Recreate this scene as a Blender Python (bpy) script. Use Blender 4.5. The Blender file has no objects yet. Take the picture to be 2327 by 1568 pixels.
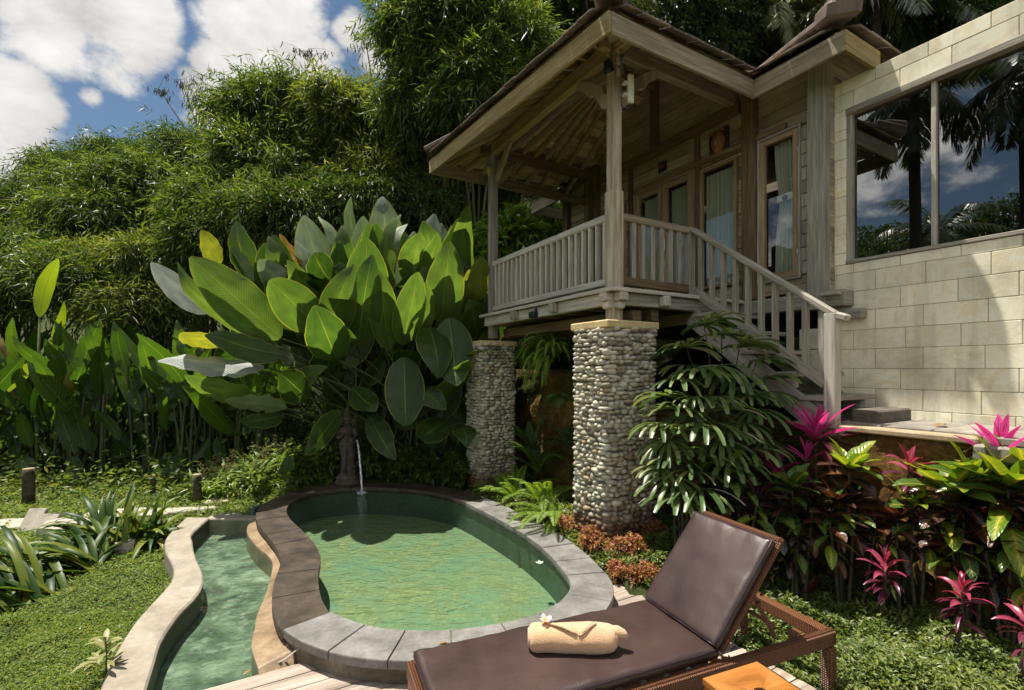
EXPO=0.86; SKYSTR=.072; CLOUDSTR=.54; CLOUDOUT=1.16; SKYTINT=(.64,.68,.66)
import bpy, math, random
import numpy as np
from mathutils import Vector, Matrix, noise as mnoise
random.seed(7); RNG = np.random.default_rng(11)
sc = bpy.context.scene; COL = sc.collection
R = math.radians
TH = R(29.8); SA, CA = math.sin(TH), math.cos(TH)
H = 1.72
def W(b, a, z=0.0):                       # villa frame (b across the front, a along the side) -> world
    return Vector((.955 - SA*a + CA*b, 4.55 + CA*a + SA*b, z))
def BA(x, y):
    dx, dy = x-.955, y-4.55
    return dx*CA+dy*SA, -dx*SA+dy*CA
def P(x, y, Y):                           # a survey of the photograph: bearing + measured distance -> world point
    return Vector(((x-1163.5)/1100*Y, Y, H-(y-839.3)/1100*Y))
def sstep(a, b, x):
    t = min(1, max(0, (x-a)/(b-a))); return t*t*(3-2*t)
# ------------------------------------------------------------------ objects
def tag(o, label=None, cat=None, group=None, kind=None):
    if label: o['label'] = label
    if cat: o['category'] = cat
    if group: o['group'] = group
    if kind: o['kind'] = kind
    return o
def empty(name, loc=(0,0,0), rz=0, label=None, cat=None, group=None):
    o = bpy.data.objects.new(name, None); COL.objects.link(o)
    o.location = loc; o.rotation_euler = (0,0,rz); o.empty_display_size = .1
    return tag(o, label, cat, group)
def link(name, me, m=None, parent=None):
    o = bpy.data.objects.new(name, me); COL.objects.link(o)
    if m is not None:
        for q in (m if isinstance(m, (list, tuple)) else [m]): me.materials.append(q)
    if parent is not None: o.parent = parent
    return o
def copy_tree(o, parent=None):
    c = o.copy(); COL.objects.link(c); c.parent = parent
    for ch in [k for k in bpy.data.objects if k.parent == o]: copy_tree(ch, c)
    return c
# ------------------------------------------------------------------ mesh builder
class MB:
    def __init__(s): s.v=[]; s.f=[]; s.uv=[]; s.mi=[]; s.sm=[]
    def add(s, vs, fs, uvs=None, mi=0, smooth=False):
        n=len(s.v); s.v.extend([tuple(p) for p in vs])
        for k,f in enumerate(fs):
            s.f.append([i+n for i in f]); s.mi.append(mi); s.sm.append(smooth)
            s.uv.append(uvs[k] if uvs else [(0,0)]*len(f))
    def box(s, c, size, rot=None, mi=0, bev=0.0, taper=None, org=None):
        hx,hy,hz=[q/2 for q in size]; c=Vector(c)
        ax=max(range(3), key=lambda k:size[k]); o=(random.random()*40, random.random()*40)
        M=rot if rot is not None else Matrix.Identity(3)
        if bev<=0:
            pts=[Vector((x,y,z)) for x in(-hx,hx) for y in(-hy,hy) for z in(-hz,hz)]
            fs=[(0,1,3,2),(4,6,7,5),(0,4,5,1),(2,3,7,6),(0,2,6,4),(1,5,7,3)]
        else:
            b=min(bev,hx*.45,hy*.45,hz*.45); pts=[]; idx={}
            for i,sx in enumerate((-1,1)):
                for j,sy in enumerate((-1,1)):
                    for k,sz in enumerate((-1,1)):
                        for d in range(3):
                            q=[sx*(hx-b),sy*(hy-b),sz*(hz-b)]; q[d]=(sx*hx,sy*hy,sz*hz)[d]
                            idx[(i,j,k,d)]=len(pts); pts.append(Vector(q))
            fs=[]
            g=lambda i,j,k,d: idx[(i,j,k,d)]
            for e in (0,1):
                a=[g(e,0,0,0),g(e,1,0,0),g(e,1,1,0),g(e,0,1,0)]; fs.append(a if e else a[::-1])
                a=[g(0,e,0,1),g(1,e,0,1),g(1,e,1,1),g(0,e,1,1)]; fs.append(a[::-1] if e else a)
                a=[g(0,0,e,2),g(1,0,e,2),g(1,1,e,2),g(0,1,e,2)]; fs.append(a if e else a[::-1])
            for p in (0,1):
                for q in (0,1):
                    def ed(k1,k2,d1,d2): return [idx[k1+(d1,)],idx[k2+(d1,)],idx[k2+(d2,)],idx[k1+(d2,)]]
                    fs.append(ed((0,p,q),(1,p,q),1,2)); fs.append(ed((p,0,q),(p,1,q),0,2)); fs.append(ed((p,q,0),(p,q,1),0,1))
            for i in (0,1):
                for j in (0,1):
                    for k in (0,1): fs.append([g(i,j,k,0),g(i,j,k,1),g(i,j,k,2)])
        uvs=[]
        oth=[k for k in range(3) if k!=ax]
        for f in fs:
            n=(pts[f[1]]-pts[f[0]]).cross(pts[f[2]]-pts[f[0]])
            nd=max(oth,key=lambda k:abs(n[k])); va=[k for k in oth if k!=nd][0]
            if abs(n[ax])>abs(n[nd])*1.01: uvs.append([(pts[i][oth[0]]*.2+o[0],pts[i][oth[1]]+o[1]) for i in f])
            else: uvs.append([(pts[i][ax]+o[0],pts[i][va]+o[1]+nd*.37) for i in f])
        s.add([M@p+c for p in pts],fs,uvs,mi)
    def beam(s, p, q, w, h, up=(0,0,1), mi=0, bev=0.0):
        p,q=Vector(p),Vector(q); d=q-p; L=d.length; x=d/L
        u=Vector(up); y=u.cross(x)
        if y.length<1e-4: y=Vector((0,1,0)).cross(x)
        y.normalize(); z=x.cross(y)
        s.box((p+q)/2,(L,w,h),Matrix((x,y,z)).transposed(),mi,bev)
    def tube(s, path, rad, n=8, mi=0, caps=True, vs=1.0):
        path=[Vector(p) for p in path]; m=len(path)
        if not isinstance(rad,(list,tuple)): rad=[rad]*m
        ref=Vector((.31,.17,.93)); vv=[]; fs=[]; uv=[]; L=0; o=random.random()*30
        ls=[]
        for i,p in enumerate(path):
            t=(path[min(i+1,m-1)]-path[max(i-1,0)])
            if t.length<1e-9: t=Vector((0,0,1))
            t.normalize(); x=ref-t*ref.dot(t)
            if x.length<.05: x=Vector((1,0,0))-t*t.x
            x.normalize(); y=t.cross(x)
            if i: L+=(p-path[i-1]).length
            ls.append(L)
            for k in range(n):
                a=2*math.pi*k/n; vv.append(p+(x*math.cos(a)+y*math.sin(a))*rad[i])
        for i in range(m-1):
            for k in range(n):
                k2=(k+1)%n
                fs.append((i*n+k,i*n+k2,(i+1)*n+k2,(i+1)*n+k))
                u0,u1=ls[i]*vs+o,ls[i+1]*vs+o; c0,c1=k/n,(k+1)/n
                uv.append([(u0,c0),(u0,c1),(u1,c1),(u1,c0)])
        if caps:
            fs.append(tuple(range(n))[::-1]); uv.append([(0,0)]*n)
            fs.append(tuple((m-1)*n+k for k in range(n))); uv.append([(0,0)]*n)
        s.add(vv,fs,uv,mi,True)
    def lathe(s, prof, c=(0,0,0), n=20, sx=1, sy=1, mi=0, ax=None):
        vv=[];fs=[];uv=[]; m=len(prof); c=Vector(c)
        for (r,z) in prof:
            for k in range(n):
                a=2*math.pi*k/n; p=Vector((r*math.cos(a)*sx,r*math.sin(a)*sy,z))
                vv.append((ax@p if ax is not None else p)+c)
        for i in range(m-1):
            for k in range(n):
                k2=(k+1)%n; fs.append((i*n+k,i*n+k2,(i+1)*n+k2,(i+1)*n+k))
                uv.append([(k/n,prof[i][1]),((k+1)/n,prof[i][1]),((k+1)/n,prof[i+1][1]),(k/n,prof[i+1][1])])
        fs.append(tuple(range(n))[::-1]); uv.append([(0,0)]*n)
        fs.append(tuple((m-1)*n+k for k in range(n))); uv.append([(0,0)]*n)
        s.add(vv,fs,uv,mi,True)
    def ribbon(s, pts, sides, widths, mi=0, ac=2, fold=0.0, wav=0.0, up=None, smooth=True, uo=None):
        """leaf blade: spine points, side vectors, half widths; ac quads each side of the midrib"""
        m=len(pts); vv=[];fs=[];uv=[]; w=2*ac+1; ph=random.random()*9; o=random.random()*50 if uo is None else uo
        for i in range(m):
            t=(pts[min(i+1,m-1)]-pts[max(i-1,0)]).normalized(); nrm=sides[i].cross(t).normalized()
            for j in range(w):
                v=(j-ac)/ac
                p=pts[i]+sides[i]*(widths[i]*v)+nrm*(fold*abs(v)**1.4*widths[i]+wav*widths[i]*v*v*math.sin(i*1.7+ph+(2 if v>0 else 0)))
                vv.append(p)
        for i in range(m-1):
            for j in range(w-1):
                fs.append((i*w+j,i*w+j+1,(i+1)*w+j+1,(i+1)*w+j))
                u0,u1=i/(m-1),(i+1)/(m-1); a,b=(j-ac)/ac,(j+1-ac)/ac
                uv.append([(u0,a),(u0,b),(u1,b),(u1,a)])
        s.add(vv,fs,uv,mi,smooth)
    def mesh(s, name='mesh'):
        me=bpy.data.meshes.new(name); me.from_pydata(s.v,[],s.f)
        ul=me.uv_layers.new(name='UVMap'); flat=[c for f in s.uv for p in f for c in p]
        ul.data.foreach_set('uv',flat)
        me.polygons.foreach_set('material_index',s.mi); me.polygons.foreach_set('use_smooth',s.sm)
        me.update(); return me
    def build(s, name, m, parent=None): return link(name, s.mesh(name), m, parent)
def quads_mesh(name, V, F4, mi=None, smooth=False, uv=None):
    """V (n,3) F4 (k,4) numpy -> mesh"""
    me=bpy.data.meshes.new(name); n=len(V); k=len(F4)
    me.vertices.add(n); me.vertices.foreach_set('co',np.ascontiguousarray(V,dtype=np.float32).ravel())
    me.loops.add(k*4); me.loops.foreach_set('vertex_index',np.ascontiguousarray(F4,dtype=np.int32).ravel())
    me.polygons.add(k); me.polygons.foreach_set('loop_start',np.arange(0,4*k,4,dtype=np.int32))
    if mi is not None: me.polygons.foreach_set('material_index',np.ascontiguousarray(mi,dtype=np.int32))
    me.polygons.foreach_set('use_smooth',np.full(k,smooth))
    me.update(calc_edges=True); me.validate(); return me
def nrm(A): return A/np.maximum(np.linalg.norm(A,axis=-1,keepdims=True),1e-9)
def leaf_quads(base, d, side, L, Wd, droop=.12, fold=.15):
    """diamond leaves (two triangles' worth each): arrays -> V,F"""
    n=len(base); d=nrm(d); side=nrm(side-d*np.sum(side*d,1,keepdims=True)); up=np.cross(side,d)
    L=L[:,None]; Wd=Wd[:,None]
    mid=base+d*L*.42; tip=base+d*L; tip[:,2:]-=droop*L
    V=np.stack([base, mid+side*Wd/2+up*fold*Wd, tip, mid-side*Wd/2+up*fold*Wd],1).reshape(-1,3)
    F=np.arange(4*n).reshape(n,4); return V,F
def joinVF(parts):
    Vs=[];Fs=[];o=0
    for V,F in parts: Vs.append(V); Fs.append(F+o); o+=len(V)
    return np.concatenate(Vs),np.concatenate(Fs)
# ------------------------------------------------------------------ materials
class NT:
    def __init__(s, name):
        s.m=bpy.data.materials.new(name); s.m.use_nodes=True; s.t=s.m.node_tree; s.t.nodes.clear()
        s.out=s.n('ShaderNodeOutputMaterial')
    def n(s, ty, **kw):
        q=s.t.nodes.new(ty)
        for k,v in kw.items(): setattr(q,k,v)
        return q
    def l(s,a,b): s.t.links.new(a,b)
    def setin(s,q,**kw):
        for k,v in kw.items():
            i=q.inputs[k.replace('_',' ')]
            if hasattr(v,'is_linked') or isinstance(v,bpy.types.NodeSocket): s.l(v,i)
            else: i.default_value=v
        return q
    def coord(s, kind='Object', scale=(1,1,1), rot=(0,0,0)):
        c=s.n('ShaderNodeTexCoord'); mp=s.n('ShaderNodeMapping'); s.l(c.outputs[kind],mp.inputs[0])
        mp.inputs['Scale'].default_value=scale; mp.inputs['Rotation'].default_value=rot; return mp.outputs[0]
    def noise(s, vec, scale=5, detail=5, rough=.55, dist=0):
        q=s.n('ShaderNodeTexNoise'); s.l(vec,q.inputs['Vector'])
        q.inputs['Scale'].default_value=scale;q.inputs['Detail'].default_value=detail;q.inputs['Roughness'].default_value=rough;q.inputs['Distortion'].default_value=dist
        return q.outputs['Fac']
    def ramp(s, fac, stops):
        q=s.n('ShaderNodeValToRGB'); s.l(fac,q.inputs[0]); e=q.color_ramp.elements
        while len(e)<len(stops): e.new(.5)
        for k,(p,c) in enumerate(stops): e[k].position=p; e[k].color=tuple(c)+(1,) if len(c)==3 else c
        return q.outputs[0]
    def mix(s, fac, a, b, mode='MIX'):
        q=s.n('ShaderNodeMix',data_type='RGBA',blend_type=mode)
        for i,v in ((0,fac),(6,a),(7,b)):
            if isinstance(v,bpy.types.NodeSocket): s.l(v,q.inputs[i])
            elif i==0: q.inputs[0].default_value=v
            else: q.inputs[i].default_value=tuple(v)+(1,)
        return q.outputs[2]
    def math(s, op, a, b=None, c=None, clamp=False):
        q=s.n('ShaderNodeMath',operation=op); q.use_clamp=clamp
        for i,v in enumerate((a,b,c)):
            if v is None: continue
            if isinstance(v,bpy.types.NodeSocket): s.l(v,q.inputs[i])
            else: q.inputs[i].default_value=v
        return q.outputs[0]
    def bump(s, h, strength=.3, dist=.02):
        q=s.n('ShaderNodeBump'); s.l(h,q.inputs['Height']); q.inputs['Strength'].default_value=strength; q.inputs['Distance'].default_value=dist
        return q.outputs[0]
    def bsdf(s, col, rough=.6, spec=.4, normal=None, metal=0, sheen=0, coat=0):
        q=s.n('ShaderNodeBsdfPrincipled')
        if isinstance(col,bpy.types.NodeSocket): s.l(col,q.inputs['Base Color'])
        else: q.inputs['Base Color'].default_value=tuple(col)+(1,)
        if isinstance(rough,bpy.types.NodeSocket): s.l(rough,q.inputs['Roughness'])
        else: q.inputs['Roughness'].default_value=rough
        q.inputs['Specular IOR Level'].default_value=spec; q.inputs['Metallic'].default_value=metal
        q.inputs['Sheen Weight'].default_value=sheen; q.inputs['Coat Weight'].default_value=coat
        if normal is not None: s.l(normal,q.inputs['Normal'])
        return q.outputs[0]
    def schlick(s, f0, nrm=None):
        g=s.n('ShaderNodeNewGeometry'); d=s.n('ShaderNodeVectorMath',operation='DOT_PRODUCT'); s.l(g.outputs['Incoming'],d.inputs[0]); s.l(nrm if nrm is not None else g.outputs['Normal'],d.inputs[1])
        c=s.math('SUBTRACT',1,s.math('ABSOLUTE',d.outputs['Value']),clamp=True); return s.math('ADD',f0,s.math('MULTIPLY',1-f0,s.math('POWER',c,5)))
    def done(s, sh): s.l(sh,s.out.inputs[0]); return s.m
    def island(s): return s.n('ShaderNodeNewGeometry').outputs['Random Per Island']
def shade(c,k): return tuple(q*k for q in c)
def wood(name, c1, c2, c3, rough=.8, var=.35, grain=(2.2,42,1), patch=.5, uvvar=False):
    t=NT(name); uv=t.coord('UV',grain); g=t.noise(uv,1,8,.65,.3); g2=t.noise(t.coord('UV',(1.1,9,1)),1,5,.6)
    col=t.ramp(g,[(.3,c1),(.52,c2),(.72,c3)])
    col=t.mix(t.math('MULTIPLY',t.math('SUBTRACT',g2,.42,clamp=True),3*patch,clamp=True),col,shade(c1,.6))
    isl=t.noise(t.coord('UV',(.02,.9,1)),1,1) if uvvar else t.island(); col=t.mix(1,col,t.ramp(isl,[(.28 if uvvar else 0,(1-var,)*3),(.72 if uvvar else 1,(1+var*.6,)*3)]),'MULTIPLY')
    fine=t.noise(t.coord('UV',(8,220,1)),1,3)
    return t.done(t.bsdf(col,rough,.25,t.bump(t.math('ADD',g,t.math('MULTIPLY',fine,.5)),.55,.006)))
def stone(name, cols, sc=6, rough=.85, bump=.4, bd=.01, isl=.2, detail=8, coord='Object', spec=.25, stain=None):
    t=NT(name); v=t.coord(coord); a=t.noise(v,sc,detail,.6,.4); b=t.noise(v,sc*9,4)
    n=len(cols); col=t.ramp(a,[(.28+.44*i/(n-1),c) for i,c in enumerate(cols)])
    col=t.mix(.35,col,t.ramp(b,[(.3,(.55,)*3),(.7,(1.3,)*3)]),'MULTIPLY')
    if isl: col=t.mix(1,col,t.ramp(t.island(),[(0,(1-isl,)*3),(1,(1+isl*.7,)*3)]),'MULTIPLY')
    if stain:
        sN=t.noise(v,stain[1],6,.7); col=t.mix(t.ramp(sN,[(stain[2],(0,0,0)),(stain[2]+.12,(stain[3],)*3)]),col,stain[0])
    return t.done(t.bsdf(col,rough,spec,t.bump(t.math('ADD',a,t.math('MULTIPLY',b,.4)),bump,bd)))
def leafmat(name, cols, rough=.4, trans=.4, tcol=None, spec=.5, sc=1.5, back=None, vein=None, bump=0, hue=None, ivar=1.0):
    """cols dark->light picked per leaf (mesh island) and by a slow noise; trans = share of light let through"""
    t=NT(name); isl=t.island(); nz=t.noise(t.coord('Object'),sc,3)
    f=t.math('ADD',t.math('MULTIPLY',isl,.65*ivar),t.math('MULTIPLY',nz,.5)); n=len(cols)
    col=t.ramp(f,[(.15+.7*i/max(n-1,1),c) for i,c in enumerate(cols)])
    if vein:
        uv=t.coord('UV'); sx=t.n('ShaderNodeSeparateXYZ'); t.l(uv,sx.inputs[0])
        av=t.math('ABSOLUTE',sx.outputs[1])
        mid=t.math('LESS_THAN',av,vein.get('midw',.05)); 
        wv=t.math('SINE',t.math('MULTIPLY',t.math('ADD',sx.outputs[0],t.math('MULTIPLY',av,-.18)),vein.get('freq',120)))
        if vein.get('blotch'):
            bl=t.noise(t.coord('UV',(3,1.5,1)),vein.get('bsc',3),4,.6); k=t.math('SUBTRACT',1.15,av)
            col=t.mix(t.ramp(t.math('MULTIPLY',bl,k),[(.40,(0,0,0)),(.50,(1,1,1))]),col,vein['blotch'])
        col=t.mix(t.math('MULTIPLY',t.math('ADD',wv,1),vein.get('amt',.08)),col,shade(cols[0],.7))
        col=t.mix(mid,col,vein['mid'])
        if vein.get('spot'):
            sp=t.noise(t.coord('Object'),9,6,.7); col=t.mix(t.ramp(sp,[(.60,(0,0,0)),(.70,(.55,)*3)]),col,vein['spot']); gr=t.noise(t.coord('UV',(1.3,.8,1)),2,3); col=t.mix(1,col,t.ramp(gr,[(.3,(.62,.66,.7)),(.7,(1.25,1.22,1.1))]),'MULTIPLY')
        if vein.get('edge'): col=t.mix(t.math('GREATER_THAN',av,.955),col,vein['edge'])
        nm=t.bump(wv,bump or .35,.006)
    else: nm=None
    tc=col if tcol is None else t.mix(1,col,tcol,'MULTIPLY')
    if back is not None:
        bf=t.n('ShaderNodeNewGeometry').outputs['Backfacing']; col=t.mix(bf,col,back)
    p=t.bsdf(col,rough,spec,nm); tr=t.n('ShaderNodeBsdfTranslucent'); t.l(tc,tr.inputs[0])
    mx=t.n('ShaderNodeMixShader'); mx.inputs[0].default_value=trans; t.l(p,mx.inputs[1]); t.l(tr.outputs[0],mx.inputs[2])
    return t.done(mx.outputs[0])
def plain(name, c, rough=.5, spec=.4, metal=0, nz=.15, sc=30):
    t=NT(name); f=t.noise(t.coord('Object'),sc,4); col=t.mix(1,c,t.ramp(f,[(.3,(1-nz,)*3),(.7,(1+nz,)*3)]),'MULTIPLY')
    return t.done(t.bsdf(col,rough,spec,t.bump(f,.08,.003),metal))
# ================================================================== camera, sun, sky
cd=bpy.data.cameras.new('camera'); cam=bpy.data.objects.new('camera',cd); COL.objects.link(cam)
cam.location=(0,0,H); cam.rotation_euler=(R(90),0,0); cd.sensor_width=36; cd.lens=1100/2327*36; cd.shift_y=55.3/2327
cd.clip_start=.05; cd.clip_end=3000; sc.camera=cam
TOSUN=Vector((-.29,.14,1)).normalized()
sd=bpy.data.lights.new('sun','SUN'); sun=bpy.data.objects.new('sun',sd); COL.objects.link(sun)
sun.rotation_euler=TOSUN.to_track_quat('Z','Y').to_euler(); sun.location=(0,0,20)
sd.energy=5.0; sd.angle=R(.6); sd.color=(1,.95,.86)
sc.view_settings.view_transform='Standard'; sc.view_settings.look='None'; sc.view_settings.exposure=EXPO; sc.view_settings.gamma=1
sc.cycles.use_adaptive_sampling=True; sc.cycles.adaptive_threshold=.02; sc.cycles.max_bounces=7; sc.cycles.transparent_max_bounces=24; sc.cycles.diffuse_bounces=4; sc.cycles.transmission_bounces=4; sc.cycles.glossy_bounces=4
sc.cycles.caustics_reflective=False; sc.cycles.caustics_refractive=False; sc.cycles.use_denoising=True; sc.cycles.sample_clamp_indirect=6
wd=bpy.data.worlds.new('World'); sc.world=wd; wd.use_nodes=True
def build_world():
    t=NT.__new__(NT); t.t=wd.node_tree; t.t.nodes.clear(); out=t.n('ShaderNodeOutputWorld')
    sky=t.n('ShaderNodeTexSky',sky_type='NISHITA'); sky.sun_disc=False
    sky.sun_elevation=math.asin(TOSUN.z); sky.sun_rotation=math.atan2(TOSUN.x,TOSUN.y); sky.air_density=1.0; sky.dust_density=.3; sky.ozone_density=2.0
    tc=t.n('ShaderNodeTexCoord').outputs['Generated']
    nv=t.n('ShaderNodeVectorMath',operation='NORMALIZE'); t.l(tc,nv.inputs[0]); d=nv.outputs[0]
    mp=t.n('ShaderNodeMapping'); t.l(d,mp.inputs[0]); mp.inputs['Scale'].default_value=(1,1,1.5)
    n1=t.noise(mp.outputs[0],4.2,11,.58,.25); n2=t.noise(mp.outputs[0],13,8,.6,.1)
    blobs=[(110,30,120,1),(260,55,115,1),(340,110,50,.8),(40,215,75,1),(85,265,55,.9),(40,330,110,1),(120,390,80,.8),(205,222,24,.7),(190,330,40,.6),
           (560,80,85,1),(640,50,110,1),(500,150,55,1),(610,160,110,1),(520,250,95,1),(430,180,30,.8),(690,110,60,1),(800,85,48,1.1),(845,130,45,1.1),(760,120,35,1),(740,170,60,1),(660,240,90,1),(860,30,20,.3)]
    acc=None
    for (x,y,r,s) in blobs:
        v=Vector(((x-1163.5)/1100,1,-(y-839.3)/1100)); k=1/v.length; v.normalize()
        ra=r/1100*k
        dp=t.n('ShaderNodeVectorMath',operation='DOT_PRODUCT'); t.l(d,dp.inputs[0]); dp.inputs[1].default_value=v
        mr=t.n('ShaderNodeMapRange',interpolation_type='LINEAR'); t.l(dp.outputs['Value'],mr.inputs['Value'])
        mr.inputs['From Min'].default_value=math.cos(ra*1.5); mr.inputs['From Max'].default_value=1-(1-math.cos(ra))*.05
        mr.inputs['To Min'].default_value=0; mr.inputs['To Max'].default_value=s
        acc=mr.outputs[0] if acc is None else t.math('MAXIMUM',acc,mr.outputs[0])
    # the rest of the sky: unseen scattered cumulus, brightened to add fill light
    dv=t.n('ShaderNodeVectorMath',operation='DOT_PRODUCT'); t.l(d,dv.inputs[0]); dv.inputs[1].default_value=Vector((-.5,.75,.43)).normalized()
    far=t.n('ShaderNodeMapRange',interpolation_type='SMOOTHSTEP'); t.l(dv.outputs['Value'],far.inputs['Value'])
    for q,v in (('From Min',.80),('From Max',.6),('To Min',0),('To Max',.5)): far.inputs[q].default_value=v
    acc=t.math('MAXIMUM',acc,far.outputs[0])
    dens=t.math('ADD',acc,t.math('ADD',t.math('MULTIPLY',t.math('SUBTRACT',n1,.5),2.5),t.math('MULTIPLY',t.math('SUBTRACT',n2,.5),.75)))
    mask=t.n('ShaderNodeMapRange',interpolation_type='SMOOTHSTEP'); t.l(dens,mask.inputs['Value'])
    for q,v in (('From Min',.36),('From Max',.74)): mask.inputs[q].default_value=v
    n3=t.noise(mp.outputs[0],6.5,9,.6,.4)
    ccol=t.ramp(t.math('ADD',t.math('MULTIPLY',n3,.75),t.math('MULTIPLY',dens,.2)),[(.32,(.50,.485,.475)),(.52,(.80,.78,.755)),(.66,(1,.985,.95))])
    skc=t.mix(1,sky.outputs[0],SKYTINT,'MULTIPLY')
    sb=t.n('ShaderNodeBackground'); t.l(skc,sb.inputs[0]); sb.inputs[1].default_value=SKYSTR
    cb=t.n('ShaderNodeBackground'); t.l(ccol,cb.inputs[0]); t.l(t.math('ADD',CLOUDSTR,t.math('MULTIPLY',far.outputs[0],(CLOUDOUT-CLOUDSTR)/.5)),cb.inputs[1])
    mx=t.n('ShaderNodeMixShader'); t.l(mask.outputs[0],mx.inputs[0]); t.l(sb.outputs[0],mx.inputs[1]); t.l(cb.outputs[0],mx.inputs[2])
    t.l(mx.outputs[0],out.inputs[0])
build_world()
# ================================================================== curves of the pool and the overflow channel
def catmull(pts, n, closed=False):
    pts=[Vector(p).to_2d() if len(p)==3 else Vector(p) for p in pts]; m=len(pts); out=[]
    rng=range(m) if closed else range(m-1)
    for i in rng:
        g=lambda k: pts[k%m] if closed else pts[min(max(k,0),m-1)]
        p0,p1,p2,p3=g(i-1),g(i),g(i+1),g(i+2)
        for k in range(n):
            u=k/n; out.append(.5*((2*p1)+(p2-p0)*u+(2*p0-5*p1+4*p2-p3)*u*u+(3*p1-p0-3*p2+p3)*u**3))
    if not closed: out.append(pts[-1])
    return out
def resample(c, n, closed=False):
    c=list(c)+([c[0]] if closed else []); L=[0]
    for i in range(1,len(c)): L.append(L[-1]+(c[i]-c[i-1]).length)
    out=[]; j=0
    for k in range(n):
        s=L[-1]*k/(n if closed else n-1)
        while j<len(c)-2 and L[j+1]<s: j+=1
        f=(s-L[j])/max(L[j+1]-L[j],1e-9); out.append(c[j].lerp(c[j+1],min(1,f)))
    return out
POOL=[(-2.64,5.95),(-2.5,6.25),(-2.02,6.46),(-1.35,6.36),(-.91,6.12),(-.66,5.88),(-.31,5.37),(.07,4.72),(.29,4.21),(.4,3.8),(.43,3.56),(.35,3.33),(.19,3.15),(-.09,3.01),(-.43,2.93),(-.76,2.95),(-.98,3.03),(-1.16,3.15),(-1.29,3.32),(-1.39,3.5),(-1.5,3.75),(-1.63,4.12),(-1.82,4.46),(-2.09,4.82),(-2.4,5.22),(-2.6,5.6)]
NP=260
PIN=resample(catmull(POOL,14,True),NP,True)          # clockwise seen from above
def offs(c, d):
    n=len(c); out=[]
    for i in range(n):
        t=(c[(i+2)%n]-c[i-2]).normalized(); out.append(c[i]+Vector((-t.y,t.x))*d)
    return out
if True:
    ar=sum(PIN[i].x*PIN[(i+1)%NP].y-PIN[(i+1)%NP].x*PIN[i].y for i in range(NP)); SGN=1 if ar<0 else -1
POUT=offs(PIN,.31*SGN); PWALL=offs(PIN,.285*SGN); PCUT=offs(PIN,.17*SGN); PWIN=offs(PIN,.02*SGN); PHOLE=offs(PIN,.2*SGN); PFAST=[p.to_tuple() for p in POUT[::4]]
BBX={}
def inpoly(x,y,poly):
    k=id(poly)
    if k not in BBX: BBX[k]=(min(p[0] for p in poly),max(p[0] for p in poly),min(p[1] for p in poly),max(p[1] for p in poly))
    b=BBX[k]
    if x<b[0] or x>b[1] or y<b[2] or y>b[3]: return False
    c=False; n=len(poly); j=n-1
    for i in range(n):
        a,b=poly[i],poly[j]
        if (a[1]>y)!=(b[1]>y) and x<(b[0]-a[0])*(y-a[1])/(b[1]-a[1])+a[0]: c=not c
        j=i
    return c
CO=resample(catmull([(-3.72,5.52),(-3.56,5.06),(-3.42,4.77),(-3.23,4.51),(-3.04,4.3),(-2.86,4.09),(-2.74,3.9),(-2.67,3.72),(-2.6,3.48),(-2.53,3.26),(-2.45,3.07),(-2.38,2.92),(-2.31,2.78),(-2.14,2.5),(-1.95,2.2),(-1.7,1.8)],8),110)
CI=resample(catmull([(-3.45,5.52),(-3.3,5.0),(-3.15,4.77),(-2.88,4.4),(-2.57,4.02),(-2.42,3.78),(-2.35,3.58),(-2.31,3.37),(-2.24,3.15),(-2.17,2.98),(-2.08,2.82),(-1.9,2.5),(-1.7,2.2),(-1.45,1.8)],8),110)
LIP=resample(catmull([(x*k,y*k) for k in (.937,) for x,y in [(-3.15,5.89),(-3.04,5.56),(-2.89,5.3),(-2.6,4.94),(-2.33,4.66),(-2.2,4.45),(-2.07,4.13),(-1.98,3.89),(-1.88,3.57),(-1.8,3.39),(-1.7,3.16),(-1.5,2.88),(-1.25,2.5),(-.95,2.2),(-.65,1.8)]],8),110)
CHAN=CI+LIP[::-1]
CHOLE=[(p+q)/2 for p,q in zip(CO,CI)]+[p.lerp(PIN[min(range(NP),key=lambda k:(PIN[k]-p).length)],.45) for p in LIP[::-1]]
# ================================================================== ground
def bank_edge(a): return 1.08-.42*sstep(.1,1.3,a)
def zT(x,y):
    b,a=BA(x,y)
    z=-.03-.10*sstep(-2.3,-3.0,x) if x<-2.3 else -.03
    z+=.22*sstep(1.25,.35,math.hypot(x-1.2,y-4.75)) if False else 0
    z+=.2*sstep(-.9,.0,b)*sstep(-1.3,-.2,a)*sstep(6.8,5.6,y)
    z+=.16*sstep(6.2,7.0,y)*sstep(-3.4,-2.6,x)
    z+=.32*sstep(1.3,.2,math.hypot((x+3.1)*.8,y-7.7))
    z+=.04*sstep(-.4,.5,b)*sstep(-.4,-1.2,a)
    e=bank_edge(a)
    if b>e-.5:
        top=1.25+.45*sstep(.6,1.6,a)
        z=z+(top-z)*sstep(e,e+.16 if a<.2 else e+.35,b)
    z+=.45*max(0,b-3.2)*sstep(3,6,b)
    if a>3.2: z+=(1.2*sstep(3.2,6,a)*sstep(-.6,1.2,b))
    z+=max(0,y-10.5)*.22*sstep(10.5,16,y)*(1 if y<60 else 60/y)
    z+=.025*mnoise.noise(Vector((x*1.3,y*1.3,.4)))+.02*mnoise.noise(Vector((x*4,y*4,2)))
    return z
def axis(lo,hi,step,far,gr=1.25):
    v=list(np.arange(lo,hi+1e-6,step)); s=step*1.5; q=hi
    while q<far: q+=s; s*=gr; v.append(q)
    s=step*1.5; q=lo; pre=[]
    while q>-far: q-=s; s*=gr; pre.append(q)
    return pre[::-1]+v
def deckin(x,y,m=0):
    b,a=BA(x,y); return b<-.37-m and a<-.39-m and b>-4.4+m and a>-5.2+m
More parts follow.
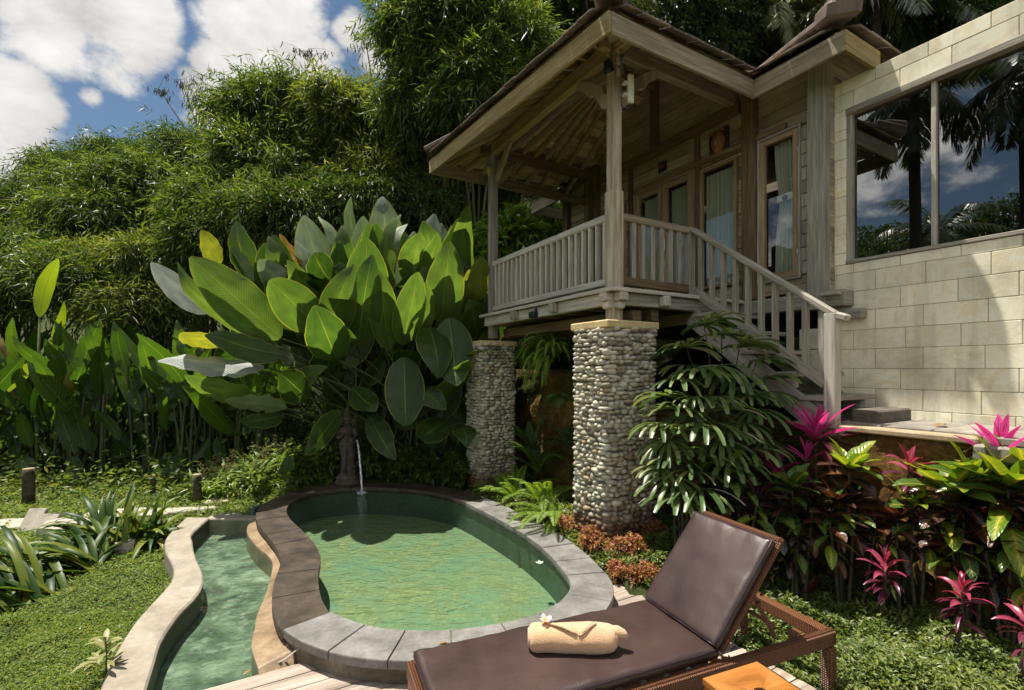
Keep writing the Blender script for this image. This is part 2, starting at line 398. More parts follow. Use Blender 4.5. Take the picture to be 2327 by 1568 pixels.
def make_ground():
    xs=axis(-6,5,.1,600); ys=axis(1.0,9,.1,600); V=[];F=[]
    nx=len(xs)
    for y in ys:
        for x in xs:
            z=zT(x,y)
            if -4<x<1.5 and 1<y<7:
                if inpoly(x,y,PHOLE): z=-1.2
                elif inpoly(x,y,CHOLE): z=-.9
            if deckin(x,y,.12): z=min(z,-.35)
            if deckin(x,y,.12) and inpoly(x,y,CHOLE): z=-.9
            V.append((x,y,z))
    for j in range(len(ys)-1):
        for i in range(nx-1): F.append((j*nx+i,j*nx+i+1,(j+1)*nx+i+1,(j+1)*nx+i))
    t=NT('soil_turf'); v=t.coord('Object'); a=t.noise(v,3,8,.65); b=t.noise(v,30,5,.6)
    col=t.ramp(a,[(.3,(.022,.02,.01)),(.5,(.04,.05,.015)),(.68,(.06,.085,.02))])
    col=t.mix(.5,col,t.ramp(b,[(.3,(.4,.4,.4)),(.7,(1.4,1.4,1.3))]),'MULTIPLY')
    m=t.done(t.bsdf(col,.95,.1,t.bump(b,.8,.03)))
    o=link('ground',quads_mesh('ground',np.array(V),np.array(F),smooth=True),m); tag(o,'dark soil and turf ground under the garden','ground',kind='structure')
make_ground()
# ================================================================== pool
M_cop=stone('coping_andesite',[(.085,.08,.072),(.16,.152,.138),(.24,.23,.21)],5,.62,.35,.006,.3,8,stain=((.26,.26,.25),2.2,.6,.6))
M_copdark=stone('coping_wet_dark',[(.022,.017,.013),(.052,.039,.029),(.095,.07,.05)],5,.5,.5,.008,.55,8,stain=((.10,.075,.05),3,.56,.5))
M_poolwall=stone('pool_render',[(.05,.042,.03),(.12,.105,.075),(.20,.18,.13)],4,.85,.5,.01,0,9,stain=((.03,.03,.02),3,.55,.8))
M_lip=stone('lip_render',[(.13,.085,.05),(.25,.17,.10),(.33,.25,.16)],5,.35,.35,.006,0,9,stain=((.09,.06,.035),4,.55,.7),spec=.5)
M_conc=stone('smooth_concrete',[(.20,.17,.13),(.29,.25,.19),(.36,.32,.255)],2.6,.8,.2,.004,0,12,stain=((.15,.135,.11),3.1,.52,.55))
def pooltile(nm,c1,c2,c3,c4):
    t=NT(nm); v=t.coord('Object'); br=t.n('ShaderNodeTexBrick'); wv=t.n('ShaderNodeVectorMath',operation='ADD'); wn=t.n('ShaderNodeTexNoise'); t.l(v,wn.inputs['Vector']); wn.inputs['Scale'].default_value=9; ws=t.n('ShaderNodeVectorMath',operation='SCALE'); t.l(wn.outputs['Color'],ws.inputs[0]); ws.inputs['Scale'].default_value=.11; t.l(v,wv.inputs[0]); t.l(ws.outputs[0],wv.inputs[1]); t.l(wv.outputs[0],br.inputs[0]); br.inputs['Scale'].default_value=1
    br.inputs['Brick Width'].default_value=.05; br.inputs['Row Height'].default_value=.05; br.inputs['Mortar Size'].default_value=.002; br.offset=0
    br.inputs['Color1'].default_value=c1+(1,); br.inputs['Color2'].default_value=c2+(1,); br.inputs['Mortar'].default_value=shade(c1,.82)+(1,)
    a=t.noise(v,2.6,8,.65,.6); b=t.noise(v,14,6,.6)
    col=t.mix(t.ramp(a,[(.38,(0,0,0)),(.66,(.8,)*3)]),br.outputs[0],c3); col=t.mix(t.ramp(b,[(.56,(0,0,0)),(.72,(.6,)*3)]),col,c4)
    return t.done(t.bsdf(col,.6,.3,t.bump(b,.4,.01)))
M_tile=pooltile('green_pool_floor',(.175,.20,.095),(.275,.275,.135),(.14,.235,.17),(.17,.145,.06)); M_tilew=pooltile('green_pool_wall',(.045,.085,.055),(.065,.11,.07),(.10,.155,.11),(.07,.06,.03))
def watermat(name, tint, ws, bs, scl=1.0):
    t=NT(name); v=t.coord('Object',(1,1.6,1),(0,0,.5)); a=t.noise(v,7*scl,4,.6,.6); b=t.noise(v,26*scl,3,.5,.3)
    nm=t.bump(t.math('ADD',a,t.math('MULTIPLY',b,.3)),ws,bs)
    g=t.n('ShaderNodeBsdfGlossy'); g.inputs['Roughness'].default_value=.02; t.l(nm,g.inputs['Normal'])
    tr=t.n('ShaderNodeBsdfTransparent'); tr.inputs[0].default_value=tint+(1,)
    fr=t.schlick(.021,nm)
    mx=t.n('ShaderNodeMixShader'); t.l(fr,mx.inputs[0]); t.l(tr.outputs[0],mx.inputs[1]); t.l(g.outputs[0],mx.inputs[2])
    return t.done(mx.outputs[0])
pool=empty('plunge_pool',(-1.2,4.6,0),0,'kidney shaped green plunge pool with dark stone coping below the villa','pool')
off=Vector((1.2,-4.6,0))
def strip(mb, c1, z1, c2, z2, closed=True, mi=0, flip=False, smooth=True):
    n=len(c1); k=n if closed else n-1
    if not callable(z1): zz1=z1; z1=lambda i:zz1
    if not callable(z2): zz2=z2; z2=lambda i:zz2
    V=[Vector((p.x,p.y,z1(i))) for i,p in enumerate(c1)]+[Vector((p.x,p.y,z2(i))) for i,p in enumerate(c2)]
    F=[]
    for i in range(k):
        j=(i+1)%n; f=(i,j,n+j,n+i); F.append(f[::-1] if flip else f)
    mb.add([p+off for p in V],F,None,mi,smooth)
LEFTA=min(range(NP),key=lambda k:(PIN[k]-Vector((-1.16,3.15))).length); LEFTB=min(range(NP),key=lambda k:(PIN[k]-Vector((-2.62,6.05))).length)
def isleft(i):
    i%=NP
    return LEFTA<=i<=LEFTB+ (0 if LEFTB>LEFTA else NP) if LEFTB>LEFTA else (i>=LEFTA or i<=LEFTB)
CT=lambda i: .120 if isleft(i) else .138
mb=MB(); strip(mb,PWIN,.075,PWIN,-.22,flip=SGN<0); mb.build('basin_wall',M_tilew,pool)
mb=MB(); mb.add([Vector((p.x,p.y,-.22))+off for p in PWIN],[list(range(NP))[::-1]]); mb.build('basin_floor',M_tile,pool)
mb=MB(); strip(mb,PWALL,lambda i:CT(i)-.045,PWALL,-.9,flip=SGN>0); mb.build('outer_wall',M_poolwall,pool)
def coping():
    i=LEFTA; k=0
    cuts=[]
    while k<NP:
        cuts.append((i,)); st=random.choice((9,10,11,12,13)) if isleft(i) else random.choice((8,9,10,11,7))
        if isleft(i)!=isleft(i+st):
            while isleft(i)!=isleft(i+st): st-=1
            st+=1
        st=min(st,NP-k); cuts[-1]=(i,i+st); i+=st; k+=st
    for (i0,i1) in cuts:
        lf=isleft(i0) and isleft(i1-1); zt=(.120 if lf else .142)+random.uniform(-.003,.003); th=.05; e=0.0025; bv=.006
        ins=[];outs=[]
        n=i1-i0
        for q in range(n+1):
            f=i0+q; f=f+(.08 if q==0 else 0)-(.08 if q==n else 0); a=int(math.floor(f)); w=f-a
            ins.append(PIN[a%NP].lerp(PIN[(a+1)%NP],w)); outs.append(POUT[a%NP].lerp(POUT[(a+1)%NP],w))
        m=MB(); cen=sum((p for p in ins+outs),Vector((0,0)))/(2*n+2)
        ring=lambda s,z:[Vector((p.x,p.y,z))+off for p in [cen+(p-cen)*s for p in ins+outs[::-1]]]
        N=2*n+2; lv=[ring(1,zt-th),ring(1,zt-bv),ring(.985,zt)]
        V=[p for r in lv for p in r]; F=[]
        for r in range(2):
            for q in range(N):
                j=(q+1)%N; f=(r*N+q,r*N+j,(r+1)*N+j,(r+1)*N+q); F.append(f if SGN<0 else f[::-1])
        for q in range(n):
            f=(2*N+q,2*N+q+1,2*N+N-2-q,2*N+N-1-q); F.append(f if SGN<0 else f[::-1])
            f=(q,q+1,N-2-q,N-1-q); F.append(f[::-1] if SGN<0 else f)
        m.add(V,F)
        far=cen.y>5.75
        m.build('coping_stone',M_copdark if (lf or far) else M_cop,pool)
coping()
mb=MB(); lipin=[POUT[min(range(NP),key=lambda k:(POUT[k]-p).length)].lerp(PWALL[min(range(NP),key=lambda k:(PWALL[k]-p).length)],1.0) for p in LIP]
n=len(LIP)
LZ=lambda i: .022 if BA(*LIP[i])[1]>-.40 else -.06
strip(mb,LIP,LZ,[a.lerp(b,.98) for a,b in zip(LIP,lipin)],lambda i:LZ(i)+.02,False,flip=True); strip(mb,LIP,LZ,LIP,-.9,False)
mb.build('overflow_lip',M_lip,pool)
wm=MB(); wm.add([Vector((p.x,p.y,.110)) for p in offs(PIN,.012*SGN)],[list(range(NP)) if SGN<0 else list(range(NP))[::-1]])
o=wm.build('pool_water',watermat('pool_water',(.75,.86,.77),1.0,.024)); tag(o,'clear green water filling the plunge pool','water',kind='structure')
# overflow channel
ch=empty('channel_wall',(-2.6,4,0),0,'winding pale concrete wall edging the narrow overflow channel','wall'); off=Vector((2.6,-4,0))
mb=MB(); zc=.03; lerp=lambda k:[a.lerp(b,k) for a,b in zip(CO,CI)]
strip(mb,CO,-.6,CO,zc-.012,False,flip=False); strip(mb,CO,zc-.012,lerp(.05),zc,False); strip(mb,lerp(.05),zc,lerp(.95),zc,False); strip(mb,lerp(.95),zc,CI,zc-.012,False); strip(mb,CI,zc-.012,CI,zc-.03,False); strip(mb,CI,zc-.03,CI,-.9,False,mi=1)
p,q=CO[0],CI[0]; mb.add([Vector((a.x,a.y,z))+off for a,z in ((p,-.6),(q,-.9),(q,zc-.012),(q.lerp(p,.05),zc),(p.lerp(q,.05),zc),(p,zc-.012))],[(0,1,2,3,4,5)])
mb.build('curved_coping',[M_conc,stone('wet_shadowed_channel_side',[(.02,.022,.014),(.05,.05,.032),(.09,.085,.055)],5,.5,.4,.008,0)],ch)  # inner face coloured dark for wet stone plus the shadow band along it
mb=MB(); d=(LIP[0]-CI[0]); e=Vector((d.y,-d.x)).normalized()*-.2
A0,B0=CI[0],LIP[0]
mb.beam(Vector((A0.x-.05,A0.y+.06,-.3))+off,Vector((B0.x+.15,B0.y+.06,-.3))+off,.14,.64,bev=.01)
mb.build('end_block',M_conc,ch)
M_chan=stone('channel_floor',[(.02,.03,.02),(.12,.15,.10),(.34,.36,.27)],3.6,.7,.6,.015,0,10,stain=((.36,.38,.29),6,.52,.6))
mb=MB(); off=Vector((0,0,0)); strip(mb,CI,-.16,LIP,-.16,False); o=mb.build('channel_bed',M_chan); tag(o,'grey green bed of the overflow channel','channel bed',kind='structure')
mb=MB(); strip(mb,CI,-.005,LIP,-.005,False); o=mb.build('channel_water',watermat('channel_water',(.74,.85,.79),1.0,.035,.8)); tag(o,'rippled water running through the overflow channel','water',kind='structure')
# ================================================================== timber deck
M_deck=wood('deck_planks',(.20,.15,.115),(.36,.29,.23),(.50,.43,.36),.8,.3,(1.6,30,1),.45,True)
def make_deck():
    mb=MB(); pw=.118; gap=.007; k=0; a=-.39
    while a>-4.7:
        o=(random.random()*40,random.random()*40); b0=-4.4+random.uniform(-.3,0); ns=4; sw=(pw-gap)/ns
        for s in range(ns):
            a1=a-s*sw; a0=a1-sw; am=(a0+a1)/2; N=400; runs=[]; st=None
            for i in range(N+1):
                bb=b0+(-.37-b0)*i/N; w=W(bb,am); ins=inpoly(w.x,w.y,PCUT)
                if not ins and st is None: st=bb
                if (ins or i==N) and st is not None: runs.append((st,bb)); st=None
            for (u,v) in runs:
                jz=[.0,-.001][k%2]
                def zz(aa): return jz-(.004 if abs(aa-(a))<.001 or abs(aa-(a-pw+gap))<.001 else 0)
                V=[W(u,a0,zz(a0)),W(v,a0,zz(a0)),W(v,a1,zz(a1)),W(u,a1,zz(a1)),W(u,a0,-.03),W(v,a0,-.03),W(v,a1,-.03),W(u,a1,-.03)]
                uvt=[(u+o[0],a0-a+o[1]),(v+o[0],a0-a+o[1]),(v+o[0],a1-a+o[1]),(u+o[0],a1-a+o[1])]
                F=[(0,1,2,3),(5,4,7,6)]; U=[uvt,[uvt[1],uvt[0],uvt[3],uvt[2]]]
                if s==ns-1: F.append((4,5,1,0)); U.append([uvt[0],uvt[1],uvt[1],uvt[0]])
                if s==0: F.append((3,2,6,7)); U.append([uvt[3],uvt[2],uvt[2],uvt[3]])
                F+= [(1,5,6,2),(4,0,3,7)]; U+=[[(o[0]+v,o[1])]*4,[(o[0]+u,o[1])]*4]
                mb.add(V,F,U)
        a-=pw; k+=1
    # joists and a dark support below so no ground shows through the gaps
    o=mb.build('deck',M_deck); tag(o,'weathered plank deck around the near end of the pool','deck',kind='structure')
make_deck()
# ================================================================== the timber villa (local axes x=b, y=a)
ORG=(.955,4.55,0)
def villa(name,label,cat): return empty(name,ORG,TH,label,cat)
Wgrey=wood('wood_silvered',(.20,.178,.14),(.385,.352,.285),(.57,.535,.455),.85,.28)
Wpale=wood('wood_bleached',(.31,.28,.22),(.54,.50,.42),(.72,.68,.59),.85,.2,(2,38,1),.35)
Wbrown=wood('wood_weathered_brown',(.21,.16,.10),(.39,.32,.215),(.55,.475,.35),.8,.35)
Wdark=wood('wood_dark',(.10,.066,.034),(.20,.14,.075),(.31,.23,.135),.8,.35)
Wfasc=wood('wood_fascia',(.22,.15,.06),(.38,.285,.13),(.52,.41,.215),.8,.2,(1.6,36,1),.6)
Wdoor=wood('wood_teak_frame',(.22,.145,.075),(.36,.26,.145),(.45,.35,.215),.6,.15)
Wunder=wood('wood_roof_boards',(.25,.18,.09),(.44,.34,.185),(.60,.50,.31),.85,.5,(5,30,1),.4)
M_tileR=stone('roof_shingle',[(.10,.078,.06),(.18,.145,.112),(.26,.215,.17)],6,.85,.5,.01,.4,7)
M_hip=stone('hip_cap_clay',[(.10,.072,.058),(.17,.125,.10),(.25,.20,.165)],4,.75,.3,.01,.15,7)
def glassmat(name, dark, k, tint=(.9,.92,.9)):
    t=NT(name); g=t.n('ShaderNodeBsdfGlossy'); g.inputs['Roughness'].default_value=.004; g.inputs[0].default_value=(1,1,1,1)
    tr=t.n('ShaderNodeBsdfTransparent'); tr.inputs[0].default_value=tint+(1,)
    f=t.math('ADD',t.schlick(.06),k,clamp=True)
    mx=t.n('ShaderNodeMixShader'); t.l(f,mx.inputs[0]); t.l(tr.outputs[0],mx.inputs[1]); t.l(g.outputs[0],mx.inputs[2]); return t.done(mx.outputs[0])
M_glass=glassmat('window_glass',0,.03); M_glassd=glassmat('tinted_glass',0,.13,(.28,.31,.32))
def curtainmat():
    t=NT('curtain_cloth'); uv=t.coord('Object',(60,60,60)); a=t.noise(uv,3,3); col=t.mix(1,(.52,.56,.42),t.ramp(a,[(.3,(.9,)*3),(.7,(1.08,)*3)]),'MULTIPLY')
    p=t.bsdf(col,.9,.1); tr=t.n('ShaderNodeBsdfTranslucent'); t.l(col,tr.inputs[0]); mx=t.n('ShaderNodeMixShader'); mx.inputs[0].default_value=.25
    t.l(p,mx.inputs[1]); t.l(tr.outputs[0],mx.inputs[2]); return t.done(mx.outputs[0])
M_curt=curtainmat(); M_black=plain('black_plastic',(.012,.012,.013),.45); M_white=plain('white_plastic',(.62,.60,.50),.4); M_steel=plain('brushed_steel',(.6,.6,.58),.3,.5,.9)
house=villa('wooden_house','weathered timber villa on posts with hipped roof, open veranda and stairs','house')
SL=.582
ver_lim=lambda a: 4.665+SL*min(a+.45,2.95-a) if -.45<a<2.95 else 4.905
OPEN=[(-.68,-.25,2.67,4.18),(.02,.52,2.69,4.14),(.62,1.62,2.50,4.19),(1.84,2.36,2.69,4.14)]
BW=1.87
def boards(mb, a0, a1, z0, z1, b=BW, lim=None, rh=.132, axis='a', th=.03):
    z=z0
    while z<z1-.01:
        zt=min(z+rh,z1); lo,hi=a0,a1
        if lim:
            N=300; ok=[a0+(a1-a0)*i/N for i in range(N+1) if lim(a0+(a1-a0)*i/N)>z]
            if not ok: break
            lo,hi=min(ok),max(ok)
        segs=[(lo,hi)]
        if axis=='a':
            for (p,q,u,v) in OPEN:
                if zt>u+.001 and z<v-.001:
                    n=[]
                    for (x,y) in segs:
                        if q<=x or p>=y: n.append((x,y)); continue
                        if x<p: n.append((x,p))
                        if q<y: n.append((q,y))
                    segs=n
        for (x,y) in segs:
            cuts=[x]
            while y-cuts[-1]>2.2: cuts.append(cuts[-1]+random.uniform(1.0,1.7))
            cuts.append(y)
            for u,v in zip(cuts,cuts[1:]):
                jit=random.uniform(-.003,.003)
                if axis=='a': mb.box((b+th/2+jit,(u+v)/2,(z+zt)/2),(th,v-u-.002,zt-z-.006),bev=.004)
                else: mb.box(((u+v)/2,b+th/2+jit,(z+zt)/2),(v-u-.002,th,zt-z-.006),bev=.004)
        z=zt
mb=MB()
# facade: bands between the opening heads and sills
for (z0,z1) in ((2.48,2.50),(2.50,2.67),(2.67,2.69),(2.69,4.14),(4.14,4.18),(4.18,4.19)):
    if z1-z0>.03: boards(mb,-.96,3.29,z0,z1,rh=(z1-z0)/max(1,round((z1-z0)/.132)))
boards(mb,-.96,3.29,4.19,5.9,lim=lambda a: ver_lim(a))
boards(mb,1.87,5.0,2.3,4.90,b=-.96,axis='b'); boards(mb,1.87,5.0,2.3,4.90,b=3.27,axis='b')
mb.box((5.0,1.17,3.6),(.04,4.3,2.7)); mb.box((3.4,1.17,2.45),(3.1,4.25,.05)); mb.box((3.45,1.17,4.95),(3.0,4.2,.03))
mb.build('wall',Wbrown,house)
def part(name, m, fn, parent=house):
    q=MB(); fn(q); return q.build(name,m,parent)
# wall posts
for (a,w,z0,z1,b0) in ((-.875,.165,2.30,4.95,1.77),(-.155,.15,2.48,5.0,1.775),(.57,.075,2.48,4.72,1.84),(1.725,.085,2.48,4.72,1.84),(2.46,.12,2.48,4.9,1.79),(3.23,.14,2.30,4.95,1.78)):
    part('wall_post',Wdark if a>-.5 else Wgrey,lambda q:q.box((b0+w/2,a,(z0+z1)/2),(w,w,z1-z0),bev=.006))
part('wall_plate',Wdark,lambda q:(q.box((1.835,1.25,4.66),(.06,2.55,.12),bev=.006),q.box((1.845,.55,4.235),(.04,2.2,.07),bev=.005)))
part('gable_post',Wdark,lambda q:q.box((1.835,1.25,5.2),(.06,.12,1.0),bev=.006))
part('plank_panel',Wgrey,lambda q:[q.box((1.855,a,z),(.02,.085 if a<-.5 else .055,.128),bev=.004) for a in (-.735,) for z in [2.74+.134*k for k in range(11)]])
# sill and floor beams under the house
part('sill_beam',Wgrey,lambda q:q.box((1.87,1.05,2.39),(.16,4.35,.15),bev=.008))
part('beam_end',Wgrey,lambda q:(q.box((1.90,-1.10,2.235),(.10,.28,.095),bev=.012),q.box((1.82,-1.02,2.43),(.2,.16,.03),bev=.004)))
part('foundation_pier',stone('pier_sandstone',[(.42,.38,.28),(.56,.52,.40),(.64,.60,.48)],4,.85,.3,.006,.1),lambda q:[q.box((1.93,-.86+random.uniform(-.004,.004),1.30+.205*k+.1),(.26,.32,.2),bev=.006) for k in range(4)])
# ---------------------------------------------------------------- veranda floor
def vfloor(q):
    x=-.08; 
    while x<1.76:
        q.box((x+.068,1.28,2.465),(.132,2.72,.03),bev=.004); x+=.136
part('veranda_floor',Wgrey,vfloor)
part('floor_edge_board',Wpale,lambda q:(q.box((-.095,1.28,2.462),(.028,2.76,.036),bev=.004),q.box((.86,-.095,2.462),(1.88,.028,.036),bev=.004)))
part('floor_beam',Wpale,lambda q:q.box((-.02,1.3,2.385),(.075,2.6,.12),bev=.006))
part('floor_beam',Wgrey,lambda q:q.box((.92,-.02,2.385),(1.68,.075,.12),bev=.006))
part('floor_beam',Wgrey,lambda q:q.box((.9,2.56,2.385),(1.8,.09,.12),bev=.006))
for k,a in enumerate((.45,.87,1.3,1.72,2.15)):
    part('floor_joist',Wdark,lambda q:q.box((.95,a,2.375),(1.8,.07,.1)))
for bb in (.55,1.15): part('floor_girder',Wdark,lambda q:q.box((bb,1.28,2.26),(.1,2.55,.12),bev=.006))
part('floor_girder',Wdark,lambda q:q.box((.30,1.30,2.235),(.12,2.6,.12),bev=.006))
for a in (.855,1.70): part('joist_end',Wgrey,lambda q:(q.box((-.10,a,2.385),(.085,.085,.105),bev=.012)))
part('joist_end',Wpale,lambda q:q.box((.575,-.10,2.385),(.09,.085,.105),bev=.012))
def carved_end(q):
    for (bx,ax_) in ((-.055,.045),(.045,-.055)):
        q.box((bx,ax_,2.405),(.10,.10,.085),bev=.01); q.box((bx+(.02 if bx<0 else 0),ax_+(.02 if ax_<0 else 0),2.325),(.085,.085,.07),bev=.02)
part('carved_beam_end',Wpale,carved_end)
def hpost(q,a):
    q.box((.055,a+.055,3.56),(.106,.106,2.82),bev=.006)
def nearpost(q):
    q.box((.055,.055,4.15),(.104,.104,1.66),bev=.005); q.box((.055,.055,2.95),(.128,.128,.93),bev=.004); q.box((.055,.055,2.33),(.118,.118,.34),bev=.006)
    for k in range(3): q.box((.05,-.012,4.62+.11*k-.1),(.05,.03,.07),bev=.01)
part('corner_post',wood('wood_post_weathered',(.24,.165,.085),(.48,.40,.29),(.74,.69,.60),.85,.05,(.9,13,1),.8),nearpost)
part('far_post',wood('wood_post_silver',(.16,.14,.115),(.30,.27,.235),(.48,.45,.41),.85,.05,(1.2,18,1),.8),lambda q:hpost(q,2.5))
part('back_post',Wdark,lambda q:q.box((1.75,2.555,3.6),(.1,.1,2.3),bev=.006))
# ---------------------------------------------------------------- railings
def railing(kind):
    r=MB(); 
    if kind=='side':
        r.box((.045,1.29,3.185),(.062,2.42,.07),bev=.008); rl=r.build('top_rail',Wpale,house)
        part('bottom_rail',Wpale,lambda q:q.box((.045,1.29,2.565),(.055,2.42,.065),bev=.006))
        n=21
        for k in range(n):
            a=.17+(2.43-.17)*k/(n-1)
            part('baluster',Wpale,lambda q:q.box((.047,a,2.875),(.048,.034,.555),bev=.003))
    else:
        r.box((.60,.05,3.185),(.98,.062,.07),bev=.008); rl=r.build('top_rail',Wbrown,house)
        part('bottom_rail',Wdark,lambda q:q.box((.60,.05,2.57),(.96,.055,.085),bev=.006))
        for k in range(7):
            b=.165+.128*k
            part('baluster',Wgrey if k else Wdark,lambda q:q.box((b,.05,2.88),(.055,.036,.555),bev=.003))
railing('side'); railing('front')
# ---------------------------------------------------------------- stairs
part('newel_post',Wgrey,lambda q:q.box((1.10,.05,2.86),(.085,.085,.72),bev=.005))
part('newel_post',Wpale,lambda q:q.box((1.09,-1.37,1.71),(.09,.09,.92),bev=.005))
sl=lambda a,z0,s:z0+s*a
part('stair_handrail',Wgrey,lambda q:(q.beam((1.09,.0,3.19),(1.09,-1.40,2.155),.085,.05,bev=.008),q.beam((1.09,-1.40,2.155),(1.09,-1.49,2.12),.08,.055,bev=.012)))
part('stair_bottom_rail',Wgrey,lambda q:q.beam((1.09,.0,2.555),(1.09,-1.33,1.60),.06,.085,bev=.006))
for k in range(10):
    a=-.105-.132*k; zt=3.16+.7393*a; zb=2.55+.718*a
    part('baluster',Wgrey,lambda q:q.box((1.09,a,(zt+zb)/2),(.05,.042,zt-zb),bev=.003))
part('stair_stringer',Wgrey,lambda q:q.beam((1.10,.02,2.28),(1.10,-1.42,1.16),.05,.19,bev=.006))
part('stair_stringer',Wgrey,lambda q:q.beam((1.77,.02,2.28),(1.77,-1.50,1.10),.05,.19,bev=.006))
for k in range(5):
    z=2.28-.2*k; a=-.16-.27*k
    part('stair_tread',Wgrey,lambda q:(q.box((1.45,a,z),(.80,.25,.04),bev=.006),q.box((1.16,a,z-.075),(.07,.16,.1),bev=.01),q.box((1.70,a,z-.075),(.07,.16,.1),bev=.01)))
part('bottom_step',stone('step_stone',[(.06,.05,.04),(.12,.10,.08),(.18,.155,.125)],9,.9,.5,.01,0),lambda q:q.box((1.55,-1.52,1.34),(.56,.2,.11),bev=.012))
# ---------------------------------------------------------------- roof frame
part('roof_beam',Wfasc,lambda q:q.box((.055,1.22,4.79),(.09,2.95,.16),bev=.006))
part('roof_beam',Wbrown,lambda q:q.box((1.0,.055,4.79),(1.72,.09,.16),bev=.006))
part('roof_beam',Wdark,lambda q:q.box((.87,2.555,4.79),(2.0,.09,.16),bev=.006))
part('roof_beam',Wdark,lambda q:q.box((1.0,2.555,4.35),(1.5,.06,.1),bev=.006))
part('eave_fascia',Wfasc,lambda q:q.beam((-.45,-.468,4.54),(-.72,2.968,4.54),.032,.18,bev=.004))
part('eave_fascia',Wbrown,lambda q:q.box((.515,-.45,4.54),(1.89,.032,.18),bev=.004))
part('eave_fascia',Wbrown,lambda q:q.box((.37,2.95,4.54),(2.14,.032,.18),bev=.004))
part('eave_fascia',Wbrown,lambda q:q.box((1.45,-.875,4.54),(.032,.82,.18),bev=.004))
part('eave_fascia',Wfasc,lambda q:q.box((1.735,-1.29,4.54),(.60,.032,.18),bev=.004))
part('eave_fascia',Wbrown,lambda q:q.box((1.45,3.35,4.54),(.032,.8,.18),bev=.004))
part('eave_fascia',Wbrown,lambda q:q.box((3.5,3.75,4.54),(4.1,.032,.18),bev=.004))
APX=(1.25,1.25,4.665+SL*1.7)
for (bb,aa,e) in ((-.45,-.45,APX),(-.72,2.95,APX),(1.45,-1.27,(3.72,1.0,5.985)),(1.45,3.75,(3.72,1.48,5.985))):
    part('hip_rafter',Wbrown,lambda q:q.beam((bb+.04,aa+(.04 if aa<1 else -.04),4.60),(e[0],e[1],e[2]-.07),.08,.11))
part('ridge_beam',Wdark,lambda q:q.box((2.2,1.25,APX[2]-.08),(1.9,.08,.12)))
def rafter_fan(b0,a0,b1,a1,n,apex,ridge=None):
    for k in range(1,n):
        f=k/n; p=(b0+(b1-b0)*f,a0+(a1-a0)*f,4.60)
        e=apex if ridge is None else ridge(p)
        part('rafter',Wfasc if k%3 else Wbrown,lambda q:q.beam(p,(e[0],e[1],e[2]-.065),.042,.055))
rafter_fan(-.43,-.43,-.69,2.93,13,(1.2,1.25,APX[2]))
rafter_fan(-.43,-.43,1.85,-.43,9,None,lambda p:(max(p[0],.2+p[0]*.9) if p[0]>1.2 else 1.25-(1.25-p[0])*.12,1.2,APX[2]))
rafter_fan(-.69,2.93,1.85,2.93,10,None,lambda p:(p[0] if p[0]>1.2 else 1.25-(1.25-p[0])*.12,1.3,APX[2]))
rafter_fan(1.47,-1.25,1.47,-.5,4,None,lambda p:(1.86,p[1],4.665+SL*.41))
rafter_fan(1.47,3.0,1.47,3.7,4,None,lambda p:(1.86,p[1],4.665+SL*.41))
# slopes: boards underneath, shingles on top.  frame: origin at eave corner, u along eave, d horizontal up-slope distance
def slope(kind, o, u, d, width, inner, dmax, lo, hi, top=True, under=True):
    """lo(d),hi(d): extent along the eave at up-slope distance d"""
    o=Vector(o); u=Vector(u).normalized(); d=Vector(d); up=Vector((0,0,1)); sv=(d+up*SL).normalized(); nv=u.cross(sv); nv=nv if nv.z>0 else -nv
    at=lambda x,y,h=0: o+u*x+d*y+up*(SL*y)+nv*h
    if under:
        q=MB(); y=0; rw=.105
        while y<dmax-.02:
            y1=min(y+rw,dmax); x=lo(y); X=hi(y); xo=x
            while xo<X-.01:
                x1=min(xo+random.uniform(.22,.42),X); k=random.uniform(-.004,.004)
                V=[at(xo,y,k),at(x1-.004,y,k),at(min(x1-.004,max(hi(y1),xo)),y1-.006,k+.006),at(max(xo,lo(y1)) if xo==x else xo,y1-.006,k+.006)]
                r=random.random()*30; uv=[(xo+r,y+r),(x1+r,y+r),(x1+r,y1+r),(xo+r,y1+r)]
                q.add(V,[(0,1,2,3)] if (V[1]-V[0]).cross(V[2]-V[0]).z<0 else [(3,2,1,0)],[uv] if (V[1]-V[0]).cross(V[2]-V[0]).z<0 else [uv[::-1]]); xo=x1
            y=y1
        # dark felt above the boards closes the gaps
        n=24; V=[]; F=[]
        for i in range(n+1):
            y=dmax*i/n; V+= [at(lo(y),y,.014),at(hi(y),y,.014)]
        for i in range(n): F.append((2*i,2*i+1,2*i+3,2*i+2))
        q.add(V,F,None,1); q.build('roof_lining',[Wunder,Wdark],house)
    if top:
        q=MB(); y=-.045; rw=.17; Mx=Matrix((u,sv,nv)).transposed()
        while y<dmax:
            yy=max(y,0); x=lo(yy+.12)-.01; X=hi(yy); x+=random.uniform(-.02,.02)
            while x<X:
                w=random.uniform(.15,.21)
                if x+w<X+.06:
                    c=at(x+w/2,y+.1,.042+random.uniform(-.004,.006)); tilt=Matrix.Rotation(R(-4+random.uniform(-1.0,1.0)),3,'X')
                    q.box(c,(w-.006,.26,.018),Mx@tilt,bev=.003)
                x+=w
            y+=rw
        q.build('roof_shingles',M_tileR,house)
X3=Vector((1,0,0)); Y3=Vector((0,1,0))
slope('left',(-.45,-.45,4.665),Vector((-.27/3.4,1,0)),X3*1.075,3.4,0,1.7,lambda d:d,lambda d:3.4-d)
slope('front',(-.45,-.45,4.665),X3,Y3,1.9,0,1.7,lambda d:d,lambda d:1.9+d)
slope('back',(-.72,2.95,4.665),X3,-Y3,2.17,0,1.7,lambda d:d*1.16,lambda d:2.17+d)
slope('mainA',(1.45,-1.27,4.665),Y3,X3,.82,0,2.27,lambda d:d,lambda d:min(.82+d,2.27+.3) if d<1.7 else 2.5,under=True)
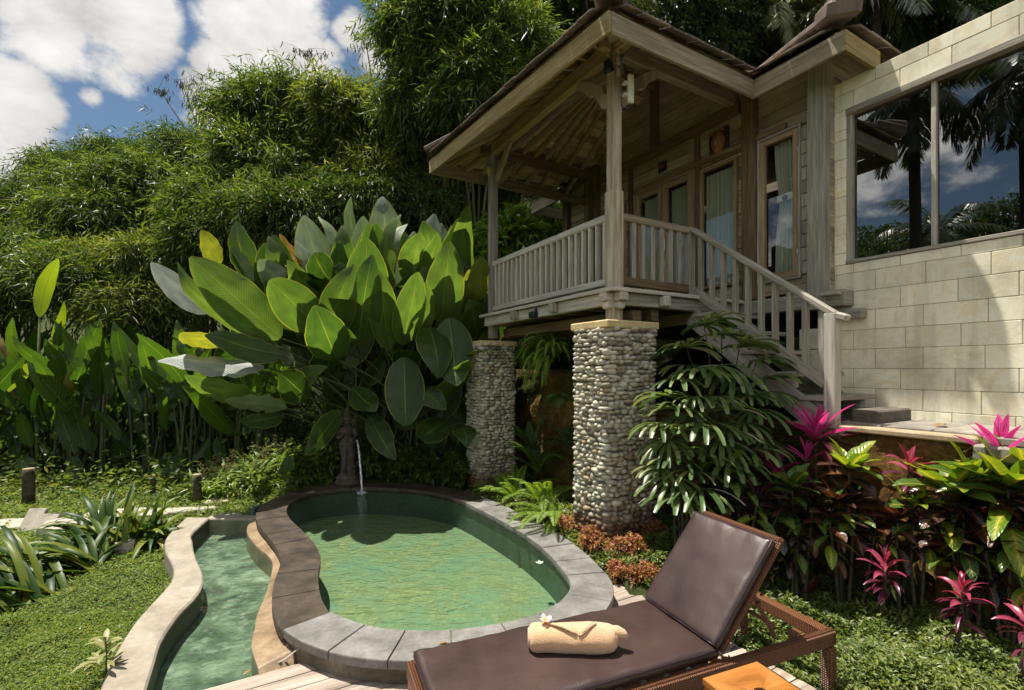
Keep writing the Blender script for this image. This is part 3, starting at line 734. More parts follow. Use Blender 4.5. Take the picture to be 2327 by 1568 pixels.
slope('mainB',(1.45,2.95,4.665),Y3,X3,.8,0,1.7,lambda d:-d,lambda d:.8-d)
slope('mainF',(1.45,-1.27,4.665),X3,Y3,4.5,0,2.27,lambda d:d,lambda d:4.54-d)
def hipcap(p,e,endup,blk):
    def f(q):
        p_,e_=Vector(p),Vector(e); n=9
        u3=Vector((0,0,.02)); q.beam(p_+u3,e_+u3,.24,.06,bev=.02); q.beam(p_+u3*2.6,e_+u3*2.6,.13,.06,bev=.025)
        if endup:
            d=(p_-e_).normalized()
            q.beam(p_-d*.34+Vector((0,0,.04)),p_+d*.05+Vector((0,0,.05)),.27,.15,bev=.03); q.beam(p_-d*.20+Vector((0,0,.10)),p_+d*.08+Vector((0,0,.15)),.20,.13,bev=.045)
    return part('hip_cap',M_hip,f)
hipcap((-.47,-.47,4.765),(1.25,1.25,5.79),True,1); hipcap((-.76,2.99,4.735),(1.25,1.25,5.79),False,1); hipcap((1.43,-1.29,4.765),(3.72,1.0,6.12),True,1); hipcap((1.43,3.77,4.765),(3.72,1.48,6.12),True,1)
hipcap((1.25,1.25,5.79),(3.15,1.25,5.79),False,0)
# carved brackets under the beams
def bracket(q, o, u, flip=1, L=.46, Hh=.44):
    cl=[(.0,-1.0),(.10,-.86),(.22,-.74),(.30,-.56),(.44,-.44),(.62,-.34),(.78,-.18),(1.0,-.06),(1.02,.0)]
    wd=[.05,.075,.05,.07,.05,.07,.05,.045,.02]
    o=Vector(o); u=Vector(u); up=Vector((0,0,1)); th=u.cross(up)*.028
    pts=[o+u*(x*L)+up*(z*Hh) for x,z in cl]; V=[]
    for i,p in enumerate(pts):
        t=(pts[min(i+1,8)]-pts[max(i-1,0)]).normalized(); nn=t.cross(th).normalized()
        for s in (1,-1):
            for e in (1,-1): V.append(p+nn*wd[i]*s*(1.0 if s>0 else .8)+th*e)
    F=[]
    for i in range(8):
        a=i*4;b=a+4
        for (x,y) in ((0,1),(1,3),(3,2),(2,0)): F.append((a+x,a+y,b+y,b+x))
    F+=[(0,2,3,1),(32,33,35,34)]
    q.add(V,F,[[(v[0]*3,v[1]*3) for v in [V[i] for i in f]] for f in F])
part('carved_bracket',Wbrown,lambda q:bracket(q,(.055,.11,4.71),(0,1,0)))
part('carved_bracket',Wbrown,lambda q:bracket(q,(.11,.055,4.71),(1,0,0)))
part('knee_brace',Wbrown,lambda q:q.beam((.055,2.45,4.33),(.055,2.06,4.72),.05,.075,bev=.006))
part('knee_brace',Wbrown,lambda q:q.beam((.11,2.555,4.33),(.5,2.555,4.72),.05,.075,bev=.006))
part('eave_lookout',Wfasc,lambda q:(q.beam((-.43,.0,4.64),(.10,.0,4.93),.05,.06),q.box((.02,-.09,4.78),(.07,.14,.09),bev=.015),q.box((-.09,.02,4.74),(.12,.07,.10),bev=.02)))
# ---------------------------------------------------------------- doors and windows
def frame(q,a0,a1,z0,z1,w=.05,b=BW-.012,d=.05,bot=None):
    bw=w if bot is None else bot
    q.box((b,a0+w/2,(z0+z1)/2),(d,w,z1-z0),bev=.004); q.box((b,a1-w/2,(z0+z1)/2),(d,w,z1-z0),bev=.004)
    q.box((b,(a0+a1)/2,z1-w/2),(d-.004,a1-a0-2*w,w),bev=.004); q.box((b,(a0+a1)/2,z0+bw/2),(d-.004,a1-a0-2*w,bw),bev=.004)
def pane(par,a0,a1,z0,z1,m=None,b=BW+.005):
    q=MB(); q.add([(b,a0-.004,z0-.004),(b,a0-.004,z1+.004),(b,a1+.004,z1+.004),(b,a1+.004,z0-.004)],[(0,1,2,3)]); return q.build('glass_pane',m or M_glass,par)
def leafdoor(name,a0,a1,z0,z1,w,bot,hinge=None):
    q=MB(); frame(q,a0,a1,z0,z1,w,bot=bot); o=q.build(name,Wdoor,house); pane(o,a0+w,a1-w,z0+bot,z1-w)
    return o
q=MB(); frame(q,-.70,-.235,2.64,4.195,.025,b=BW-.03,d=.03); q.build('window_surround',Wgrey,house)
cs=leafdoor('casement_window',-.672,-.258,2.67,4.165,.055,.07)
part('hinge',M_steel,lambda q:[q.tube([(BW-.045,-.672,z-.04),(BW-.045,-.672,z+.04)],.007,6) for z in (2.9,3.95)],cs)
fx=MB(); frame(fx,.02,.52,2.69,4.14,.035); fx=fx.build('window_frame',Wdoor,house); pane(fx,.05,.49,2.72,4.11)
q=MB(); frame(q,.60,1.64,2.50,4.20,.03,b=BW-.03,d=.04); q.build('door_frame',Wdoor,house)
d1=leafdoor('door',.63,1.115,2.505,4.17,.075,.16); d2=leafdoor('door',1.125,1.61,2.505,4.17,.075,.16)
part('handle',M_steel,lambda q:(q.box((BW-.045,1.075,3.36),(.008,.035,.15),bev=.003),q.tube([(BW-.05,1.075,3.40),(BW-.09,1.075,3.40),(BW-.09,1.075,3.32),(BW-.05,1.075,3.32)],.007,6)),d1)
part('keyhole',M_steel,lambda q:q.box((BW-.045,1.075,3.12),(.008,.03,.06),bev=.008),d1)
fx=MB(); frame(fx,1.84,2.36,2.69,4.14,.035); fx=fx.build('window_frame',Wdoor,house); pane(fx,1.87,2.33,2.72,4.11)
def curtain(label, a0, a1, z0, z1, amp=.02, nw=11, pinch=None, left=None):
    n=90; m=26; V=[];F=[]; ph=random.random()*6
    for j in range(m+1):
        f=j/m; z=z1+(z0-z1)*f; s0,s1=a0,a1
        if pinch:
            k=math.exp(-((z-pinch[0])/.28)**2); s0=a0+(pinch[1]-a0)*k*.8; s1=a1+(pinch[2]-a1)*k*.8
            if z<pinch[0]: s1=s1+ (pinch[2]-a1)*.15
        for i in range(n+1):
            u=i/n; a=s0+(s1-s0)*u
            V.append((BW+.07+amp*math.sin(u*nw*6.283+ph+.3*math.sin(3*f+u*4))+amp*.4*math.sin(u*nw*2.7*6.28),a,z))
    for j in range(m):
        for i in range(n): F.append((j*(n+1)+i,j*(n+1)+i+1,(j+1)*(n+1)+i+1,(j+1)*(n+1)+i))
    me=quads_mesh('curtain',np.array(V),np.array(F),smooth=True); o=link('curtain',me,M_curt); o.location=ORG; o.rotation_euler=(0,0,TH)
    return tag(o,label,'curtain',None)
c=curtain('grey green curtain gathered by a tieback in the tall casement window',-.61,-.36,2.72,4.12,.016,8,(3.5,-.61,-.42))
def tb(q):
    q.box((BW+.04,-.52,3.52),(.012,.22,.07),bev=.005); q.lathe([(.001,-.004),(.028,-.004),(.028,.006),(.001,.006)],(BW+.03,-.50,3.52),14,ax=Matrix.Rotation(R(90),3,'Y'),mi=1)
k=MB(); tb(k); k.build('tieback',[M_curt,M_black],c)
curtain('grey green curtain filling the fixed window under the carved mask',.05,.49,2.72,4.08,.018,9)
curtain('grey green curtain in the right leaf of the double door',.72,1.03,2.66,4.08,.018,9,None)
curtain('grey green curtain in the left leaf of the double door',1.22,1.53,2.66,4.08,.018,9,None)
curtain('grey green curtain of the window left of the double door',1.87,2.33,2.72,4.08,.018,9)
# ---------------------------------------------------------------- things fixed to the villa
def fixed(name,label,cat,b,a,z): return empty(name,W(b,a,z),TH,label,cat)
t=fixed('number_sign','small black house number plate reading 401 above the double door','sign',BW-.012,1.13,4.42)
part('plate',M_black,lambda q:q.box((0,0,0),(.02,.135,.135),bev=.004),t)
fc=bpy.data.curves.new('digits','FONT'); fc.body='401'; fc.size=.078; fc.align_x='CENTER'; fc.align_y='CENTER'; fc.extrude=.003
fc.materials.append(plain('digit_brass',(.30,.13,.07),.5,.4)); fq=bpy.data.objects.new('digit_source',fc); COL.objects.link(fq); bpy.context.view_layer.update(); me=bpy.data.meshes.new_from_object(fq); bpy.data.objects.remove(fq); fo=link('digits',me); fo.parent=t; fo.location=(-.0135,0,0); fo.rotation_euler=(R(90),0,R(-90));
t=fixed('carved_mask','brown carved wooden face panel hung on the planks beside the corner','carving',BW-.02,.255,4.375)
M_mask=wood('mask_teak',(.16,.065,.022),(.32,.15,.055),(.45,.25,.11),.5,.1,(6,20,1),.5)
part('panel',wood('mask_board',(.03,.014,.008),(.06,.03,.016),(.09,.05,.03),.6,.1),lambda q:q.box((0,0,0),(.03,.26,.33),bev=.006),t)
def face(q):
    n=22;m=16;V=[];F=[]
    for j in range(m+1):
        v=-1+2*j/m
        for i in range(n+1):
            u=-1+2*i/n; w=.088*(1-.28*max(0,-v))*math.sqrt(max(0,1-v*v*.97)); y=u*w; z=v*.145
            h=.05*math.sqrt(max(0,1-u*u))*math.sqrt(max(0,1-v*v))
            h+=.03*math.exp(-(u/.16)**2)*math.exp(-((v+.02)/.28)**2)                 # nose
            h-=.014*sum(math.exp(-((u-s*.42)/.2)**2-((v-.22)/.1)**2) for s in(1,-1))  # eyes
            h+=.008*sum(math.exp(-((u-s*.42)/.13)**2-((v-.2)/.05)**2) for s in(1,-1))
            h+=.010*math.exp(-(u/.34)**2-((v+.47)/.055)**2)-.006*math.exp(-(u/.3)**2-((v+.41)/.03)**2)+.009*math.exp(-(u/.3)**2-((v+.58)/.05)**2)
            V.append((-.015-h,y,z))
    for j in range(m):
        for i in range(n): F.append((j*(n+1)+i,(j+1)*(n+1)+i,(j+1)*(n+1)+i+1,j*(n+1)+i+1))
    q.add(V,F,[[(V[i][2]*.5,V[i][1]) for i in f] for f in F],0,True)
part('face',M_mask,face,t)
part('hair_band',M_mask,lambda q:[q.tube([(-.03-.012*math.cos(k*.5),.085*math.sin(k*.52),.115+.012*math.cos(k*.52)) ,(-.045-.01*math.cos(k*.5),.08*math.sin(k*.52),.125+.02*math.cos(k*.52))],.012,6) for k in range(-3,4)],t)
t=fixed('light_switch','small cream switch box on the planks left of the casement','switch',BW-.015,-.205,3.42)
part('box',M_white,lambda q:q.box((0,0,0),(.03,.055,.055),bev=.006),t); part('rocker',M_white,lambda q:q.box((-.018,0,0),(.01,.025,.03),bev=.003),t)
t=fixed('wireless_antenna','slim white outdoor antenna clipped to the front of the corner post','antenna',.12,-.075,4.345)
part('case',plain('antenna_white',(.75,.74,.62),.35),lambda q:q.box((.005,-.02,0),(.062,.035,.265),bev=.016),t)
part('bracket',M_white,lambda q:(q.box((-.03,.015,.06),(.04,.05,.03),bev=.004),q.box((-.03,.015,-.05),(.04,.05,.03),bev=.004)),t)
part('cable',plain('blue_cable',(.05,.10,.17),.5),lambda q:(q.tube([(.0,-.02,-.13),(-.01,-.02,-.17),(-.05,-.01,-.19),(-.075,.02,-.17),(-.075,.025,.0),(-.07,.025,.25),(-.085,.02,.45)],.004,6)),t)
t=fixed('spotlight','black spotlight with a dried flower bunch at the head of the corner post','spotlight',-.03,.02,4.56)
def spot(q):
    M=Matrix.Rotation(R(200),3,'X')@Matrix.Rotation(R(35),3,'Y'); q.lathe([(.02,-.06),(.032,-.055),(.034,-.01),(.048,.0),(.05,.045),(.042,.05)],(-.02,0,0),16,ax=M)
    q.tube([(.0,.0,.02),(.03,.0,.05),(.05,.0,.05)],.012,8)
part('housing',M_black,spot,t)
M_=Matrix.Rotation(R(200),3,'X')@Matrix.Rotation(R(35),3,'Y')
part('lens',plain('lamp_lens',(.55,.55,.48),.2),lambda q:q.lathe([(.001,.046),(.040,.046),(.038,.053),(.001,.053)],(-.02,0,0),16,ax=M_),t)
part('dried_flowers',plain('dried_straw',(.42,.27,.09),.8,.2,0,.4,60),lambda q:[q.ribbon([Vector((.0,0,.03)),Vector((random.uniform(-.05,.02),random.uniform(-.04,.04),.075)),Vector((random.uniform(-.08,.03),random.uniform(-.06,.06),random.uniform(.06,.14)))],[Vector((0,1,0))]*3,[.006,.010,.002],ac=1) for k in range(16)],t)
t=fixed('floodlight','small black floodlight clipped under the veranda edge beam','floodlight',-.09,1.27,2.37)
part('housing',M_black,lambda q:(q.box((0,0,-.02),(.07,.11,.075),bev=.01),q.box((.04,-.02,.02),(.05,.03,.08),bev=.006)),t)
part('lead',M_black,lambda q:q.tube([(.02,-.05,-.02),(.0,-.09,-.07),(.02,-.13,-.08),(.04,-.14,-.03)],.004,5),t)
t=fixed('flower_offering','dried palm leaf offering tied at the head of the far post','offering',-.02,2.53,4.48)
part('leaf_cone',plain('dried_palm',(.45,.36,.17),.8),lambda q:q.lathe([(.01,-.07),(.035,.0),(.05,.05),(.046,.05),(.03,.0)],(0,0,0),9),t)
part('cord',M_white,lambda q:q.tube([(0,0,.05),(.01,0,.16)],.003,5),t)
# ================================================================== the sandstone wing with its big window
wing=villa('stone_house','cream sandstone block building with one large dark window','house')
M_sand=None
def sandmat():
    t=NT('cream_sandstone'); v=t.coord('Object'); isl=t.island()
    off_=t.n('ShaderNodeVectorMath',operation='ADD'); t.l(v,off_.inputs[0]); sc_=t.n('ShaderNodeVectorMath',operation='SCALE'); sc_.inputs[0].default_value=(31,17,9); t.l(isl,sc_.inputs['Scale']); t.l(sc_.outputs[0],off_.inputs[1]); w=off_.outputs[0]
    a=t.noise(w,3.2,9,.6,1.4); b=t.noise(w,90,3); c=t.noise(v,1.7,7,.65,.5)
    col=t.ramp(a,[(.3,(.74,.67,.47)),(.42,(.84,.795,.61)),(.52,(.87,.83,.66)),(.6,(.81,.72,.50)),(.75,(.89,.86,.71))])
    col=t.mix(.5,col,t.ramp(b,[(.3,(.86,)*3),(.7,(1.08,)*3)]),'MULTIPLY')
    col=t.mix(t.ramp(c,[(.52,(0,0,0)),(.72,(.7,)*3)]),col,(.40,.36,.25))
    stk=t.noise(t.coord('Object',(7,7,.55)),1,6,.6); col=t.mix(t.ramp(stk,[(.50,(0,0,0)),(.70,(.55,)*3)]),col,(.44,.41,.30))
    col=t.mix(1,col,t.ramp(isl,[(0,(.84,.835,.82)),(1,(1.04,1.035,1.02))]),'MULTIPLY')
    return t.done(t.bsdf(col,.8,.25,t.bump(t.math('ADD',b,t.math('MULTIPLY',a,.6)),.2,.004)))
M_sand=sandmat(); M_joint=stone('sandstone_joint',[(.16,.13,.075),(.30,.26,.17),(.42,.37,.26)],5,.9,.2,.004,0)
zs=[1.28,1.367]+[1.367+.18*k for k in range(1,8)]+[2.717]
WIN=(-3.02,-1.06,2.717,4.19)
def blocks(q):
    rows=list(zs); z=2.717
    hs=[.11]+[.18]*7+[.101]
    for h in hs: z+=h; rows.append(z)
    rows=[r for r in rows if r<4.0]+[4.005,4.19,4.345,4.47]
    for r,(z0,z1) in enumerate(zip(rows,rows[1:])):
        a=-.93; e=-3.32; first=True
        while a>e+.01:
            L=.37*random.choice((.95,1,1,1.05,1.1)) if not first else (.37 if r%2 else .19)
            a1=max(a-L,e); first=False
            if a1-e<.1: a1=e
            segs=[(a1,a)]
            if z1>WIN[2]+.01 and z0<WIN[3]-.01:
                n=[]
                for (x,y) in segs:
                    if y<=WIN[0] or x>=WIN[1]: n.append((x,y)); continue
                    if y>WIN[1]: n.append((WIN[1],y))
                    if x<WIN[0]: n.append((x,WIN[0]))
                segs=n
            for (x,y) in segs:
                if y-x>.02: q.box((2.0+random.uniform(0,.002),(x+y)/2,(z0+z1)/2),(.10,y-x-.004,z1-z0-.004),bev=.0035)
            a=a1
def backing(q):
    for (x,y,u,v) in ((-3.31,-.935,1.28,WIN[2]-.004),(-3.31,-.935,WIN[3]+.004,4.466),(WIN[1]+.004,-.935,WIN[2],WIN[3]),(-3.31,WIN[0]-.004,WIN[2],WIN[3])):
        q.box((2.070,(x+y)/2,(u+v)/2),(.2265,y-x,v-u))
    q.box((3.9,-3.2,2.87),(3.4,.2,3.18)); q.box((5.6,-2.1,2.87),(.15,2.3,3.18)); q.box((3.9,-2.1,4.40),(3.4,2.2,.1)); q.box((3.9,-2.1,1.30),(3.4,2.2,.08)); q.box((3.9,-1.0,2.87),(3.4,.06,3.1))
part('block_wall',M_sand,blocks,wing); part('mortar_core',M_joint,backing,wing)
fr=MB()
fr.box((1.985,-2.04,4.158),(.10,1.96,.06),bev=.006); fr.box((2.0,-1.083,3.44),(.08,.045,1.38),bev=.004); fr.box((2.0,-2.997,3.44),(.08,.045,1.38),bev=.004)
fr.box((1.985,-2.04,2.735),(.10,1.96,.032),bev=.005); fr=fr.build('window_frame',Wgrey,wing)
part('mullion',Wpale,lambda q:q.box((2.0,-1.715,3.44),(.05,.035,1.376),bev=.004),fr)
pane(fr,-1.70,-1.105,2.75,4.13,M_glassd,2.01); pane(fr,-2.975,-1.735,2.75,4.13,M_glassd,2.01)
# ================================================================== pebble columns
def ico():
    import bmesh
    bm=bmesh.new(); bmesh.ops.create_icosphere(bm,subdivisions=2,radius=1); bm.verts.ensure_lookup_table()
    V=np.array([v.co[:] for v in bm.verts]); F=[[v.index for v in f.verts] for f in bm.faces]; bm.free(); return V,F
ICOV,ICOF=ico()
def pebblemat():
    t=NT('river_pebble'); v=t.coord('Object'); isl=t.island(); a=t.noise(v,14,7,.65); b=t.noise(v,120,3)
    col=t.ramp(isl,[(0,(.20,.175,.125)),(.25,(.34,.31,.23)),(.55,(.43,.40,.31)),(.85,(.52,.49,.40)),(1,(.30,.21,.12))])
    col=t.mix(.6,col,t.ramp(a,[(.3,(.72,.70,.66)),(.7,(1.2,1.2,1.2))]),'MULTIPLY')
    sx=t.n('ShaderNodeSeparateXYZ'); t.l(v,sx.inputs[0]); n2=t.noise(v,6,4)
    k=t.math('ADD',sx.outputs[2],t.math('MULTIPLY',n2,-.22)); col=t.mix(t.ramp(k,[(.10,(1,1,1)),(.30,(0,0,0))]),col,(.10,.055,.025))   # clay splashed round the foot
    return t.done(t.bsdf(col,.75,.3,t.bump(t.math('ADD',a,t.math('MULTIPLY',b,.5)),.35,.006)))
M_peb=pebblemat(); M_mort=stone('column_mortar',[(.10,.09,.07),(.17,.155,.12),(.24,.22,.18)],18,.95,.5,.01,0)
M_cap=stone('cap_ochre_cement',[(.42,.31,.14),(.52,.40,.20),(.58,.47,.27)],4,.85,.3,.006,0)
def column(b0,a0,wb,wa,z0,z1,label,seed):
    rr=random.Random(seed); t=empty('stone_column',W(b0,a0,z0),TH,label,'column','pebble columns carrying the veranda'); h=z1-z0
    V=[];F=[];n=0; rad=.09
    def per(s):                             # point and outward normal on a rounded rectangle
        L=[(wb-2*rad),math.pi*rad/2,(wa-2*rad),math.pi*rad/2]*2; Ltot=sum(L); s%=Ltot
        cs=[(rad,0),(wb-rad,rad),(wb,rad),(wb-rad,wa-rad),(wb-rad,wa),(rad,wa-rad),(0,wa-rad),(rad,rad)]
        for k in range(8):
            if s<=L[k]: break
            s-=L[k]
        if k%2==0:
            d=[(1,0),(0,1),(-1,0),(0,-1)][k//2]; nn=[(0,-1),(1,0),(0,1),(-1,0)][k//2]; c=cs[k]; return Vector((c[0]+d[0]*s,c[1]+d[1]*s)),Vector(nn)
        c=cs[k]; a=-math.pi/2+(k//2)*math.pi/2+s/rad; nn=Vector((math.cos(a),math.sin(a))); return Vector(c)+nn*rad,nn
    P_=2*(wb+wa)-8*rad+2*math.pi*rad
    z=.0
    while z<h-.075:
        rh=rr.uniform(.039,.049)*(1.12 if z<.3 else 1); s=rr.uniform(0,.1); e=s+P_
        while s<e-.03:
            L=rr.choice((rr.uniform(.045,.07),rr.uniform(.06,.10),rr.uniform(.09,.135))); hh=rh*rr.uniform(.7,1.25)
            p,nn=per(s+L/2); tilt=rr.uniform(-.25,.25) if rr.random()<.4 else rr.uniform(-.12,.12)
            if rr.random()<.04: L*=.7; hh*=1.6
            dep=rr.uniform(.038,.058); tx=Vector((-nn.y,nn.x,0)); nz=Vector((nn.x,nn.y,0)); ax=tx*math.cos(tilt)+Vector((0,0,1))*math.sin(tilt); az=Vector((0,0,1))*math.cos(tilt)-tx*math.sin(tilt)
            X=ICOV.copy(); X=np.sign(X)*np.abs(X)**rr.uniform(.78,.98); X*=(1+.13*np.sin(X[:,[1,2,0]]*rr.uniform(1.5,2.6)+rr.uniform(0,6)))
            M=np.array([list(ax*(L*.52)),list(nz*dep),list(az*(hh*.56))]); c=np.array([p.x-nn.x*.018,p.y-nn.y*.018,z+rh/2+rr.uniform(-.011,.011)])
            V.append(X@M+c); s+=L*.96
        z+=rh*.93
    k=len(ICOV); me=bpy.data.meshes.new('pebble_shaft'); me.from_pydata([tuple(p) for p in np.concatenate(V)],[],[[i+q*k for i in f] for q in range(len(V)) for f in ICOF])
    me.polygons.foreach_set('use_smooth',[True]*len(me.polygons)); me.update(); link('pebble_shaft',me,M_peb,t)
    q=MB(); 
    prof=[]; N=40
    for i in range(N):
        p,nn=per(P_*i/N); prof.append(p-nn*.012)
    vv=[(p.x,p.y,zz) for zz in (-.15,h-.07) for p in prof]; q.add(vv,[(i,(i+1)%N,N+(i+1)%N,N+i) for i in range(N)],None,0,True); q.build('mortar_core',M_mort,t)
    q=MB(); q.box((wb/2,wa/2,h-.035),(wb+.03,wa+.03,.07),bev=.01); q.build('cap',M_cap,t)
column(-.245,-.206,.60,.52,.10,2.16,'thick pebble clad column under the near veranda corner, orange shrubs at its foot',3)
column(-.245,2.294,.52,.52,.02,2.105,'slimmer looking pebble column behind the pool beside the big leaved plant',9)
# ================================================================== mossy retaining wall and the paved terrace
def mossmat():
    t=NT('mossy_earth_wall'); v=t.coord('Object'); a=t.noise(v,4,9,.7,.6); b=t.noise(v,26,7,.65); c=t.noise(v,1.6,5)
    col=t.ramp(a,[(.3,(.03,.017,.008)),(.48,(.12,.066,.021)),(.6,(.19,.115,.035)),(.72,(.25,.19,.06))])
    col=t.mix(t.ramp(c,[(.45,(0,0,0)),(.62,(.85,)*3)]),col,(.035,.05,.010)); col=t.mix(.7,col,t.ramp(b,[(.3,(.3,)*3),(.7,(1.5,)*3)]),'MULTIPLY')
    return t.done(t.bsdf(col,.95,.1,t.bump(t.math('ADD',b,a),1,.03)))
M_moss=mossmat()
def roughbox(a0,a1,z0,z1,fb,thick,amp,step=.045):
    V=[];F=[];na=int((a1-a0)/step);nz=int((z1-z0)/step)
    for j in range(nz+2):
        for i in range(na+1):
            a=a0+(a1-a0)*i/na; z=z0+(z1-z0)*min(j,nz)/nz; b=fb(a)
            d=amp*(mnoise.fractal(Vector((a*3,z*3,1.7)),1,2,4))+amp*.7*mnoise.noise(Vector((a*11,z*11,5)))
            if j==nz+1: V.append((b+thick,a,z1))
            else: V.append((b-d-.10*(1-(z-z0)/(z1-z0))*0-.03*math.sin(3.1*(z-z0)/(z1-z0)),a,z))
    for j in range(nz+1):
        for i in range(na): k=j*(na+1)+i; F.append((k,k+1,k+na+2,k+na+1))
    return quads_mesh('face',np.array(V),np.array(F)[:,::-1],smooth=True)
rw=villa('mossy_retaining_wall','moss and root covered earth retaining wall below the paved terrace','wall')
link('earth_face',roughbox(-3.9,.55,-.2,1.235,lambda a:1.10-.06*sstep(-1.2,-.4,a),.3,.045),M_moss,rw)
q=MB(); a=-2.28
q.box((1.14,-1.66,1.255),(.17,1.2,.045),bev=.018); q.build('cement_edging',stone('edging_cement',[(.24,.17,.10),(.34,.26,.16),(.42,.34,.23)],7,.85,.4,.006,0),rw)
bk=villa('earth_bank','steep mossy earth bank with ferns between the two columns','bank')
link('earth_face',roughbox(.5,4.6,-.1,1.72,lambda a:.66+.38*sstep(1.3,.5,a)+.06*math.sin(a*3.1),.6,.075,.06),M_moss,bk)
M_pav=stone('terrace_paver',[(.16,.14,.11),(.26,.235,.19),(.36,.33,.28)],6,.85,.4,.006,.2)
def pavers(q):
    a=-1.35
    while a>-4:
        L=random.uniform(.26,.36)
        for (b0,b1) in ((1.2 if a>-2.2 else 1.06,1.52),(1.53,1.94)): q.box(((b0+b1)/2,a-L/2,1.268+random.uniform(-.004,.004)),(b1-b0,L-.008,.05),bev=.008)
        a-=L
def lower_pav(q):
    q.box((1.08,-2.9,1.19),(.16,1.3,.10),bev=.012)
tp=villa('terrace_path','path of worn stone pavers along the foot of the sandstone wall','path'); tag(tp,kind='structure')
part('pavers',M_pav,pavers,tp); part('kerb',M_pav,lower_pav,tp)
M_oldst=stone('bark_step',[(.05,.04,.03),(.10,.085,.065),(.17,.145,.115)],9,.9,.5,.01,.1)
# ================================================================== sun lounger
LU=Vector((-.926,-.378,0)).normalized(); LP=Vector((-LU.y,LU.x,0))*-1    # along towards the foot, across towards the camera
LJ=Vector((.889,2.571,0))
lang=math.atan2(-LU.y,-LU.x)                                             # local +x runs to the head, +y away from the camera
lo=empty('sun_lounger',LJ,lang,'brown wicker sun lounger with dark leatherette mattress and raised back on the deck','sun lounger')
M_lea=None
def leathermat():
    t=NT('brown_leatherette'); v=t.coord('Object'); a=t.noise(v,3,5,.6); b=t.noise(v,55,6,.7,1.5); c=t.noise(t.coord('Object',(1,5,1)),26,5,.6,2.5)
    col=t.ramp(a,[(.3,(.028,.0155,.013)),(.7,(.052,.029,.0245))])
    rg=t.ramp(t.math('ADD',t.math('MULTIPLY',a,.5),t.math('MULTIPLY',b,.5)),[(.3,(.30,)*3),(.7,(.46,)*3)])
    return t.done(t.bsdf(col,rg,.55,t.bump(t.math('ADD',t.math('MULTIPLY',b,.35),c)  ,.3,.004)))
M_lea=leathermat(); M_pipe=plain('piping_dark',(.022,.008,.014),.4)
def wickermat(name,cols,ang=0):
    t=NT(name); uv=t.coord('UV'); sx=t.n('ShaderNodeSeparateXYZ'); t.l(uv,sx.inputs[0])
    k=math.pi/.0125; k2=math.pi/.011
    U=t.math('MULTIPLY',sx.outputs[0],k); V=t.math('MULTIPLY',sx.outputs[1],k2)
    w=t.math('MULTIPLY',t.math('SINE',U),t.math('SINE',V)); h=t.math('ABSOLUTE',w); ov=t.math('MULTIPLY',t.math('GREATER_THAN',w,0),.3)
    n=t.noise(t.coord('UV',(30,30,30)),2,4); col=t.ramp(t.math('ADD',t.math('MULTIPLY',h,.75),t.math('MULTIPLY',n,.4)),[(.12,cols[0]),(.45,cols[1]),(.95,cols[2])])
    return t.done(t.bsdf(col,.38,.5,t.bump(t.math('ADD',h,ov),1,.008)))
M_wick=wickermat('woven_rattan',[(.02,.007,.003),(.12,.042,.016),(.23,.088,.036)])
M_wrap=None
def wrapmat():
    t=NT('wrapped_rattan'); sx=t.n('ShaderNodeSeparateXYZ'); t.l(t.coord('UV'),sx.inputs[0]); h=t.math('ABSOLUTE',t.math('SINE',t.math('MULTIPLY',sx.outputs[0],math.pi/.0095)))
    n=t.noise(t.coord('UV',(60,8,1)),2,3); col=t.ramp(t.math('ADD',h,t.math('MULTIPLY',t.math('SUBTRACT',n,.5),.5)),[(.1,(.02,.007,.003)),(.45,(.13,.045,.017)),(1,(.26,.10,.04))])
    return t.done(t.bsdf(col,.35,.5,t.bump(h,1,.006)))
M_wrap=wrapmat()
HW=.27; FL=-1.36; HL=.79
def pad(name, L, wid, th, m, parent, seed, n=34, mw=16):
    """a stuffed pad: local x 0..L, y -wid..wid, z 0..th, rounded rim and slight puckers"""
    V=[];idx={}; 
    def surf(u,v,s):
        x=u*L; y=(2*v-1)*wid; eu=min(u,1-u)*L; ev=min(v,1-v)*2*wid; e=min(eu,ev); r=.022
        z=th/2+s*(th/2)*math.sqrt(max(0,1-(1-min(1,e/r))**2))*(1)
        if s>0: z+=.006*math.sqrt(min(1,e/.12))+.0035*mnoise.noise(Vector((x*5,y*5,seed)))+.0025*mnoise.noise(Vector((x*14,y*14,seed+3)))*(1+2*math.exp(-e/.05))
        in_=.004*mnoise.noise(Vector((x*9,y*9,seed+9)))
        return Vector((x,y+in_*(1 if ev<.03 else 0),z))
    us=[0,.004,.012,.024]+[.04+(.92)*i/n for i in range(n+1)]+[.976,.988,.996,1]; vs=[0,.012,.03,.06]+[.09+.82*i/mw for i in range(mw+1)]+[.94,.97,.988,1]
    q=MB()
    for s in (1,-1):
        vv=[surf(u,v,s) for u in us for v in vs]; w=len(vs); F=[]
        for i in range(len(us)-1):
            for j in range(w-1): f=(i*w+j,(i+1)*w+j,(i+1)*w+j+1,i*w+j+1); F.append(f if s>0 else f[::-1])
        q.add(vv,F,[[(vv[k].x,vv[k].y) for k in f] for f in F],0,True)
    o=q.build(name,m,parent)
    r=MB()
    rim=[(0.003,-wid+.003),(L-.003,-wid+.003),(L-.003,wid-.003),(.003,wid-.003),(.003,-wid+.003)]; pth=[]
    for (x0,y0),(x1,y1) in zip(rim,rim[1:]):
        for k in range(12): f=k/12; pth.append((x0+(x1-x0)*f,y0+(y1-y0)*f,th*.80+.0015*math.sin(k*2.1)))
    pth.append(pth[0]); r.tube(pth,.0045,6); r.build('piping',M_pipe,o)
    return o
st=pad('seat_mattress',1.365,HW,.062,M_lea,lo,2); st.location=(FL,0,.322)
bkr=pad('back_cushion',.60,HW,.058,M_lea,lo,8,18); bkr.location=(.012,0,.365); bkr.rotation_euler=(0,R(-50),0)
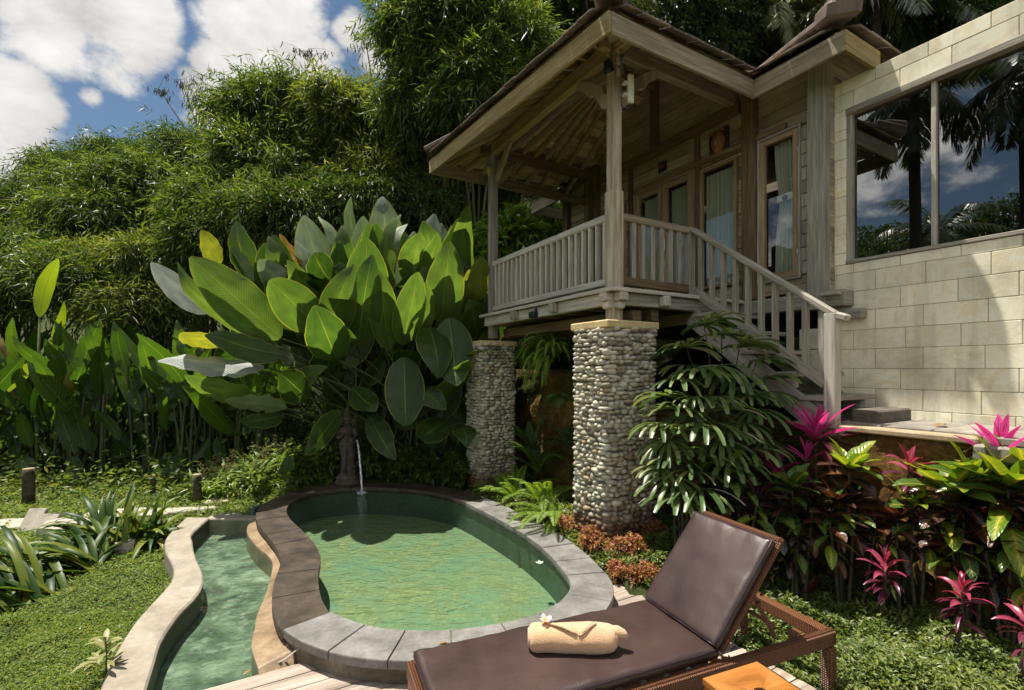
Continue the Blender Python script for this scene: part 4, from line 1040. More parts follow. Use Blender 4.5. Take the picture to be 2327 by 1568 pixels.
def lpart(name,m,fn,par=lo): return part(name,m,fn,par)
for y in (-HW-.015,HW+.015): lpart('side_rail',M_wick,lambda q:q.beam((FL-.02,y,.275),(HL,y,.285),.05,.085,bev=.012))
lpart('end_rail',M_wrap,lambda q:q.beam((HL-.03,-HW-.04,.287),(HL-.03,HW+.04,.287),.058,.08,bev=.012))
lpart('end_rail',M_wick,lambda q:q.beam((FL,-HW-.04,.275),(FL,HW+.04,.275),.05,.085,bev=.012))
for x,y in ((HL-.035,-HW-.015),(HL-.035,HW+.015),(FL+.03,-HW-.015),(FL+.03,HW+.015),(.0,-HW-.01)):
    lpart('leg',M_wick,lambda q:q.beam((x,y,.0),(x,y,.24),.062,.062,up=(1,0,0),bev=.012))
lpart('skirt',M_wick,lambda q:(q.box((-.66,-HW-.035,.20),(1.30,.012,.12),bev=.004),q.box((FL-.022,0,.20),(.012,.5,.12),bev=.004)))
lpart('seat_slats',M_wick,lambda q:[q.box((FL+.1+.13*k,0,.305),(.09,2*HW,.02),bev=.004) for k in range(10)])
cA,sA_=math.cos(R(50)),math.sin(R(50))
def bframe(q):
    nx,nz=sA_,-cA   # behind the cushion
    f=lambda s,y,o=.018:(.012+cA*s+nx*o,y,.365+sA_*s+nz*o)
    for y in (-HW+.02,HW-.02): q.beam(f(0,y),f(.63,y),.045,.03,bev=.01)
    q.beam(f(.625,-HW),f(.625,HW),.04,.035,bev=.01); q.box(f(.31,0,.03),(.6,2*HW-.06,.012),Matrix.Rotation(R(-50),3,'Y'))
lpart('back_frame',M_wick,bframe)
lpart('lashing',M_pipe,lambda q:[q.beam((.03+cA*s+.02,-HW-.004,.35+sA_*s-.02),(.03+cA*(s+.03)+.03,-HW-.004,.35+sA_*(s+.03)-.035),.004,.012) for s in [.04+.05*k for k in range(11)]])
for y in (-.19,.19): lpart('back_strut',M_wrap,lambda q:q.beam((.27,y,.62),(.47,y,.30),.022,.022,bev=.006))
lpart('strut_bar',M_wrap,lambda q:(q.beam((.40,-HW+.02,.40),(.40,HW-.02,.40),.02,.02,bev=.006),q.beam((.56,-HW-.01,.315),(.56,-HW+.06,.315),.06,.05,bev=.01)))
# towel: a rolled bath towel, one corner pulled over the roll
def towelmat():
    t=NT('peach_terry'); v=t.coord('Object'); a=t.noise(v,190,3,.8); b=t.noise(v,22,4); col=t.mix(.7,(.66,.41,.225),t.ramp(a,[(.3,(.66,)*3),(.7,(1.25,)*3)]),'MULTIPLY')
    col=t.mix(.5,col,t.ramp(b,[(.3,(.85,)*3),(.7,(1.1,)*3)]),'MULTIPLY'); return t.done(t.bsdf(col,1,.05,t.bump(a,1,.006),sheen=.5))
M_tow=towelmat()
tc=LJ+LU*.50+LP*.02+Vector((0,0,.385))
def onmat(F0,F1,z): 
    Y=1815*(H-z)/(F1-1385); return Vector(((F0-1920)/1815*Y,Y,z))
tl=onmat(1920+165/2.424,1941+1255/2.424,.388); tr=onmat(1920+950/2.424,1941+1262/2.424,.388); tdir=(tr-tl).normalized(); tlen=(tr-tl).length; tang=math.atan2(tdir.y,tdir.x)
tw=empty('rolled_towel',tl.lerp(tr,.5)+Vector((-tdir.y,tdir.x,0))*.055,tang,'rolled peach towel with a folded corner lying on the brown mattress','towel')
def roll(q):
    n=40;m=30;V=[];F=[];RR=.064
    for i in range(n+1):
        x=(-.5+i/n)*tlen; e=min(i,n-i)/n; rr=RR*(1-.22*math.exp(-e*36))*(1+.05*math.sin(x*9+1)+.03*math.sin(x*23))
        for j in range(m):
            a=2*math.pi*j/m; y=rr*math.cos(a)*1.06; z=rr*math.sin(a)
            z=max(z,-RR*.86)+RR*.86+.004*mnoise.noise(Vector((x*12,y*20,z*20)))+.0018*mnoise.noise(Vector((x*70,y*70,z*70)))
            V.append(Vector((x,y+.002*mnoise.noise(Vector((x*60,j*.9,3))),z)))
    for i in range(n):
        for j in range(m): F.append((i*m+j,(i+1)*m+j,(i+1)*m+(j+1)%m,i*m+(j+1)%m))
    F.append(tuple(range(m))); F.append(tuple(n*m+k for k in range(m))[::-1]); q.add(V,F,None,0,True)
    for e,x0 in ((1,tlen/2),(-1,-tlen/2)):             # inner layers of the roll showing at its ends
        for r_ in (.045,.028): q.lathe([(r_*.8,-.004),(r_,.0),(r_,.012),(r_*.85,.016)],(x0-.006*e,.0,.055),20,ax=Matrix.Rotation(R(90*e),3,'Y'))
part('roll',M_tow,roll,tw)
def flap(q):
    n=12;m=12;V=[];F=[]; r=.0672
    # a triangular corner: its long edge runs along the top of the roll, its point hangs down the front
    for i in range(n+1):
        u=i/n; xa,xb=-.29*tlen,.28*tlen; ap=.06*tlen
        for j in range(m+1):
            v=j/m; x=(xa+(xb-xa)*v)*(1-u)+ap*u; th=R(-(180-96)-(0)-8+0) if False else R(-96-0+0); th=R(96+52*u*(1-.15*(1-v)))
            lift=.004+.004*math.sin(u*3.1)+.003*math.sin(v*7+u*3)
            V.append(Vector((x,(r+lift)*math.cos(th)*1.06,(r+lift)*math.sin(th)+.055)))
    for i in range(n):
        for j in range(m): F.append((i*(m+1)+j,i*(m+1)+j+1,(i+1)*(m+1)+j+1,(i+1)*(m+1)+j))
    q.add(V,F,None,0,True)
    q.tube([V[i*(m+1)] for i in range(n)],.0055,6); q.tube([V[i*(m+1)+m] for i in range(n)],.0055,6); q.tube([V[i*(m+1)+m]+Vector((-.012*(1-i/n),-.001,.003)) for i in range(n-2)],.004,6)
part('folded_corner',M_tow,flap,tw)
part('tail',M_tow,lambda q:q.tube([(tlen/2-.03,.0,.085),(tlen/2+.015,-.005,.088),(tlen/2+.04,-.01,.08),(tlen/2+.06,-.012,.068)],[.03,.028,.022,.012],10),tw)
fp=onmat(1920+305/2.424,1941+960/2.424,.388); fp=P((1920+305/2.424)/1.65,(1941+955/2.424)/1.65,tl.lerp(tr,.22).y+.06)
fl=empty('frangipani_flower',fp,.3,'white and orange frangipani flower tucked on top of the towel','flower')
M_pet=None
def petalmat():
    t=NT('frangipani_petal'); sx=t.n('ShaderNodeSeparateXYZ'); t.l(t.coord('UV'),sx.inputs[0]); col=t.ramp(sx.outputs[0],[(0,(.75,.30,.03)),(.25,(.78,.52,.20)),(.5,(.80,.72,.64)),(1,(.82,.70,.66))])
    p=t.bsdf(col,.5,.3); tr=t.n('ShaderNodeBsdfTranslucent'); t.l(col,tr.inputs[0]); mx=t.n('ShaderNodeMixShader'); mx.inputs[0].default_value=.3; t.l(p,mx.inputs[1]); t.l(tr.outputs[0],mx.inputs[2]); return t.done(mx.outputs[0])
M_pet=petalmat()
def petal(k):
    def f(q):
        a=2*math.pi*k/5+.4; d=Vector((math.cos(a),math.sin(a)*.8-.25,.55)).normalized(); s=Vector((-math.sin(a),math.cos(a),.15)).normalized()
        pts=[d*(.034*u)+Vector((0,0,.012*math.sin(u*2.2))) for u in (0,.25,.5,.75,1)]; q.ribbon(pts,[s]*5,[.004,.010,.014,.012,.003],fold=.3,ac=2)
    return f
for k in range(5): part('petal',M_pet,petal(k),fl)
part('calyx',plain('petal_pink',(.6,.14,.06),.5),lambda q:q.tube([(0,0,.004),(.012,-.012,-.012),(.03,-.02,-.02)],[.004,.005,.003],6),fl)
# ================================================================== wooden stool
sK=Vector((1.005,1.952,0)); so=empty('wooden_stool',sK,lang,'orange varnished wooden stool with a round hand hole beside the lounger','stool')
M_stool=wood('varnished_pine',(.20,.072,.014),(.32,.122,.026),(.41,.18,.048),.32,.12,(1.6,14,1),.3)
def stooltop(q):
    z=.42; t=.024; s=.155; r=.026; N=24
    for (zz,fl_) in ((z,0),(z-t,1)):
        ring=[Vector((r*1.15*math.cos(2*math.pi*k/N),r*math.sin(2*math.pi*k/N),zz)) for k in range(N)]
        sq=[]
        for k in range(N):
            a=2*math.pi*k/N; c,s_=math.cos(a),math.sin(a); m=max(abs(c),abs(s_)); sq.append(Vector((s*c/m,s*s_/m,zz)))
        F=[(k,(k+1)%N,N+(k+1)%N,N+k) for k in range(N)]; vv=ring+sq
        q.add(vv,F if fl_ else [f[::-1] for f in F],[[(vv[i].x,vv[i].y+3) for i in f] for f in F])
    for k in range(N):
        a,b=2*math.pi*k/N,2*math.pi*(k+1)/N; g=lambda a,zz:Vector((r*1.15*math.cos(a),r*math.sin(a),zz)); vv=[g(a,z),g(b,z),g(b,z-t),g(a,z-t)]; q.add(vv,[(0,1,2,3)],[[(p.x,p.z) for p in vv]])
    for sx,sy,w,d in ((1,0,.004,.31),(-1,0,.004,.31),(0,1,.31,.004),(0,-1,.31,.004)): q.box((sx*s,sy*s,z-t/2-.0005),(w if sx else .31,d if sx else .004,t-.001),bev=.0015)
part('seat',M_stool,stooltop,so)
for sx,sy in ((1,1),(1,-1),(-1,1),(-1,-1)): part('leg',M_stool,lambda q:q.beam((sx*.135,sy*.135,.395),(sx*.145,sy*.145,0),.035,.035,up=(1,0,0),bev=.004),so)
part('apron',M_stool,lambda q:[q.box((sx*.132,sy*.132,.36),(.016 if sx else .22,.016 if sy else .22,.06),bev=.003) for sx,sy in ((1,0),(-1,0),(0,1),(0,-1))],so)
# ================================================================== fountain statue, jet, pipe, cord
stp=P(790,1106,6.72); stz=.13
so=empty('stone_statue',(stp.x,stp.y,stz),R(-12),'dark carved stone maiden pouring water into the pool from a jar','statue')
M_stat=stone('dark_tuff',[(.034,.027,.021),(.075,.06,.047),(.13,.105,.08)],14,.85,.6,.008,0,9,stain=((.05,.055,.03),5,.58,.5))
part('plinth',M_stat,lambda q:q.lathe([(.155,0),(.16,.02),(.155,.045),(.135,.06),(.15,.085),(.15,.105),(.12,.125),(.118,.135)],(0,0,0),24,1.08,.9),so)
def body(q):
    prof=[(.105,.13),(.112,.17),(.10,.26),(.094,.36),(.100,.45),(.108,.52),(.098,.57),(.074,.635),(.070,.66),(.085,.71),(.092,.75),(.080,.785),(.045,.80),(.034,.815),(.034,.83)]
    n=28;V=[];F=[]
    for (r,z) in prof:
        for k in range(n):
            a=2*math.pi*k/n; f=1+.05*math.sin(a*9+z*14)*(1 if z<.6 else 0); by=.03*math.exp(-((z-.735)/.03)**2)*max(0,-math.sin(a))*(abs(math.cos(a*1.0))**.5+.4)
            V.append(Vector((r*f*math.cos(a)*1.05+.012*math.sin(z*7),r*f*math.sin(a)*.78-by,z)))
    m=len(prof)
    for i in range(m-1):
        for k in range(n): F.append((i*n+k,i*n+(k+1)%n,(i+1)*n+(k+1)%n,(i+1)*n+k))
    q.add(V,F,None,0,True)
    # head with face
    N=18;M=14;V=[];F=[]
    for j in range(M+1):
        ph=-math.pi/2+math.pi*j/M
        for k in range(N):
            a=2*math.pi*k/N; x=.053*math.cos(ph)*math.cos(a); y=.058*math.cos(ph)*math.sin(a); z=.068*math.sin(ph)
            fr=max(0,-math.sin(a))*math.cos(ph)
            y-=.016*math.exp(-(x/.010)**2-((z+.004)/.018)**2)*fr; y+=.008*sum(math.exp(-((x-s*.021)/.011)**2-((z-.012)/.009)**2) for s in(1,-1))*fr; y-=.006*math.exp(-(x/.017)**2-((z+.034)/.007)**2)*fr
            if z<-.02: x*=1-.5*(-z-.02)/.05
            V.append(Vector((x,y-.006,z+.872)))
    for j in range(M):
        for k in range(N): F.append((j*N+k,j*N+(k+1)%N,(j+1)*N+(k+1)%N,(j+1)*N+k))
    q.add(V,F,None,0,True)
    for s in (1,-1): q.tube([(.054*s,0,.895),(.06*s,.002,.87),(.056*s,.004,.845)],[.008,.011,.007],7)
    q.tube([(-.085,.0,.765),(-.128,-.005,.70),(-.135,-.02,.655),(-.105,-.06,.635),(-.06,-.085,.66),(-.035,-.085,.69)],[.034,.030,.027,.025,.021,.016],10)
    q.tube([(.088,.0,.765),(.125,.0,.70),(.13,-.02,.655),(.10,-.065,.635),(.055,-.09,.64)],[.034,.030,.027,.024,.018],10)
    for k in range(4): q.tube([(-.035+.008*k,-.088,.69),(-.028+.008*k,-.10,.708-.003*abs(k-1.5)),(-.024+.008*k,-.098,.722-.004*abs(k-1.5))],[.0055,.005,.003],5); q.tube([(.05-.006*k,-.092,.648-.007*k),(.085-.004*k,-.115,.64-.008*k),(.10,-.105,.632-.008*k)],[.0055,.005,.003],5)
part('body',M_stat,body,so)
part('headdress',M_stat,lambda q:(q.lathe([(.066,.885),(.072,.90),(.066,.918),(.070,.935),(.060,.965),(.062,.975),(.048,1.005),(.049,1.015),(.03,1.045),(.012,1.07),(.004,1.085)],(0,.0,0),22),[q.tube([(.058*s,.02,.93),(.078*s,.02,.87),(.082*s,.015,.79)],[.02,.026,.016],8) for s in (1,-1)]),so)
part('sash',M_stat,lambda q:([q.tube([(.105*math.cos(a)*1.07,.105*math.sin(a)*.82,.56+.012*math.sin(3*a)-.012*k) for a in [2*math.pi*i/24 for i in range(25)]],.012,6) for k in range(2)],q.tube([(.01,-.085,.55),(.02,-.10,.42),(.012,-.095,.27),(.02,-.10,.17)],[.024,.028,.024,.03],8)),so)
part('water_jar',M_stat,lambda q:q.lathe([(.02,-.055),(.042,-.035),(.05,0),(.038,.03),(.02,.045),(.03,.06)],(.105,-.075,.60),16,ax=Matrix.Rotation(R(70),3,'X')@Matrix.Rotation(R(25),3,'Y')),so)
def jetmat():
    t=NT('falling_water'); n=t.noise(t.coord('Object',(1,1,.25)),60,4); g=t.n('ShaderNodeBsdfGlossy'); g.inputs['Roughness'].default_value=.08; t.l(t.bump(n,.8,.01),g.inputs['Normal'])
    tr=t.n('ShaderNodeBsdfTransparent'); d=t.n('ShaderNodeBsdfDiffuse'); d.inputs[0].default_value=(.8,.85,.85,1)
    m1=t.n('ShaderNodeMixShader'); m1.inputs[0].default_value=.5; t.l(g.outputs[0],m1.inputs[1]); t.l(d.outputs[0],m1.inputs[2])
    m2=t.n('ShaderNodeMixShader'); t.l(t.ramp(n,[(.4,(.15,)*3),(.62,(.8,)*3)]),m2.inputs[0]); t.l(tr.outputs[0],m2.inputs[1]); t.l(m1.outputs[0],m2.inputs[2]); return t.done(m2.outputs[0])
M_jet=jetmat()
js=P(811,1001,6.62); je=P(823,1124,6.30); je.z=.112
pts=[]; 
for k in range(15):
    u=k/14; p=js.lerp(je,u); p.z=js.z+(je.z-js.z)*(u**1.75); p.x=js.x+(je.x-js.x)*u; pts.append(p)
q=MB(); q.tube([p for p in pts],[.013+.003*math.sin(k*2.3) for k in range(15)],8); 
for k in range(26):
    a=random.random()*6.28; r=random.uniform(.0,.07); q.lathe([(.001,-.006),(.006,0),(.001,.006)],je+Vector((r*math.cos(a),r*math.sin(a),random.uniform(0,.05))),6)
q.lathe([(.07,.0),(.045,.012),(.025,.03),(.008,.04)],je,18)
o=q.build('water_jet',M_jet); tag(o,'thin stream of water falling from the statue jar into the pool','water jet')
pp=P(580,1160,5.75)
o=empty('water_pipe',(0,0,0),0,'blue grey pipe elbow feeding the channel beside the pool coping','pipe')
M_pvc=plain('pipe_blue',(.035,.065,.085),.4)
part('elbow',M_pvc,lambda q:q.tube([P(602,1150,5.95),P(588,1152,5.9),P(578,1156,5.85),P(574,1164,5.83),P(575,1182,5.8)],[.028,.028,.030,.028,.028],10),o)
part('collar',M_pvc,lambda q:q.tube([P(574.5,1168,5.83),P(574.8,1176,5.82)],.036,10),o)
part('cap',plain('pipe_red',(.30,.03,.03),.45),lambda q:q.tube([P(602,1150,5.95),P(607,1149,5.97)],.031,10),o)
ca=onmat(960+400/2.424,1941+1180/2.424,.08); cb=onmat(960+135/2.424,1941+1357/2.424,.005)
q=MB(); q.tube([ca,ca.lerp(cb,.5)+Vector((0,0,-.01)),cb],.004,6); o=q.build('cord',plain('cord_white',(.5,.47,.40),.8)); tag(o,'thin pale cord stretched from the coping corner down to the deck','cord')
# ================================================================== loose stones, logs, fence on the left
M_slab=stone('pale_slab',[(.27,.235,.18),(.37,.33,.265),(.45,.41,.34)],5,.85,.35,.008,.1,8,stain=((.22,.23,.14),3,.6,.6))
def slab(name,label,loc,size,rz,tilt=(0,0),grp=None):
    q=MB(); V=[];n=11; sx,sy,sz=size
    ring=[]
    for k in range(n):
        a=2*math.pi*k/n; c,s=math.cos(a),math.sin(a); m=max(abs(c),abs(s)); r=1/(m**.75)*random.uniform(.88,1.05); ring.append((c*r*sx/2,s*r*sy/2))
    vv=[Vector((x*1.02,y*1.02,-sz/2)) for x,y in ring]+[Vector((x*1.03,y*1.03,sz*.3)) for x,y in ring]+[Vector((x*.95,y*.95,sz/2+random.uniform(-.004,.004))) for x,y in ring]
    F=[tuple(range(n))[::-1],tuple(2*n+k for k in range(n))]+[(r*n+k,r*n+(k+1)%n,(r+1)*n+(k+1)%n,(r+1)*n+k) for r in (0,1) for k in range(n)]
    q.add(vv,F); o=q.build(name,M_slab); o.location=loc; o.rotation_euler=(tilt[0],tilt[1],rz); tag(o,label,'stone',grp); return o
g_='pale flat stones laid across the lawn'
for (x,y,Y,sx,sy,rz,lb) in ((255,1159,6.05,.66,.34,.1,'long pale stepping stone nearest the leaning slabs'),(340,1154,6.1,.60,.30,-.1,'pale stepping stone in the middle of the row on the left lawn'),(408,1151,6.15,.40,.24,.2,'small pale stepping stone at the right end of the straight row'),(455,1147,6.25,.36,.16,.35,'narrow pale stone wedge leading up to the log stump'),(490,1134,6.6,.30,.2,.6,'little pale stone by the foot of the sunlit log stump'),(520,1163,5.95,.30,.18,0,'pale flat stone at the far end of the channel water'),(15,1172,5.7,.55,.4,0,'pale flat slab cut by the left edge of the photo')):
    p=P(x,y,Y); slab('stepping_stone',lb,(p.x,p.y,zT(p.x,p.y)+.035),(sx,sy,.05),rz,(0,0),g_)
def lean(label,F0,F1,Y,w,h,rz,t):
    p=P(F0,F1,Y); q=MB(); q.box((0,0,h/2),(w,.05,h),bev=.008); o=q.build('leaning_slab',M_slab); o.location=(p.x,p.y,zT(p.x,p.y)-.02); o.rotation_euler=(R(t),0,rz); tag(o,label,'stone','sawn slabs leaning on the lawn edge')
lean('taller sawn stone slab leaning at the left lawn edge',58,1185,5.5,.19,.30,.12,-38)
lean('shorter sawn stone slab leaning just right of the taller one',90,1192,5.38,.19,.26,.05,-40)
rock=slab('garden_rock','broad low pale rock half buried behind the strap leaved plants',(P(165,1180,5.3).x,5.3,-.06),(.62,.32,.2),.1,(.12,.05))
slab('garden_rock','small pale rock showing between the strap leaved plants',(P(285,1195,4.9).x,4.9,-.085),(.17,.13,.13),.4)
M_log=wood('log_bark',(.03,.022,.014),(.07,.055,.034),(.13,.11,.075),.9,.1,(3,10,1),.5); M_cut=stone('log_end',[(.22,.16,.09),(.34,.27,.17),(.42,.35,.24)],12,.9,.2,.004,0)
for (x,y0,y1,Y,r,lb) in ((65,1065,1122,6.6,.068,'thick dark log stump at the far left by the fence'),(347,1080,1112,7.0,.036,'thin shaded log stump between the two thicker stumps'),(448,1078,1123,6.7,.055,'sunlit pale log stump beside the lilies')):
    p=P(x,y1,Y); zt=P(x,y0,Y).z; z0=zT(p.x,p.y)-.05; o=empty('log_stump',(p.x,p.y,z0),random.random()*6,lb,'log','log stumps along the flower bed'); h=zt-z0
    part('bark',M_log,lambda q:q.lathe([(r*1.05,0),(r*.98,h*.4),(r,h*.8),(r*.97,h-.004)],(0,0,0),18),o); part('cut_end',M_cut,lambda q:q.lathe([(r*.93,h-.01),(r*.92,h+.004),(.001,h+.006)],(0,0,0),18),o)
fe=empty('wire_fence',(0,0,0),0,'rusty wire mesh fence behind the banana plants at the far left','fence'); M_wire=plain('rusty_wire',(.05,.035,.022),.8)
def fence(q):
    x0,x1=-10.2,-5.2; y=8.9
    for k in range(int((x1-x0)/.16)+1): x=x0+.16*k; q.tube([(x,y+.03*math.sin(k),-.15),(x,y+.03*math.sin(k+1),.98)],.007,4)
    for z in (.0,.35,.7,.97): q.tube([(x0,y,z),((x0+x1)/2,y+.03,z-.02),(x1,y,z)],.006,4)
part('mesh_panel',M_wire,fence,fe)
for x in (-10.0,-7.6,-5.25): part('fence_post',M_wire,lambda q:q.tube([(x,8.93,-.2),(x,8.93,1.05)],.03,8),fe)
# ================================================================== foliage helpers
def rdir(rg,n): return nrm(rg.normal(size=(n,3)))
def sprays(rg, pos, out, nleaf, twig, L, Wd, droop=.5, spread=.9, fold=.2, tdroop=.12):
    """pos,out (n,3): a drooping twig at each pos carrying nleaf alternate leaves"""
    n=len(pos); t=nrm(out*.8+rg.normal(size=(n,3))*.45+np.array([0,0,-droop])); s=nrm(np.cross(t,rdir(rg,n)))
    tl=twig*rg.uniform(.6,1.3,n)
    B=[];D=[];S=[];Ls=[];Ws=[]
    for k in range(nleaf):
        u=(k+.5)/nleaf; p=pos+t*(tl*u)[:,None]; p[:,2]-=tl*u*u*.35
        sd=s*(1 if k%2 else -1); d=nrm(t*.75+sd*spread*(1.15-u*.7)+rg.normal(size=(n,3))*.28+np.array([0,0,-.32]))
        B.append(p);D.append(d);S.append(nrm(np.cross(d,np.array([0,0,1.])+rg.normal(size=(n,3))*.55)));Ls.append(L*rg.uniform(.6,1.25,n));Ws.append(Wd*rg.uniform(.7,1.25,n))
    c=np.concatenate; return leaf_quads(c(B),c(D),c(S),c(Ls),c(Ws),tdroop,fold)
def lobe_points(rg, lobes, n, lo=.55, hi=1.06, upb=.35):
    wt=np.array([l[1][0]*l[1][2]+l[1][0]*l[1][1] for l in lobes],float); idx=rg.choice(len(lobes),n,p=wt/wt.sum())
    d=rg.normal(size=(n,3)); d[:,2]+=upb; d=nrm(d); r=rg.uniform(lo**3,hi**3,n)**(1/3)
    c=np.array([l[0] for l in lobes],float)[idx]; ra=np.array([l[1] for l in lobes],float)[idx]
    return c+d*ra*r[:,None], d
BAM=[leafmat('bamboo_leaf_a',[(.020,.040,.009),(.048,.085,.016),(.088,.132,.026),(.165,.20,.05)],.45,.45,(1.5,1.5,.6),.4),
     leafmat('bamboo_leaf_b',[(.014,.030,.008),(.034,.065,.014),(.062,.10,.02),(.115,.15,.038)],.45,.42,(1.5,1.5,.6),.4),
     leafmat('bamboo_leaf_c',[(.03,.05,.010),(.07,.105,.018),(.125,.16,.03),(.22,.235,.06)],.45,.45,(1.4,1.4,.6),.4)]
M_culm=wood('bamboo_culm',(.06,.06,.02),(.12,.115,.045),(.20,.18,.08),.5,.3,(3,6,1))
M_bark=stone('dark_bark',[(.025,.02,.015),(.06,.05,.038),(.11,.095,.075)],10,.9,.6,.02,0)
def tree_thing(name,label,cat,base,group=None): return empty(name,base,0,label,cat,group)
def bamboo(label, Y, lobes_px, n, seed, L=.205, Wd=.029, mat=0, shoots=()):
    rg=np.random.default_rng(seed); rr=random.Random(seed)
    cx=sum(l[0] for l in lobes_px)/len(lobes_px); b=P(cx,900,Y+.8); b.z=zT(b.x,b.y)-.1; t=tree_thing('bamboo_clump',label,'bamboo',b,'bamboo clumps on the slope behind the garden'); bb=np.array(b[:])
    lobes=[]
    for (x,y,rx,ry,*dz) in lobes_px:
        c=P(x,y,Y+(dz[0] if dz else rr.uniform(-.5,.5))); k=c.y/1100; lobes.append((np.array(c[:])-bb,(rx*k,rx*k*.8,ry*k)))
    # each lobe breaks up into plumes so that the crown shows gaps and tiers
    sub=[]
    for c,r in lobes:
        for q in range(13):
            d=rg.normal(size=3); d[2]=abs(d[2])*.9-.25; d/=np.linalg.norm(d); f=rg.uniform(.2,.52); sub.append((c+d*np.array(r)*rg.uniform(.45,1.2-f),tuple(np.array(r)*f*np.array([1.15,1.1,.8]))))
    n=int(n*2.1); L*=rr.uniform(.85,1.2); p,d=lobe_points(rg,sub,n,.45,1.2,.5)
    k=rg.random(n)<.22; p[k]+=d[k]*rg.uniform(.05,.45,(k.sum(),1))+np.array([0,0,-.12]); V,F=sprays(rg,p,d,9,.46,L,Wd,.55,.85)
    link('foliage',quads_mesh('foliage',V,F),BAM[mat if mat else (0,2)[seed%2]],t)
    q=MB()
    for c,r in lobes:
        for k in range(5):
            f=Vector((rr.uniform(-.5,.5),rr.uniform(-.3,.3),0)); top=Vector(c)+Vector((rr.uniform(-.7,.7)*r[0],rr.uniform(-.6,.6)*r[1],r[2]*rr.uniform(.2,.9))); h=top.z
            path=[f]+[f.lerp(top,u**1.6)*1.0 for u in (.25,.5,.75,1)]
            for i,u in enumerate((.25,.5,.75,1)): path[i+1].z=h*(1-(1-u)**1.35)
            q.tube(path,[.035,.033,.028,.02,.008],6,caps=False)
    for (x0,y0,x1,y1,dy) in shoots:
        s0=P(x0,y0,Y+dy)-b; s1=P(x1,y1,Y+dy)-b; bend=Vector((rr.uniform(-.3,.3),0,0)); path=[s0,s0.lerp(s1,.4)+bend*.4,s0.lerp(s1,.8)+bend*.5,s1]
        q.tube(path,[.02,.016,.010,.004],5,caps=False)
        for k in range(9):
            u=rr.uniform(.35,1); c=path[1].lerp(path[3],u); dd=Vector((rr.choice((-1,1))*rr.uniform(.5,1),rr.uniform(-.5,.5),rr.uniform(-.2,.8))).normalized(); e=c+dd*rr.uniform(.2,.6); q.tube([c,c.lerp(e,.6)+Vector((0,0,.04)),e+Vector((0,0,-.05))],[.005,.004,.002],4,caps=False)
            for w in range(5): f=c.lerp(e,rr.random()); q.ribbon([f,f+Vector((rr.uniform(-.05,.05),0,-.09)),f+Vector((rr.uniform(-.07,.07),0,-.17))],[Vector((1,.3,0)).normalized()]*3,[.006,.011,.001],ac=1)
    q.build('culms',M_culm,t); return t
bamboo('broad bamboo clump at the far left edge under the low cloud',12.5,[(40,500,80,70),(110,455,70,55),(-50,530,90,90),(60,580,90,60)],2300,21,mat=1)
bamboo('rounded pale green bamboo clump left of the bare shoots',11.8,[(200,450,80,60),(290,420,90,70),(240,510,120,70),(340,470,70,70)],3000,22)
bamboo('darker bamboo clump forming the ridge behind the rounded pale one',13.2,[(180,397,80,45),(270,377,70,45),(350,372,60,45),(420,342,45,55),(440,422,70,70)],2600,23,mat=1,shoots=((440,330,455,178,-.3),(452,330,450,205,-.2),(470,330,485,205,0),(425,300,360,200,0),(462,330,410,180,.1),(480,340,500,225,.2),(447,340,470,240,.3)))
bamboo('tall bamboo clump centred below the brightest cloud',11.0,[(570,272,65,70),(640,232,80,60),(590,362,80,70),(690,332,90,80),(650,422,110,70)],3600,24,shoots=((845,180,830,85,0),(690,170,700,110,.2)))
bamboo('bushy bamboo clump between the tall one and the roof edge',10.8,[(760,250,80,70),(830,300,80,80),(780,360,90,70),(880,410,90,70),(720,450,90,50)],3600,25)
bamboo('highest bamboo clump overhanging the sky left of the veranda roof',9.6,[(975,70,80,60),(1055,40,80,60),(1135,100,80,80),(1005,170,90,70),(1095,210,90,80),(950,240,55,60)],4200,26)
bamboo('dark bamboo clump half hidden by the left roof edge',11.5,[(1130,110,80,90),(1180,20,90,70),(1020,330,100,90),(1110,300,90,90),(940,320,80,80)],3600,27,mat=1)
bamboo('low bamboo thicket over the banana leaves at far left',9.9,[(-170,620,110,90),(-210,720,90,80),(50,590,90,50),(150,640,100,45),(-40,640,90,60),(260,660,90,45)],2900,28,L=.19)
bamboo('low bamboo thicket right of the first, with pale arching tips',9.6,[(360,600,80,40),(330,690,90,40),(230,600,80,35)],1700,29,L=.19)
bamboo('bright bamboo thicket just behind the tall paddle leaves',9.8,[(470,470,60,70),(520,540,80,60),(600,490,80,60),(450,600,60,40)],2500,30,L=.19)
bamboo('shaded bamboo thicket right above the giant paddle leaves',10.0,[(690,480,80,60),(780,470,80,60),(870,470,70,50),(950,470,70,60)],2300,31,L=.19,mat=1)
bamboo('shaded bamboo thicket behind the veranda balustrade',12.5,[(1010,470,80,80),(1090,440,80,80),(1160,400,80,60)],1700,32,mat=1)
bamboo('deep shaded bamboo thicket in the dark gap behind the paddle leaves',12.8,[(150,520,140,80),(330,520,120,80),(480,420,90,90),(620,560,140,60)],2600,33,mat=1)
